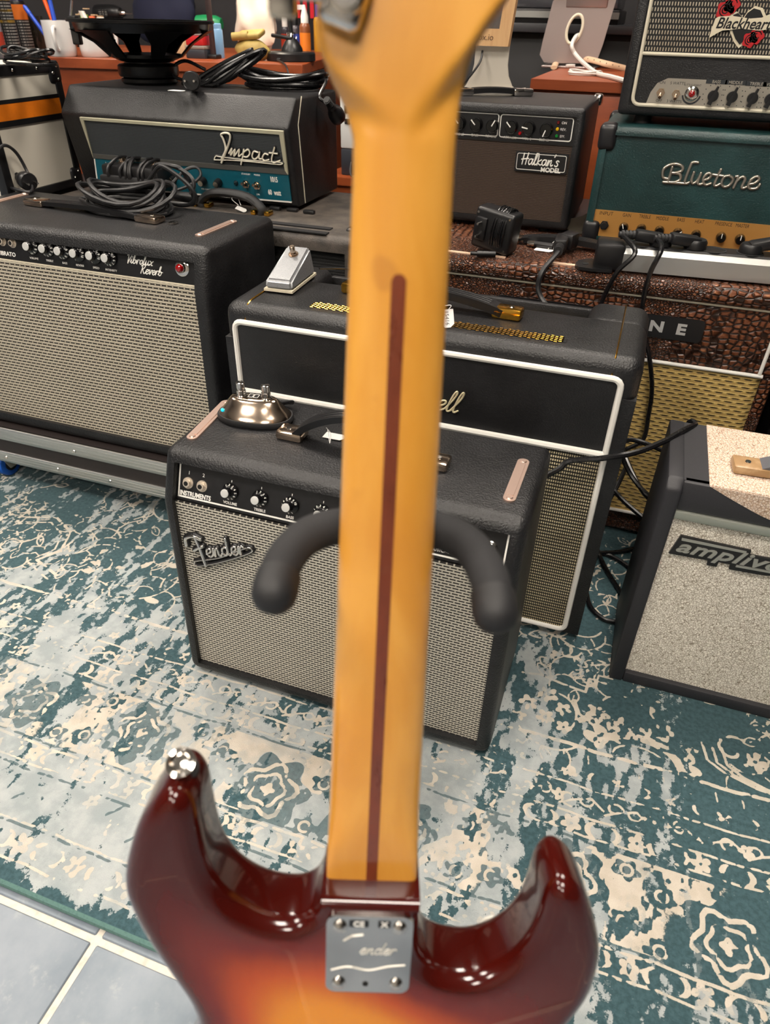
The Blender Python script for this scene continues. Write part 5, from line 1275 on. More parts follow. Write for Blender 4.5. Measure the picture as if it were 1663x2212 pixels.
# stand
gst = thing('guitar_stand', 'black guitar stand with foam-covered yoke arms holding the guitar neck', 'guitar stand', (*g3(0, .215, -.055)[:2], FZ))
FOAM = speck('black_foam', '#1d1d1f', .85, .3, 400, '#2c2c2f', bump=.3)
yk = g3(0.0, .222, -.047)
part('pole', MB().cyl((yk[0], yk[1], .03), (yk[0], yk[1], yk[2]), .010, .010, 16), mat('stand_steel', '#161618', .35, .3), gst)
yoke = part('yoke', MB().obox(yk, gL, gA, gB, .05, .03, .026, .006, 2), PLAST, gst)
for pts_ in ([(760, 1130, -.034), (700, 1143, -.026), (650, 1168, -.014), (612, 1215, .004), (592, 1282, .022)], [(905, 1138, -.034), (965, 1152, -.026), (1020, 1186, -.014), (1056, 1248, .004), (1070, 1325, .022)]):
    P3 = []
    for (x, y, w_) in pts_: u_, v_ = guv(x, y, w_); P3.append(g3(u_, v_, w_))
    sm_ = smooth([yk]+P3, 7); a_ = part('yoke_arm', MB().tube(sm_, .0102, 16), FOAM, gst)
    d_ = unit(sm_[-1]-sm_[-2]); part('end_cap', MB().lathe([(.0090, -.0125), (.0112, -.0115), (.0116, -.003), (.0109, .003), (.0085, .007), (.004, .0095), (.0008, .0100)], sm_[-1], d_, 20), RUBBER, a_)
hub = (yk[0], yk[1], .16)
for (a, b) in ((-.33, .165), (.03, .13), (-.20, .06)):
    lg2 = part('leg', MB().tube([(yk[0], yk[1], .055), ((yk[0]+a)/2, (yk[1]+b)/2, .03), (a, b, FZ+.009)], .008, 10), mat('stand_steel', '#161618', .35, .3), gst); part('rubber_foot', MB().ball((a, b, FZ+.0115), .0115, 12), RUBBER, lg2)
cr_ = part('cradle', MB().tube([g3(-.10, -.402, .02), g3(-.09, -.410, -.02), g3(0, -.408, -.045), g3(.09, -.410, -.02), g3(.10, -.402, .02)], .008, 10), FOAM, gst)
cc = g3(0, -.408, -.045); part('cradle_arm', MB().cyl(cc, (yk[0], yk[1], cc[2]+.01), .008, .008, 10), mat('stand_steel', '#161618', .35, .3), gst)

# ================================================================== cables, plugs and switches
def coil(c, rx, ry, turns, r, seed=0, rise=.010, tilt=(0., 0.), ang=0., jit=.10, floor=None):
    """a hand-wound coil of cable: list of points"""
    q = random.Random(seed); c = np.array(c, float); out = []
    N_ = int(turns*22); ph = [q.uniform(0, 6.3) for _ in range(6)]
    for i in range(N_+1):
        t = i/22; a = 2*math.pi*t
        k = 1+jit*math.sin(t*2.1+ph[0])+jit*.7*math.sin(t*5.3+ph[1])
        x = rx*k*math.cos(a)+rx*jit*.8*math.sin(t*1.3+ph[2]); y = ry*k*math.sin(a)+ry*jit*.8*math.cos(t*1.7+ph[3])
        z = r+rise*(.5+.5*math.sin(t*2.4+ph[4]))*(1+.3*math.sin(a*2+ph[5]))
        X_, Y_ = x*math.cos(ang)-y*math.sin(ang), x*math.sin(ang)+y*math.cos(ang)
        p = c+np.array([X_, Y_, max(z, r)+tilt[0]*X_+tilt[1]*Y_])
        if floor is not None: p[2] = max(p[2], floor+r)
        out.append(p)
    return out
def plug(parent, c, d, s=1., flat=False, up=UZ, name='plug'):
    """round two-pin mains plug: grip, face and pins; d points out of the face"""
    c, d = np.array(c, float), unit(d)
    o = part(name, MB().lathe([(.007*s, -.040*s), (.010*s, -.034*s), (.009*s, -.030*s), (.0115*s, -.024*s), (.0165*s, -.014*s), (.0185*s, -.004*s), (.0185*s, .010*s), (.017*s, .012*s)], c, d, 20), PLAST, parent)
    u, w = perp(d)
    for k in (-1, 1): part('pin', MB().cyl(c+d*.011*s+u*.0095*s*k, c+d*.030*s+u*.0095*s*k, .0024*s, .0022*s, 10), CHROME, o)
    rl = MB()
    for k in range(4): rl.lathe([(.0085*s, 0), (.0085*s, .0025*s)], c-d*(.046+.006*k)*s, d, 12)
    rl.cyl(c-d*.066*s, c-d*.036*s, .0062*s, .0062*s, 12); part('strain_relief', rl, RUBBER, o)
    return o

# wedge footswitch on the tall combo
wz0 = .528
pa, pb, pc = atz(572, 630, wz0), atz(631, 637, wz0), atz(699, 598, wz0)
U_ = unit(pb-pa); V_ = unit(pc-pb-U_*((pc-pb)@U_)); wW, wD = np.linalg.norm(pb-pa), (pc-pb)@V_
hB = .052
fs_ = thing('wedge_footswitch', 'grey hammertone wedge-shaped footswitch with one chrome button', 'footswitch', (pa+pb)/2+V_*wD/2)
b = bmesh.new()
lo = [b.verts.new(tuple(pa+U_*u_+V_*v_+UZ*z_)) for u_, v_, z_ in ((0, 0, .005), (wW, 0, .005), (wW, wD, .005), (0, wD, .005))]
hi = [b.verts.new(tuple(pa+U_*u_+V_*v_+UZ*z_)) for u_, v_, z_ in ((.002, .003, .020), (wW-.002, .003, .020), (wW-.003, wD-.012, hB), (.003, wD-.012, hB))]
b.faces.new(lo[::-1]); b.faces.new(hi)
for i in range(4): j = (i+1) % 4; b.faces.new((lo[i], lo[j], hi[j], hi[i]))
bmesh.ops.bevel(b, geom=b.edges[:], offset=.004, segments=3, affect='EDGES')
HAM = speck('grey_hammertone', '#7f8184', .3, .35, 700, '#a3a5a8', .3, .3)
part('housing', MB().bm(b), HAM, fs_)
part('base_plate', MB().prism([(-.001, -.001), (wW+.001, -.001), (wW+.001, wD+.001), (-.001, wD+.001)], pa, U_, V_, UZ, .004, .002), mat('base_ivory', '#cfc6b0', .5), fs_)
for a_, b_ in ((.008, .01), (wW-.008, .01), (.008, wD-.01), (wW-.008, wD-.01)): part('rubber_foot', MB().lathe([(.006, 0), (.006, .003)], pa+U_*a_+V_*b_-UZ*.0005, UZ, 12), RUBBER, fs_)
sn_ = unit(np.cross(U_, (V_*(wD-.015)+UZ*(hB-.020)))); sc_2 = pa+U_*wW*.5+V_*wD*.66+UZ*(.020+(hB-.020)*(.66*wD-.003)/(wD-.015))
part('button', MB().lathe([(.0085, 0), (.0085, .0015)], sc_2, sn_, 20).lathe([(.0072, .0015), (.0072, .004)], sc_2, sn_, 6).lathe([(.0045, .004), (.0045, .015), (.0038, .0158)], sc_2, sn_, 16), NICKEL, fs_)
part('lead', MB().tube(smooth([pc+UZ*.02-V_*.02, pc+U_*.03+V_*.02+UZ*.012, pc+U_*.06+V_*.035+UZ*.004, pc+U_*.10+V_*.02+UZ*.003], 6), .0018, 6), CABLE, fs_)

# chrome oval two-button footswitch on the small combo
oz = .413
oa, ob_ = atz(474, 893, oz), atz(633, 912, oz); oc = (oa+ob_)/2; oU = unit((ob_-oa)*np.array([1, 1, 0])); oV = np.cross(UZ, oU); rl_ = np.linalg.norm(ob_-oa)/2
of = thing('oval_footswitch', 'chrome oval double footswitch with two push buttons on the small combo', 'footswitch', oc)
rw2 = rl_*.60; an_ = math.atan2(oU[1], oU[0])
def oval(prof, m_=None):
    m_ = m_ or MB(); n = 40; v = []; f = []
    for (sx_, sy_, h) in prof:
        for i in range(n): t = 2*math.pi*i/n; v.append(oc+oU*(rl_*sx_*math.copysign(abs(math.cos(t))**.86, math.cos(t)))+oV*(rw2*sy_*math.copysign(abs(math.sin(t))**.86, math.sin(t)))+UZ*h)
    for k in range(len(prof)-1):
        for i in range(n): j = (i+1) % n; f.append((k*n+i, k*n+j, (k+1)*n+j, (k+1)*n+i))
    f.append(tuple(range(n-1, -1, -1))); f.append(tuple((len(prof)-1)*n+i for i in range(n))); return m_.add(v, f)
part('rubber_rim', oval([(.97, .97, -.0005), (1, 1, .002), (1, 1, .006), (.97, .97, .0085)]), RUBBER, of)
HT = .034
part('dome', oval([(.95, .95, .0075), (.93, .92, .010), (.86, .80, .014), (.72, .60, .024), (.64, .46, .031), (.58, .36, HT), (.4, .2, HT+.0008)]), NICKEL, of)
for k in (-1, 1):
    c = oc+oU*rl_*.33*k+UZ*HT; part('button', MB().lathe([(.0085, 0), (.0085, .0015), (.0068, .002), (.0068, .009), (.0055, .0095), (.0055, .012), (.0062, .0125), (.0062, .0205), (.0052, .0212)], c, UZ, 18), CHROME, of)
lbp = part('label_plate', MB().obox(oc+UZ*(HT+.001), oU, oV, UZ, .017, .013, .0012), PLAST, of)
for k in (-1, 1): part('label_frame', MB().tube([oc+oU*(k*.004+a_)+oV*b_+UZ*(HT+.0018) for a_, b_ in rrect(.0065, .0105, .0006, 1)], .0004, 4, closed=True), INK, lbp)
part('indicator_light', MB().ball(oc-oU*rl_*.78-oV*rw2*.42+UZ*.0145, .0028, 10), mat('cyan_light', '#18b7d6', .2, emit='#10a8d0', es=1.2), of)
part('lead', MB().tube(smooth([oc+oU*rl_*.5+oV*rw2*.5+UZ*.018, oc+oU*rl_*.75+oV*rw2*1.0+UZ*.014, oc+oU*rl_*.7+oV*rw2*1.3+UZ*.008, oc+oU*rl_*.2+oV*rw2*1.45+UZ*.004], 6), .0032, 8), CABLE2, of)
# tags tied to handles
hcen = atz(705, 940, .43)
tag_label('price_tag', 'blank white price tag tied to the handle of the small combo', [hcen+UZ*.012, hcen+UX*.006+UZ*.004, hcen+UX*.010-UY*.012-UZ*.004, hcen+UX*.004-UY*.004+UZ*.012], atz(722, 943, .4135), UX, UY, .030, .016)
c = atz(966, 688, .545); tag_label('price_tag', 'white price tag with handwritten number hanging from the gold-ended handle', [c+UZ*.012, c+UX*.004+UZ*.020, c-UX*.012+UZ*.016], c, unit(UX*.25-UZ*.85-UY*.4), unit(UX*.95+UZ*.2), .026, .020, '15416', .0058)
c = atz(1175, 540, kz+.001); tag_label('price_tag', 'white price tag lying on the crocodile combo beside the plug', [c+UX*.006, c+UX*.014+UY*.02+UZ*.012, c+UX*.02+UY*.01+UZ*.004], c, unit(UX-.1*UY), unit(UY+.1*UX), .034, .022)
c = atz(521, 452, dz+.006); tag_label('price_tag', 'grey price tag tied to the handle of the dusty combo', [c+UZ*.008, c-UX*.012+UY*.004+UZ*.028, c-UX*.018-UY*.004+UZ*.020, c-UX*.006+UZ*.008], c, unit(UX*.9-UZ*.25), unit(UY+UZ*.3), .024, .013)
c = atz(383, 196, .765); tag_label('price_tag', 'small white tag lying beside the loudspeaker on the teal-panelled head', None, c, UX, UY, .034, .018)

# pedal wrapped in cable on the wide combo
tz = .579
pc0 = (atz(212, 401, tz)+atz(380, 406, tz))/2+UY*.02
pdl = thing('footswitch_pedal', 'black floor pedal with chrome switches wrapped in its cable on the wide combo', 'footswitch', pc0)
part('housing', MB().obox(pc0+UZ*.022, unit(UX+UY*-.05), unit(UY+UX*.05), UZ, .150, .075, .042, .006, 2), PLAST, pdl)
part('bumper', MB().obox(pc0+UZ*.012-UY*.037, UX, UY, UZ, .156, .014, .022, .005, 2), RUBBER, pdl)
for k in (-1, 1): part('button', MB().lathe([(.009, 0), (.009, .003), (.006, .004), (.0055, .012), (.004, .013)], pc0+UX*.042*k+UZ*.043, UZ, 16), NICKEL, pdl)
wr_ = MB()
for k in range(7):
    x = -.05+.014*k; rr = random.Random(k); t1, t2 = rr.uniform(-.02, .02), rr.uniform(-.02, .02)
    wr_.tube([pc0+UX*(x+t1*math.cos(a)+t2)+UY*(.043*math.cos(a))+UZ*(.025+.028*math.sin(a)+.003*rr.random()) for a in np.linspace(-.2, 2*math.pi-.2, 26)], .0034, 7, closed=True)
part('wrapped_lead', wr_, CABLE, pdl)
bc_ = atz(282, 452, tz)
q1 = coil(bc_-UY*.006, .086, .056, 9.2, .0042, 3, .036, (0, .10), -.12, .10, tz)
q2 = [bc_+np.array([.060+.05*math.sin(a*1.0)+.012*math.cos(2.3*a), .055+.012*math.sin(a*.7), .035+.040*math.cos(a)]) for a in np.linspace(0, 14.5, 76)]
for p_ in q2: p_[2] = max(p_[2], tz+.004)
tail = [bc_+np.array(p_) for p_ in ((-.07, -.01, .006), (-.10, -.004, .006), (-.135, .022, .004), (-.118, .040, .004), (-.085, .012, .005), (-.06, -.02, .006))]
cb = thing('instrument_cable', 'large coil of matte black cable lying on the wide combo', 'cable', (bc_[0], bc_[1], tz))
part('coil', MB().tube(q1, .0042, 8), CABLE, cb); part('loop', MB().tube(smooth(q2[::2], 3), .0040, 8), CABLE, cb); part('loop', MB().tube(smooth(tail, 6), .0034, 8), CABLE, cb)
lp_ = [atz(370, 398, tz+.02), atz(400, 368, tz+.045), atz(425, 362, tz+.05), atz(433, 380, tz+.035), atz(410, 400, tz+.02), atz(372, 415, tz+.008)]
part('loop', MB().tube(smooth(lp_, 6), .0034, 8), CABLE, cb)
pj_ = atz(402, 427, tz+.012); part('connector', MB().lathe([(.006, -.03), (.010, -.024), (.011, 0), (.011, .022), (.009, .024)], pj_, unit(UX-.1*UY), 16), PLAST, cb)

# mains lead with plug at the left end of the wide combo
pl_ = thing('mains_cable', 'black mains lead with two-pin plug lying beside the white and orange cabinet', 'cable', atz(50, 415, tz))
pcn = atz(58, 391, tz+.019); plug(pl_, pcn, unit(UX*1-.45*UY-UZ*.06), 1.0)
part('lead', MB().tube(smooth([pcn-UX*.06+UY*.03, pcn-UX*.09+UY*.045-UZ*.008, pcn-UX*.14+UY*.06-UZ*.010, pcn-UX*.2+UY*.06-UZ*.012], 5), .0036, 8), CABLE, pl_)
part('lead_loop', MB().tube(smooth([atx(-12, 330, -1.272), atx(10, 314, -1.272), atx(35, 330, -1.272), atx(58, 370, -1.265), atz(70, 405, tz+.008), atz(60, 415, tz+.004), atz(20, 405, tz+.004), atz(-15, 398, tz+.004)], 6), .0034, 8), CABLE, pl_)

# bare loudspeaker on the teal head
sc = atz(288, 184, .764); sc = sc+UY*.065
spk = thing('loudspeaker_driver', 'bare black loudspeaker driver standing magnet-down on the teal-panelled amplifier head', 'loudspeaker', sc)
BLKM = mat('speaker_steel', '#131314', .3, .5)
part('magnet', MB().lathe([(.058, 0), (.062, .004), (.062, .010), (.056, .012), (.064, .014), (.066, .018), (.066, .034), (.062, .037), (.050, .039), (.050, .046)], sc, UZ, 40), BLKM, spk)
SH, SRT = .118, .152
part('basket_ring', MB().lathe([(.056, .042), (.076, .050), (.076, .056), (.056, .056)], sc, UZ, 40).lathe([(.140, SH-.022), (.144, SH-.006), (.155, SH-.005), (.155, SH), (.130, SH), (.130, SH-.022)], sc, UZ, 48), BLKM, spk)
for k in range(6):
    a = R(60*k+22); d_ = np.array([math.cos(a), math.sin(a), 0]); s_ = np.array([-math.sin(a), math.cos(a), 0])
    part('basket_spoke', MB().add([sc+d_*r_+s_*w_*sgn+UZ*h_+d_*o2 for o2 in (0, .006) for (r_, h_, w_) in ((.072, .050, .013), (.100, .076, .018), (.140, SH-.018, .042)) for sgn in (-1, 1)], [(0, 1, 3, 2), (2, 3, 5, 4), (6, 8, 9, 7), (8, 10, 11, 9), (0, 2, 8, 6), (2, 4, 10, 8), (1, 7, 9, 3), (3, 9, 11, 5), (0, 6, 7, 1), (4, 5, 11, 10)]), BLKM, spk)
part('terminal', MB().obox(sc+np.array([-.045, -.045, .070]), unit(UX-UY), UZ, unit(UX+UY), .02, .025, .003), mat('terminal_board', '#3a2a1c', .6), spk)
part('mounting_tab', MB().rbox(sc[0]-.178, sc[0]-.158, sc[1]-.02, sc[1]-.006, sc[2]+SH-.05, sc[2]+SH+.004, .003), PLAST, spk)

# mains leads coiled on the teal head
zi = .764
cc1 = atz(600, 193, zi)+UY*.03; cc2 = atz(470, 190, zi)+UY*.04
pw1 = thing('mains_cable', 'black mains lead coiled on the teal-panelled head with its plug hanging over the side', 'cable', (cc1[0], cc1[1], zi))
part('coil', MB().tube(coil(cc1, .092, .055, 6.2, .0042, 8, .024, (.0, .0), .05, .07, zi), .0042, 8), CABLE2, pw1)
pe = atx(718, 243, ix1+.022)
part('lead', MB().tube(smooth([cc1+UX*.07+UZ*.012, cc1+UX*.11+UZ*.02-UY*.02, atx(690, 208, ix1+.006), atx(704, 222, ix1+.02)], 6), .0036, 8), CABLE2, pw1)
plug(pw1, atx(727, 248, ix1+.026), unit(atx(745, 275, ix1+.026)-atx(715, 230, ix1+.026)), .95)
pw2 = thing('mains_cable', 'black mains lead bundled in upright loops beside the loudspeaker, its plug facing out', 'cable', (cc2[0], cc2[1], zi))
bl_ = []
for t in np.linspace(0, 5.4, 120):
    a = 2*math.pi*t; bl_.append(cc2+UX*(.074*math.cos(a)+.020*math.sin(1.3*t+1))+UZ*max(.0045, .026+.020*math.sin(a+.9)+.024*math.cos(a)+.006*math.sin(3*t))+UY*(.030*math.sin(a+.4*t)+.010*math.sin(2.2*t)))
part('bundle', MB().tube(bl_, .0042, 8), CABLE2, pw2)
part('lead', MB().tube(smooth([cc2+UX*-.05+UZ*.03, cc2+UX*-.10+UZ*.045, cc2+UX*-.13+UZ*.028-UY*.01, cc2+UX*-.10+UZ*.012-UY*.03, cc2+UX*.0+UZ*.005-UY*.03], 6), .0036, 8), CABLE2, pw2)
plug(pw2, atz(403, 176, zi+.019)+UY*.02, unit(UX*.35-UY*.9+UZ*.05), .95)

# ------------------------------------------------------------------ on the crocodile combo
ct = kz+.0005
sa, sb_ = atz(1345, 590, ct), atz(1650, 618, ct)
sdir = unit(sb_-sa); sside = np.cross(UZ, sdir)
s0 = sa-sdir*.005; sL = .46
st_ = thing('power_strip', 'aluminium power strip with black sockets and teal switch along the crocodile combo', 'power strip', s0+sdir*sL/2)
part('housing', MB().prism([(0, .004), (.0, .032), (.008, .041), (.050, .041), (.052, .004)], s0, sside, UZ, sdir, sL), ALU, st_)
part('socket_face', MB().prism([(.007, .0405), (.010, .0435), (.048, .0435), (.050, .0405)], s0, sside, UZ, sdir, sL), PLAST, st_)
part('end_block', MB().obox(s0-sdir*.022+sside*.026+UZ*.024, sdir, sside, UZ, .048, .056, .044, .006, 2), PLAST, st_)
part('end_block', MB().obox(s0+sdir*(sL+.02)+sside*.026+UZ*.024, sdir, sside, UZ, .044, .056, .044, .006, 2), PLAST, st_)
tb_ = part('mount_tab', MB().prism([(-.055, .012), (-.048, -.004), (-.025, -.008), (.008, -.006), (.008, .052), (-.03, .055), (-.05, .04)], s0-sdir*.022, sdir, sside, UZ, .005), PLAST, st_)
part('keyhole', MB().lathe([(.006, .0045), (.006, .0056)], s0-sdir*.060+sside*.02, UZ, 14), mat('void', '#020202', .9), tb_)
for k in range(5):
    c = s0+sdir*(.028+.058*k)+sside*.029+UZ*.0432; part('socket', MB().lathe([(.0215, 0), (.0215, .0012), (.0195, .0014), (.0190, -.0002)], c, UZ, 26, cap=False), RUBBER, st_)
c = s0+sdir*.335+sside*.029+UZ*.047; part('switch', MB().obox(c, sdir, sside, UZ, .030, .016, .010, .003, 2), mat('teal_switch', '#3fa59d', .35), st_)
c = s0+sdir*.385+sside*.029+UZ*.0445; part('logo_disc', MB().lathe([(.010, 0), (.010, .0008)], c, UZ, 20), mat('logo_red', '#9a3a30', .5), st_)
def angled_plug(nm, lab, c, heading, pts, s=1.):
    """angled plug standing in a socket, its lead running along pts"""
    t = thing(nm, lab, 'plug', c); h = unit(heading); sd = np.cross(UZ, h)
    part('plug_body', MB().lathe([(.0185*s, 0), (.0185*s, .010*s), (.016*s, .014*s)], c, UZ, 20).obox(np.array(c)+h*.020*s+UZ*.012*s, unit(h+UZ*.12), sd, unit(UZ-h*.12), .052*s, .026*s, .017*s, .005, 2), PLAST, t)
    e = np.array(c)+h*.046*s+UZ*.014*s
    rl = MB()
    for k in range(4): rl.lathe([(.0075*s, 0), (.0075*s, .004*s)], e+h*.006*k*s, h, 12)
    part('strain_relief', rl.cyl(e, e+h*.026*s, .0058*s, .0050*s, 12), RUBBER, t)
    part('lead', MB().tube(smooth([e+h*.020*s]+pts, 6), .0042, 8), CABLE2, t)
    return t
yf_ = ky0-.024
k0 = s0+sdir*.028+sside*.029+UZ*.0446; k1 = s0+sdir*.086+sside*.029+UZ*.0446; k2 = s0+sdir*.202+sside*.029+UZ*.0446
angled_plug('power_plug', 'black angled plug in the power strip, nearest the mounting tab, lead bending downwards', k0+sdir*.030, unit(-sdir-sside*.15), [aty(1372, 545, yf_-.004), aty(1335, 585, yf_-.012), aty(1312, 625, yf_-.008), aty(1297, 660, yf_-.006), (aty(1297, 660, yf_)[0]-.005, 1.262, .44), (aty(1297, 660, yf_)[0]-.004, 1.255, .30)])
angled_plug('power_plug', 'black angled plug in the power strip, its long lead hanging over the straw grille', k1+sdir*.028, unit(-sdir-sside*.25), [aty(1428, 540, yf_-.004), aty(1404, 590, yf_-.010), aty(1389, 650, yf_-.006), aty(1386, 700, yf_), aty(1402, 770, yf_+.002), aty(1408, 840, yf_), aty(1400, 900, yf_-.005), aty(1388, 950, yf_-.02), aty(1345, 975, yf_-.03), aty(1325, 1000, yf_-.03)])
angled_plug('power_plug', 'black angled plug next to the teal switch of the power strip', k2, unit(sdir+sside*.1+UZ*.1), [k2+sdir*.11+UZ*.02, k2+sdir*.17+UZ*.008-sside*.02, k2+sdir*.24-UZ*.02-sside*.03])
# adapter wrapped in its lead
wc = atz(1068, 545, ct); wall = thing('wall_adapter', 'black plug-in adapter wrapped in its own thin lead, standing on the crocodile combo', 'adapter', wc)
aU, aN = unit(UX*.97-UY*.25), unit(-UY*.97-UX*.25); aV = UZ
tV = unit(aV+aU*.12); tU = np.cross(tV, aN)
bcw = wc+UZ*.041
part('housing', MB().obox(bcw, tU, tV, aN, .078, .072, .042, .007, 3), PLAST, wall)
part('pin_block', MB().obox(bcw-tU*.022+aN*.022, tU, tV, aN, .022, .040, .008, .003, 2), PLAST, wall)
for k in (-1, 1): part('pin', MB().cyl(bcw-tU*.022+tV*.011*k+aN*.024, bcw-tU*.022+tV*.011*k+aN*.040, .0022, None, 10), CHROME, wall)
lw_ = MB(); rr = random.Random(2)
for k in range(9):
    x = .000+.0035*k+rr.uniform(-.004, .004); sl_ = rr.uniform(-.01, .01)
    lw_.tube([bcw+tU*(x+sl_*math.sin(a))+tV*(.040*math.cos(a))*(1.02+.05*rr.random())+aN*(.0245*math.sin(a)) for a in np.linspace(0, 2*math.pi, 20, endpoint=False)], .0014, 6, closed=True)
part('wrapped_lead', lw_, CABLE2, wall)
part('barrel_plug', MB().cyl(atz(1030, 548, ct+.006), atz(1070, 549, ct+.006), .0055, .0055, 12).cyl(atz(1016, 547, ct+.006), atz(1031, 548, ct+.006), .0035, .0035, 10), PLAST, wall)
for (a_, b_) in ((.030, .028), (.030, -.028), (-.033, .026)): part('screw', MB().lathe([(.0022, .0205), (.0022, .0216)], bcw+tU*a_+tV*b_, aN, 10), CHROME, wall)
# angled appliance plug with lead going down behind the tall combo
ac = atz(1212, 525, ct+.020); alp = thing('mains_cable', 'black lead with angled appliance plug drooping from the crocodile combo', 'cable', ac-UZ*.02)
h_ = unit(ac-atz(1195, 570, ct+.016)); part('plug_body', MB().obox(ac+h_*.004, h_, np.cross(UZ, h_), UZ, .050, .024, .022, .005, 2).obox(ac+h_*.022+UX*.012, unit(h_+UX*.4), np.cross(UZ, unit(h_+UX*.4)), UZ, .030, .028, .028, .005, 2), PLAST, alp)
rl = MB()
for k in range(4): rl.lathe([(.0085, 0), (.0085, .004)], ac-h_*(.028+.007*k), -h_, 12)
part('strain_relief', rl, RUBBER, alp)
part('lead', MB().tube(smooth([ac-h_*.02, ac-h_*.055-UZ*.002, aty(1172, 585, yf_-.003), aty(1162, 620, yf_-.010), aty(1170, 645, yf_-.016), (aty(1182, 664, 1.245)), aty(1186, 690, 1.24), aty(1188, 740, 1.235)], 6), .0048, 8), CABLE, alp)
# jack lead lying along the handle
jp = atz(1155, 527, ct+.006); jl = thing('instrument_cable', 'short jack plug with chrome collar lying by the crocodile combo handle', 'cable', jp-UZ*.006)
part('jack_body', MB().cyl(jp, jp+UX*.035-UY*.004, .006, .0062, 14), PLAST, jl); part('collar', MB().cyl(jp-UX*.014, jp, .0052, .006, 14), CHROME, jl)
mb_ = atz(1232, 500, ct); part_o = thing('metal_bracket', 'bent sheet-metal bracket behind the angled plug on the crocodile combo', 'bracket', mb_)
part('plate', MB().prism([(-.03, 0), (.03, 0), (.026, .036), (.018, .030), (-.03, .014)], mb_+UY*.01, UX, UZ, -UY, .0012), mat('bracket_steel', '#6a655c', .35, .9), part_o); part('flange', MB().box(mb_[0]-.03, mb_[0]+.03, mb_[1]-.014, mb_[1]+.010, ct, ct+.0012), mat('bracket_steel', '#6a655c', .35, .9), part_o)

# ------------------------------------------------------------------ leads between the combos
def cord(label, pts, r=.0045, m=None):
    P_ = smooth([np.array(p, float) for p in pts], 7); mb = MB().tube(P_, r, 8); return solo('mains_cable', mb, m or CABLE2, label, 'cable')
cord('black lead running from the small combo across the tall combo to the vintage combo', [(px1-.03, pyb+.012, .33), (px1+.01, .915, .36), atp(1230, 996, (0, .925, 0), (0, 1, 0)), atp(1300, 990, (0, .93, 0), (0, 1, 0)), atp(1370, 978, (0, .95, 0), (0, 1, 0)), atp(1430, 955, (0, .99, 0), (0, 1, 0)), atp(1480, 928, (0, 1.04, 0), (0, 1, 0)), atp(1502, 918, (0, 1.075, 0), (0, 1, 0)), (.137, 1.095, .37), (.14, 1.10, .2)])
cord('black lead looping between straw grille and vintage combo', [aty(1335, 940, 1.25), aty(1350, 985, 1.22), aty(1375, 1040, 1.19), aty(1400, 1075, 1.16), aty(1430, 1085, 1.13)])
cord('black lead with a round bend in front of the straw grille', [aty(1435, 975, 1.17), aty(1400, 960, 1.19), aty(1362, 950, 1.20), aty(1342, 962, 1.20), aty(1345, 990, 1.20), aty(1365, 1030, 1.19), aty(1395, 1065, 1.17), aty(1425, 1080, 1.15)])
cord('black lead crossing low in front of the straw grille', [aty(1352, 1010, 1.24), aty(1330, 1055, 1.2), aty(1306, 1100, 1.17), (.045, 1.15, .06), (.05, 1.12, .01)])
cord('black lead slanting from the tall combo down to the vintage combo', [aty(1310, 1040, 1.21), aty(1345, 1080, 1.18), aty(1390, 1120, 1.15), aty(1420, 1150, 1.12)])
zf = .005
cord('black lead lying on the rug in an oval loop beside the vintage combo', [atz(1372, 1235, zf), atz(1340, 1212, zf), atz(1310, 1198, zf), atz(1285, 1200, zf), atz(1270, 1235, zf), atz(1266, 1270, zf), atz(1275, 1310, zf), atz(1300, 1335, zf), atz(1325, 1343, zf), atz(1350, 1345, zf)])
cord('black lead on the rug crossing under the oval loop', [atz(1288, 1130, .04), atz(1286, 1160, .02), atz(1295, 1200, .013), atz(1318, 1245, .006), atz(1340, 1280, zf), atz(1350, 1310, zf)])
cord('black lead on the rug reaching from the tall combo to the vintage combo', [atz(1262, 1185, zf), atz(1290, 1193, .011), atz(1335, 1192, zf), atz(1380, 1183, zf)])

# ================================================================== desks and what stands on them
DZ = .775
DESK = wood('cherry_laminate', '#7a3516', '#9a4a22', .42, 'x', 7)
dA, dB = atz(380, 131, DZ), atz(653, 139, DZ); dU = unit((dB-dA)*np.array([1, 1, 0])); dV = np.cross(UZ, dU)
desk = thing('workbench', 'cherry-wood workbench behind the amplifiers, crowded with tools and bottles', 'desk', (*(dB-dU*.75+dV*.35)[:2], 0))
dpt = .92; dl_ = 1.75
part('desk_top', MB().obox(dB-dU*dl_/2+dV*dpt/2-UZ*.014, dU, dV, UZ, dl_, dpt, .028, .002, 1), DESK, desk)
part('modesty_panel', MB().obox(dB-dU*dl_/2+dV*.02-UZ*(.028+.374), dU, dV, UZ, dl_-.03, .018, .746, 0), DESK, desk)
for k in (0, 1): part('side_panel', MB().obox(dB-dU*(.012+k*(dl_-.024))+dV*dpt/2-UZ*(.028+.374), dU, dV, UZ, .02, dpt-.02, .746, 0), DESK, desk)
ra = atz(1147, 170, DZ); rb2 = atz(1341, 183, DZ)
cabd = thing('desk_pedestal', 'cherry-wood desk unit with a panelled front under the silver monitor stand', 'desk', (ra[0]+.45, ra[1]+.36, 0))
part('desk_top', MB().box(ra[0], ra[0]+.9, ra[1], ra[1]+.72, DZ-.022, DZ), DESK, cabd)
part('body', MB().box(ra[0]+.004, ra[0]+.896, ra[1]+.012, ra[1]+.71, 0, DZ-.022), DESK, cabd)
part('front_panel', MB().rbox(ra[0]+.022, ra[0]+.46, ra[1]+.002, ra[1]+.012, .40, DZ-.030, .003), DESK, cabd)
part('front_panel', MB().rbox(ra[0]+.022, ra[0]+.46, ra[1]+.002, ra[1]+.012, .05, .395, .003), DESK, cabd)
lowc = thing('low_shelf_unit', 'low cherry-wood shelf unit between the desks, carrying the white computer', 'shelf', (-.70, 2.35, 0))
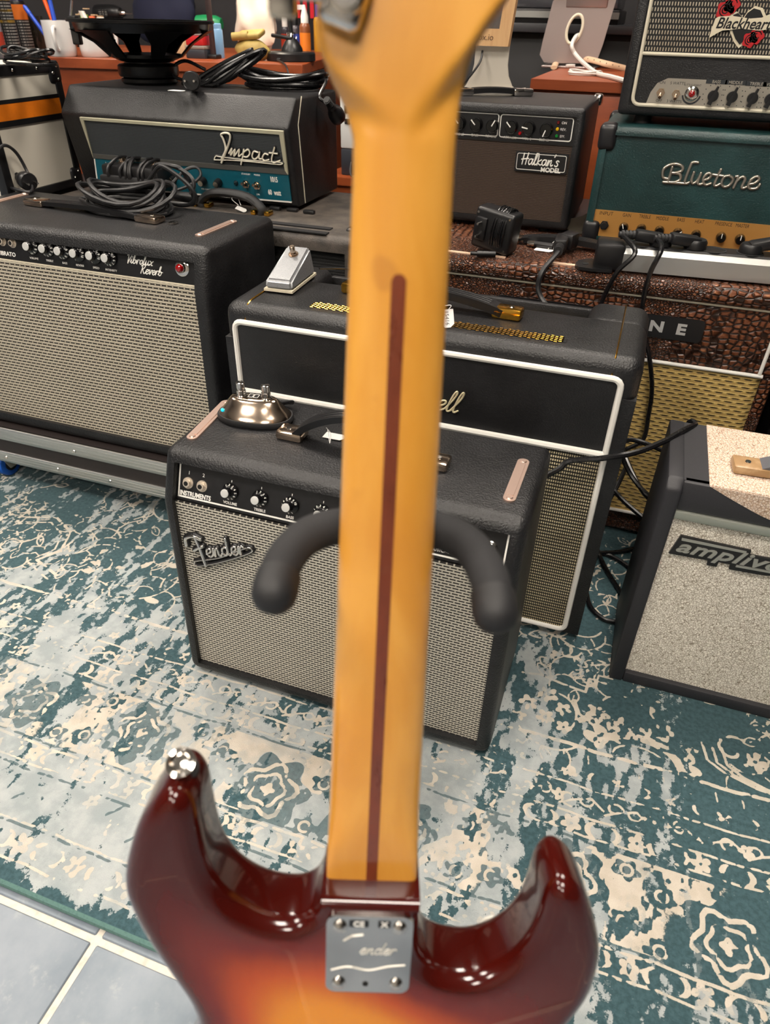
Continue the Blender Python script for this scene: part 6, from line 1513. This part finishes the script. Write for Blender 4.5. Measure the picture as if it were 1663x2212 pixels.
part('shelf_top', MB().box(-.955, -.45, 2.16, 2.60, .470, .492), DESK, lowc); part('body', MB().box(-.945, -.46, 2.17, 2.59, 0, .470), DESK, lowc)

# white computer and the dark box under it
dk = thing('electronics_box', 'dark grey electronics box under the white computer on the low shelf', 'box', (-.80, 2.36, .492))
part('case', MB().rbox(-.905, -.66, 2.20, 2.5, .492, .566, .004), mat('dark_grey_plastic', '#2a2d34', .45), dk); part('lead', MB().tube(smooth([(-.87, 2.198, .53), (-.865, 2.175, .51), (-.855, 2.165, .4935+.004), (-.83, 2.17, .497)], 6), .003, 7), CABLE, dk)
pcw = thing('desktop_computer', 'white computer case with black ports standing on the dark grey box', 'computer', (-.80, 2.36, .567))
part('case', MB().rbox(-.905, -.70, 2.20, 2.55, .567, .728, .003), mat('white_case', '#d5d6d4', .4), pcw)
for z_a, h in ((.660, .020), (.632, .014)): part('port', MB().box(-.890, -.872, 2.197, 2.203, z_a, z_a+h), mat('void', '#020202', .9), pcw)
part('case_seam', MB().box(-.905, -.70, 2.1985, 2.201, .704, .7055), mat('dark_grey_plastic', '#2a2d34', .45), pcw); part('screw', MB().lathe([(.004, 0), (.004, .002)], (-.858, 2.20, .615), -UY, 12), CHROME, pcw)

# silver monitor stand
mp = atz(1232, 148, DZ); my = mp[1]
SIL = mat('satin_aluminium', '#b8aaa6', .38, .85)
imac = thing('monitor', 'silver desktop monitor on a bent aluminium stand with an oval cable hole', 'monitor', mp)
def my_(p): q = aty(*p, my); return q[0], q[2]
outer = [my_(p) for p in ((1176, 136), (1168, 128), (1165, 116), (1198, -12), (1333, -8), (1293, 126), (1280, 137))]
pg2 = MB(); hc = my_((1241, 63)); ho = my_((1257, 63)); hr = abs(ho[0]-hc[0])
ell = [(hc[0]+hr*1.0*math.cos(a)+.25*hr*math.sin(a), hc[1]+hr*1.65*math.sin(a)) for a in np.linspace(0, 2*math.pi, 28, endpoint=False)]
# plate with a hole: ring strips between the outline and the ellipse
no = 28; oc_ = np.array(hc); ang_o = []
op = []
for e_ in ell:
    d_ = np.array(e_)-oc_; best = None
    for i in range(len(outer)):
        a_, b_ = np.array(outer[i]), np.array(outer[(i+1) % len(outer)]); Mx = np.array([d_, -(b_-a_)]).T
        if abs(np.linalg.det(Mx)) < 1e-12: continue
        t_, s_ = np.linalg.solve(Mx, a_-oc_)
        if t_ > 0 and -1e-6 <= s_ <= 1+1e-6 and (best is None or t_ < best): best = t_
    op.append(oc_+d_*best)
vv3 = []
for yy in (my, my+.006):
    vv3 += [(p[0], yy, p[1]) for p in op]+[(p[0], yy, p[1]) for p in ell]
n_ = len(ell); ff3 = []
for i in range(n_):
    j = (i+1) % n_; ff3 += [(i, j, n_+j, n_+i), (2*n_+j, 2*n_+i, 3*n_+i, 3*n_+j), (i, 2*n_+i, 2*n_+j, j), (n_+i, n_+j, 3*n_+j, 3*n_+i)]
part('stand_plate', MB().add(vv3, ff3), SIL, imac, sharp=30)
part('cable_ring', MB().tube([(p[0], my-.001, p[1]) for p in ell], .0042, 8, closed=True), mat('ring_cream', '#d8d0bb', .45), imac)
part('stand_foot', MB().rbox(mp[0]-.09, mp[0]+.075, my-.002, my+.16, DZ, DZ+.006, .002), SIL, imac)
tpz = max(p[1] for p in outer); part('screen_case', MB().rbox(mp[0]-.22, mp[0]+.28, my-.03, my+.0, tpz+.02, tpz+.36, .01), SIL, imac); part('hinge', MB().rbox(mp[0]-.04, mp[0]+.08, my-.004, my+.012, tpz-.03, tpz+.06, .004), SIL, imac)
WHT = mat('white_lead', '#d6d2cc', .45)
wl_ = thing('monitor_cable', 'white cable from the oval hole across the cherry-wood desk', 'cable', atz(1270, 165, DZ))
part('lead', MB().tube(smooth([aty(1252, 75, my+.015), aty(1243, 80, my-.010), aty(1235, 100, my-.03), aty(1248, 124, my-.05), atz(1285, 156, DZ+.008), atz(1320, 166, DZ+.006), atz(1352, 175, DZ+.006)], 6), .0058, 8), WHT, wl_)
c = atz(1262, 163, DZ); wc2 = thing('white_cable', 'small coil of thin white cable on the cherry-wood desk', 'cable', c)
part('coil', MB().tube(coil(c, .040, .028, 4.2, .0022, 4, .008, (0, 0), 0, .06, DZ), .0022, 7), WHT, wc2); part('connector', MB().obox(atz(1232, 142, DZ+.012), unit(UX*.8+UY*.5), unit(UY*.8-UX*.5), UZ, .026, .012, .008, .002), WHT, wc2)
strp = thing('perforated_strap', 'cream perforated rubber strap arched over the cherry-wood desk', 'strap', atz(1260, 150, DZ))
sp_ = smooth([atz(1196, 146, DZ+.006), atz(1206, 130, DZ+.016), atz(1230, 124, DZ+.024), atz(1270, 128, DZ+.026), atz(1310, 138, DZ+.018), atz(1350, 148, DZ+.006)], 6)
so = part('strap_band', MB().tube(sp_, .0095, 10, flat=.55), mat('cream_rubber', '#caa98a', .5), strp)
for i in range(8, len(sp_)-2, 2): part('hole', MB().ball(sp_[i]-UY*.0085+UZ*.002, .0015, 6), mat('void', '#020202', .9), so)

# wooden tablet terminal on the practice amp
ty_ = 1.74; tb0 = aty(1060, 196, ty_)
tab = thing('tablet_stand', 'oak-framed tablet terminal on a flared brushed-metal stand on the practice amp', 'tablet', (tb0[0]-.03, ty_, hz1))
OAK = wood('pale_oak', '#b88a58', '#d3ab7b', .5, 'z', 12)
def tq(p, y=ty_-.02): q = aty(*p, y); return q
br = tq((1097, 101)); tr = tq((1118, -20)); wdt_ = .20
fxr, fzb = br[0], br[2]; lean = (tr[0]-br[0])/(tr[2]-br[2])
tpl = PL((fxr-wdt_/2, ty_-.02, fzb), UX, unit(UZ+UX*lean))
for nm, uv4 in (('frame_rail', (-wdt_/2, wdt_/2, 0, .030)), ('frame_rail', (-wdt_/2, wdt_/2, .21, .24)), ('frame_stile', (wdt_/2-.024, wdt_/2, .030, .21)), ('frame_stile', (-wdt_/2, -wdt_/2+.024, .030, .21))):
    a_, b_, c_, d_ = uv4; part(nm, MB().prism([(a_, c_), (b_, c_), (b_, d_), (a_, d_)], tpl.o, tpl.U, tpl.V, -UY, .022, -.022), OAK, tab)
part('screen', MB().prism([(-wdt_/2+.024, .03), (wdt_/2-.024, .03), (wdt_/2-.024, .21), (-wdt_/2+.024, .21)], tpl.o, tpl.U, tpl.V, -UY, .006, -.012), mat('tablet_screen', '#55504e', .25), tab)
word(tab, 'box.io', tq((1046, 80))-UY*.0004, tpl, .011, mat('burnt_ink', '#5a4028', .7), name='frame_lettering')
st_l, st_r = tq((1026, 112), ty_), tq((1099, 112), ty_); fl_l, fl_r = tq((996, 195), ty_), tq((1124, 195), ty_); zb3 = hz1
prf = [(st_l[0], fzb+.01), (st_r[0], fzb+.01), (st_r[0]+.0, zb3+.05), (st_r[0]+.004, zb3+.03), (st_r[0]+.014, zb3+.012), (fl_r[0]-.004, zb3+.004), (fl_r[0], zb3), (fl_l[0], zb3), (fl_l[0]+.004, zb3+.004), (st_l[0]-.014, zb3+.012), (st_l[0]-.004, zb3+.03), (st_l[0], zb3+.05)]
part('stand_column', MB().prism(prf, (0, ty_+.006, 0), UX, UZ, -UY, .005), mat('brushed_steel', '#cfc8bc', .42, .5), tab)
part('stand_base', MB().rbox(fl_l[0], fl_r[0], ty_-.02, ty_+.05, zb3, zb3+.004, .0015), mat('brushed_steel', '#cfc8bc', .42, .5), tab)
part('lead', MB().tube(smooth([tq((1042, 110), ty_-.012), tq((1036, 135), ty_-.03), tq((1015, 165), ty_-.035), tq((992, 190), ty_-.03)], 6), .0022, 7), CABLE, tab)

# ------------------------------------------------------------------ bench clutter
def on(px, py): return atz(px, py, DZ)
def bottle(nm, lab, c, r, h, m, capm, neck=.4, caph=.25, label=None, cat='bottle', txt=None, nozzle=False):
    t = thing(nm, lab, cat, c); bh = h*(1-caph)
    part('bottle_body', MB().lathe([(r*.94, 0), (r, .003), (r, bh*.86), (r*.85, bh*.95), (r*neck, bh)], c, UZ, 20), m, t)
    part('cap', MB().lathe([(r*neck*1.25, bh-.002), (r*neck*1.25, bh+h*caph*(.35 if nozzle else .95)), (r*neck*(.4 if nozzle else 1.1), h)], c, UZ, 16), capm, t)
    if label: part('label', MB().lathe([(r*1.01, bh*.12), (r*1.01, bh*.72)], c, UZ, 20, cap=False), label, t)
    if txt:
        pl = PL(np.array(c)-UY*(r*1.03), UX, UZ); word(t, txt, np.array(c)+UZ*bh*.45-unit(np.array(c)*np.array([1, 1, 0]))*(r*1.03), PL(c, unit(np.cross(unit(np.array(c)*np.array([1, 1, 0])), UZ)), UZ), r*.28)
    return t
def can(nm, lab, c, r, h, m, capm, bands=()):
    t = thing(nm, lab, 'spray can', c)
    part('can_body', MB().lathe([(r*.95, 0), (r, .003), (r, h*.80), (r*.9, h*.84), (r*.62, h*.86)], c, UZ, 24), m, t)
    part('cap', MB().lathe([(r*.86, h*.845), (r*.86, h*.97), (r*.7, h)], c, UZ, 20), capm, t)
    for k, (a_, b_, mm_) in enumerate(bands): part('label_band', MB().lathe([(r*1.008, h*a_), (r*1.008, h*b_)], c, UZ, 24, cap=False), mm_, t)
    return t
BK_ = mat('can_black', '#131316', .35); YEL = mat('label_yellow', '#c79a1c', .5); CAPB = mat('cap_blue', '#2436a8', .35)
def print_fn(ink, paper):
    def fn(g):
        z = g.z/.0075; l_ = (z.fr()-.5).ab().lt(.2); w_ = g.noise(190, 2, .5, g.xyz(g.x, g.y, g.z.fl())).gt(.47); g.set('Base Color', g.mix(l_*w_, paper, ink)); g.set('Roughness', .5)
    return fn
PRT = mat('label_small_print', '#1a1a1c', .5, fn=print_fn('#8d8a84', '#151517'))
ORG = mat('label_orange', '#cf6a1c', .5); GLO = mat('glue_label', '#d8741a', .5)
can('spray_can', 'black spray can with yellow headings, beside the blue-capped can', on(28, 121), .028, .22, BK_, BK_, ((.05, .78, PRT), (.62, .66, YEL), (.50, .53, YEL), (.38, .41, YEL)))
can('spray_can', 'black spray can with a blue cap and orange flame label on the bench', on(58, 118), .028, .165, BK_, CAPB, ((.05, .55, PRT), (.55, .78, ORG)))
can('spray_can', 'silver and white spray can with red mark at the end of the bench', on(-3, 124), .027, .21, mat('can_silver', '#b9b9bd', .3, .8), BK_, ((.10, .30, mat('label_red', '#a33018', .5)),))
jr = on(88, 116); tj = thing('plastic_jar', 'smoky clear plastic jar of oddments beside the white mug', 'jar', jr); part('jar_wall', MB().lathe([(.026, 0), (.028, .004), (.028, .10), (.026, .10), (.026, .006)], jr, UZ, 24), mat('smoky_plastic', '#4a463f', .15, trans=.75), tj); part('contents', MB().lathe([(.024, .005), (.024, .05), (.012, .062)], jr, UZ, 14), mat('oddments', '#8a7a66', .7), tj)
MUG = mat('white_glaze', '#d8d6d4', .2, coat=.6)
def mug(lab, c, r, h, ha):
    t = thing('mug', lab, 'mug', c)
    part('mug_body', MB().lathe([(r*.86, 0), (r*.95, .004), (r, .02), (r, h), (r*.92, h), (r*.91, .012), (.004, .010)], c, UZ, 32), MUG, t)
    d_ = np.array([math.cos(ha), math.sin(ha), 0]); part('mug_handle', MB().tube(smooth([np.array(c)+d_*r*.97+UZ*h*.82, np.array(c)+d_*r*1.5+UZ*h*.78, np.array(c)+d_*r*1.62+UZ*h*.5, np.array(c)+d_*r*1.4+UZ*h*.24, np.array(c)+d_*r*.97+UZ*h*.2], 5), .0055, 10), MUG, t); return t
m1, m2 = on(137, 122), on(208, 123)
mug('white mug full of pens and hand tools beside the loudspeaker', m1, .044, .092, R(-62)); mug('white mug behind the loudspeaker holding small boxes', m2, .044, .088, R(20))
def stick(nm, lab, cat, base, d, L, r, m, tip=None):
    t = thing(nm, lab, cat, base); d = unit(d); b_ = np.array(base, float)
    part('shaft', MB().cyl(b_, b_+d*L*.8, r, r, 10), m, t); part('tip', MB().lathe([(r*1.15, 0), (r*1.1, L*.15), (r*.5, L*.2)], b_+d*L*.8, d, 10), tip or m, t); return t
BLU = mat('marker_blue', '#1f49b8', .4); ORP = mat('marker_orange', '#e0571c', .4)
stick('marker_pen', 'blue marker leaning left in the white mug', 'pen', m1+np.array([-.020, -.006, .02]), (-.62, 0, .8), .135, .006, BLU); stick('marker_pen', 'blue marker standing upright in the white mug', 'pen', m1+np.array([-.010, .008, .02]), (-.12, .1, 1), .155, .0065, BLU)
stick('marker_pen', 'orange marker at the back of the white mug', 'pen', m1+np.array([-.012, .02, .02]), (-.35, .1, 1), .165, .006, ORP); stick('screwdriver', 'thin screwdriver with black grip in the white mug', 'screwdriver', m1+np.array([.022, .0, .02]), (.25, .2, 1), .16, .0035, mat('tool_steel', '#a8a8aa', .3, 1.), PLAST)
for k, (dx, dz_, cl_, nm_) in enumerate(((.030, .10, '#d9d2c8', 'white'), (.05, .085, '#d8643a', 'orange'), (.066, .082, '#e4e0da', 'white striped'), (-.004, .088, '#8fbf3a', 'lime green'), (-.020, .085, '#2c2c2e', 'black'))):
    bx = m2+np.array([dx-.03, -.006+.006*k, .012]); t = thing('small_box', nm_+' small cardboard box standing in the mug behind the loudspeaker', 'box', bx); part('box_body', MB().obox(bx+UZ*(dz_/2+.008), unit(UX+UY*.2*(k-2)), unit(UY-UX*.2*(k-2)), unit(UZ+UX*.2*(k-2)), .020, .010, dz_, .001), mat('card_'+nm_.replace(' ', '_'), cl_, .6), t); part('box_flap', MB().obox(bx+UZ*(dz_+.010), UX, UY, UZ, .018, .009, .003), mat('card_kraft', '#b59a78', .7), t)
# heat gun / drills at the back of the bench
def power_tool(lab, c, m, L=.15, r=.026, d=(1, 0, 0), chuck=True, grip=True, zc=.05):
    t = thing('power_tool', lab, 'power tool', (c[0], c[1], DZ)); d = unit(d); c = np.array(c, float)+UZ*zc
    part('motor_housing', MB().lathe([(r*.55, -L*.5), (r*.95, -L*.46), (r*1.05, -L*.2), (r, L*.15), (r*.72, L*.32), (r*.6, L*.34)], c, d, 22), m, t)
    if chuck: part('chuck', MB().lathe([(r*.42, L*.34), (r*.42, L*.46), (r*.25, L*.5)], c, d, 16).cyl(c+d*L*.48, c+d*L*.75, .004, .004, 10), CHROME, t)
    if grip: part('grip', MB().obox(c-d*L*.22-UZ*(zc/2), unit(d+UZ*.2), np.cross(UZ, d), UZ, .034, .030, zc-.001, .006, 2), PLAST, t)
    part('side_label', MB().obox(c-d*L*.1-UY*(r*1.03), d, UZ, np.cross(d, UZ), L*.3, r*.7, .002), mat('label_small_print', '#1a1a1c', .5), t); return t
power_tool('black cordless drill with silver chuck lying at the back of the bench', on(250, 92), PLAST, .17, .030, (1, -.15, 0), True, True, .105)
power_tool('green drill body standing by the cloth bag', on(462, 103), mat('tool_green', '#1f8f55', .4), .13, .028, (1, .1, 0), False, True, .080)
def simple_box(nm, lab, cat, c, sx, sy, sz, m, lid=None, r=.003, yaw=0.):
    t = thing(nm, lab, cat, c); U2 = np.array([math.cos(yaw), math.sin(yaw), 0]); V2 = np.cross(UZ, U2)
    part('box_body', MB().obox(np.array(c)+UZ*sz*.36, U2, V2, UZ, sx, sy, sz*.72, r, 2), m, t); part('box_lid', MB().obox(np.array(c)+UZ*sz*.86, U2, V2, UZ, sx*1.01, sy*1.01, sz*.28, r, 2), lid or m, t); return t
simple_box('parts_box', 'black and grey parts box with a red band on the bench', 'box', on(432, 126), .068, .05, .034, mat('dark_grey_plastic', '#2a2d34', .45), mat('grey_lid', '#7d756e', .5))
simple_box('tape_box', 'red and clear plastic box stacked on the black parts box', 'box', on(432, 126)+UZ*.0345, .062, .046, .036, mat('box_red', '#b01c20', .4), mat('clear_lid', '#a39a9a', .25))
simple_box('cardboard_box', 'plain cardboard box behind the loudspeaker on the bench', 'box', on(390, 118), .075, .06, .065, mat('card_kraft', '#b59a78', .7), mat('card_pale', '#c7b08e', .7))
simple_box('tool_case', 'bright blue plastic tool case behind the black pole', 'tool case', on(415, 100), .11, .05, .045, mat('case_blue', '#1f4fb4', .4)); simple_box('parts_tray', 'clear tray with gold parts beside the blue tool case', 'tray', on(455, 100), .08, .05, .030, mat('tray_gold', '#b99a4a', .35, .5), mat('tray_pink', '#b06a96', .3))
can('spray_can', 'small pale blue spray bottle in front of the black pole', on(473, 125), .019, .092, mat('can_pale_blue', '#6f96bb', .3), mat('can_pale_blue', '#6f96bb', .3))
pol = on(462, 127); ft = thing('lamp_pole', 'slim dark pole clamped to the front of the bench', 'pole', pol); part('pole_shaft', MB().rbox(pol[0]-.008, pol[0]+.008, pol[1]-.006, pol[1]+.006, DZ, DZ+.42, .003), wood('dark_pole', '#2b2020', '#3f3030', .5, 'z'), ft); part('pole_foot', MB().rbox(pol[0]-.02, pol[0]+.02, pol[1]-.018, pol[1]+.018, DZ, DZ+.012, .004), PLAST, ft)
# bag and pouch
def blob(mb, c, s, seed, n=26, m=16, lump=.12, zmin=None):
    q = np.random.RandomState(seed); ph = q.rand(12)*6.28; v = []; f = []
    for i in range(m+1):
        t = math.pi*i/m
        for j in range(n):
            p = 2*math.pi*j/n; k = 1+lump*(math.sin(3*p+ph[0]+2*t)+.7*math.sin(5*p+ph[1]-3*t)+.6*math.sin(7*t+ph[2]+2*p)+.4*math.sin(9*p+ph[3])*math.sin(4*t))/2
            x = np.array([s[0]*math.sin(t)*math.cos(p)*k, s[1]*math.sin(t)*math.sin(p)*k, s[2]*math.cos(t)*k])+np.array(c); 
            if zmin is not None: x[2] = max(x[2], zmin)
            v.append(x)
    for i in range(m):
        for j in range(n): k = (j+1) % n; f.append((i*n+j, i*n+k, (i+1)*n+k, (i+1)*n+j))
    return mb.add(v, f)
bg = on(560, 118); bag = thing('plastic_bag', 'crumpled translucent white bag standing behind the khaki pouch', 'bag', bg)
part('bag_body', blob(MB(), bg+UZ*.10, (.075, .05, .10), 4, 34, 22, .20, DZ), mat('bag_film', '#e6ddcd', .35), bag, sharp=25); part('bag_neck', blob(MB(), bg+UZ*.195+UX*.01, (.05, .03, .035), 9, 20, 10, .25), mat('bag_film', '#e6ddcd', .35), bag, sharp=25)
pch = on(540, 131); pou = thing('leather_pouch', 'khaki folded leather pouch on the bench beside the lamp base', 'pouch', pch)
KH = speck('khaki_leather', '#a08a4a', .6, .4, 60, '#8a6a3a'); part('pouch_body', blob(MB(), pch+UZ*.026+UY*.02, (.058, .032, .030), 2, 28, 14, .08, DZ), KH, pou); part('flap', MB().obox(pch+UZ*.066+UY*.024-UX*.006, unit(UX+UZ*.08), unit(UY+UZ*.3), unit(UZ-UY*.3), .085, .05, .016, .006, 3), KH, pou); part('rolled_edge', MB().cyl(pch+UZ*.060-UX*.055, pch+UZ*.064-UX*.005+UY*.01, .011, .012, 14), KH, pou)
nav = on(330, 96); nb_ = thing('cloth_bag', 'dark navy cloth bag slumped at the back of the bench', 'bag', nav); part('bag_body', blob(MB(), nav+UZ*.10+UY*.12, (.15, .07, .13), 6, 36, 22, .10, DZ), speck('navy_cloth', '#161a33', .85, .3, 200, '#24294a'), nb_); part('bag_strap', MB().ribbon(smooth([nav+UX*-.08+UZ*.20+UY*.06, nav+UX*-.02+UZ*.245+UY*.05, nav+UX*.05+UZ*.21+UY*.05], 5), UY, .02, .003), speck('navy_cloth', '#161a33', .85), nb_)
# desk lamp
lc = on(617, 133)+UY*.04; dl = thing('desk_lamp', 'black desk lamp with round weighted base and flexible neck on the bench', 'lamp', lc)
part('base', MB().lathe([(.072, 0), (.076, .002), (.076, .020), (.072, .024), (.066, .025)], lc, UZ, 40), PLAST, dl)
part('hub', MB().lathe([(.034, .024), (.032, .034), (.022, .050), (.012, .060)], lc+UY*.01, UZ, 24), PLAST, dl)
part('clip_jaw', MB().obox(lc+np.array([-.028, .0, .062]), unit(UX-UZ*.1), UY, UZ, .07, .014, .010, .003), PLAST, dl)
sp2 = MB()
for k in range(9): sp2.lathe([(.013, 0), (.013, .0025)], lc+UY*.01+np.array([-.006+.0018*k, 0, .060]), UX, 12)
part('spring', MB().tube([lc+UY*.01+np.array([-.012+.024*t, .011*math.cos(t*44), .064+.011*math.sin(t*44)]) for t in np.linspace(0, 1, 60)], .0012, 5), CHROME, dl)
nkp = smooth([lc+UY*.01+UZ*.055, lc+UY*.01+UZ*.12+UX*-.004, lc+UZ*.20+UX*-.005, lc+UZ*.26+UX*-.03, lc+UZ*.285+UX*-.09], 6)
part('flexible_neck', MB().tube(nkp, .0065, 10), PLAST, dl)
hd = part('lamp_head', MB().lathe([(.012, 0), (.04, .02), (.045, .045)], nkp[-1], unit((-.45, .05, -1)), 22, cap=False), PLAST, dl)
part('lamp_glow', MB().lathe([(.036, .028), (.036, .034)], nkp[-1], unit((-.45, .05, -1)), 20), mat('lamp_led', '#ffffff', .4, emit='#fff0d8', es=60), hd)
part('lamp_cord', MB().tube(smooth([lc-UY*.075+UZ*.008, lc-UY*.095+UZ*.006, (on(622, 140)-UY*.006)-UZ*.010, on(628, 140)-UY*.008-UZ*.10], 6), .0026, 7), CABLE, dl)
# bottles beside the lamp
bottle('glue_bottle', 'brown glue bottle with orange label and white pointed nozzle behind the lamp', on(661, 127), .0175, .145, mat('glue_brown', '#7a4426', .3), mat('cap_white', '#e6e2dc', .4), .55, .32, GLO, nozzle=True)
bottle('ink_bottle', 'blue-labelled bottle with black cap behind the lamp base', on(640, 122), .0165, .125, mat('glue_dark', '#39343a', .3), PLAST, .5, .28, mat('label_blue', '#2b3f96', .5)); bottle('oil_bottle', 'small dark bottle with pale cap behind the lamp neck', on(618, 113), .016, .115, mat('glue_dark', '#39343a', .3), mat('cap_white', '#e6e2dc', .4), .5, .3, mat('label_red', '#a33018', .5)); bottle('polish_bottle', 'yellow bottle with violet cap next to the string pack', on(690, 112), .020, .15, mat('bottle_yellow', '#c9932e', .35), mat('cap_violet', '#3a2ea8', .35), .5, .25)
sk = on(652, 108); spk2 = thing('string_pack', 'red and black striped string packet standing behind the bottles', 'packet', sk)
part('packet_card', MB().obox(sk+UZ*.105+UY*.05, UX, UY, UZ, .085, .006, .21), PLAST, spk2)
for k in range(3): part('red_stripe', MB().obox(sk+UZ*.155+UX*(-.030+.030*k)+UY*.046, UX, UY, UZ, .016, .002, .10), mat('packet_red', '#c3182a', .45), spk2)
pk = PL(sk+UY*.0445, UX, UZ); word(spk2, 'BisBis', sk+UZ*.178+UY*.0445, pk, .018, PAPER, bold=.03, name='packet_lettering'); part('barcode_panel', MB().obox(sk+UZ*.140-UX*.020+UY*.0445, UX, UY, UZ, .030, .001, .016), PAPER, spk2)
# a violet indicator strip on the wall side of the bench
vs_ = on(600, 100)+UY*.18; vl = thing('light_bar', 'short violet light bar standing at the back of the bench', 'light', vs_); part('bar_case', MB().rbox(vs_[0]-.11, vs_[0]+.11, vs_[1]-.01, vs_[1]+.01, DZ, DZ+.20, .004), PLAST, vl); part('bar_glow', MB().box(vs_[0]-.10, vs_[0]+.10, vs_[1]-.0125, vs_[1]-.009, DZ+.12, DZ+.19), mat('violet_glow', '#7a2cff', .4, emit='#9a3cff', es=5.), vl)
# dark rack behind the gap between the desks
rk = thing('equipment_rack', 'black equipment rack with a shelf behind the tablet terminal', 'rack', (-.55, 3.0, 0))
part('rack_body', MB().rbox(-1.0, .1, 2.85, 3.25, 0, .86, .004), mat('rack_black', '#17171a', .5), rk); part('rack_shelf', MB().rbox(-1.02, .12, 2.80, 3.27, .86, .885, .003), mat('rack_grey', '#3a3a3e', .5), rk)
tt = thing('record_player', 'low record player with clear lid and silver edge on the black rack', 'record player', (-.45, 3.02, .885)); part('plinth', MB().rbox(-.70, -.20, 2.86, 3.2, .885, .925, .004), mat('plinth_dark', '#201d1e', .4), tt); part('front_trim', MB().box(-.70, -.20, 2.853, 2.861, .900, .918), ALU, tt); part('lid', MB().rbox(-.69, -.21, 2.87, 3.19, .926, .98, .006), mat('clear_lid_dark', '#6a6a70', .1, trans=.6), tt)

# leads and an adapter on the white cabinet
c = atz(62, 141, .804); wcb = thing('mains_cable', 'thin black leads heaped on top of the white and orange cabinet', 'cable', c)
part('coil', MB().tube(coil(c, .050, .026, 4.3, .003, 12, .022, (0, 0), .1, .12, .804), .003, 7), CABLE2, wcb)
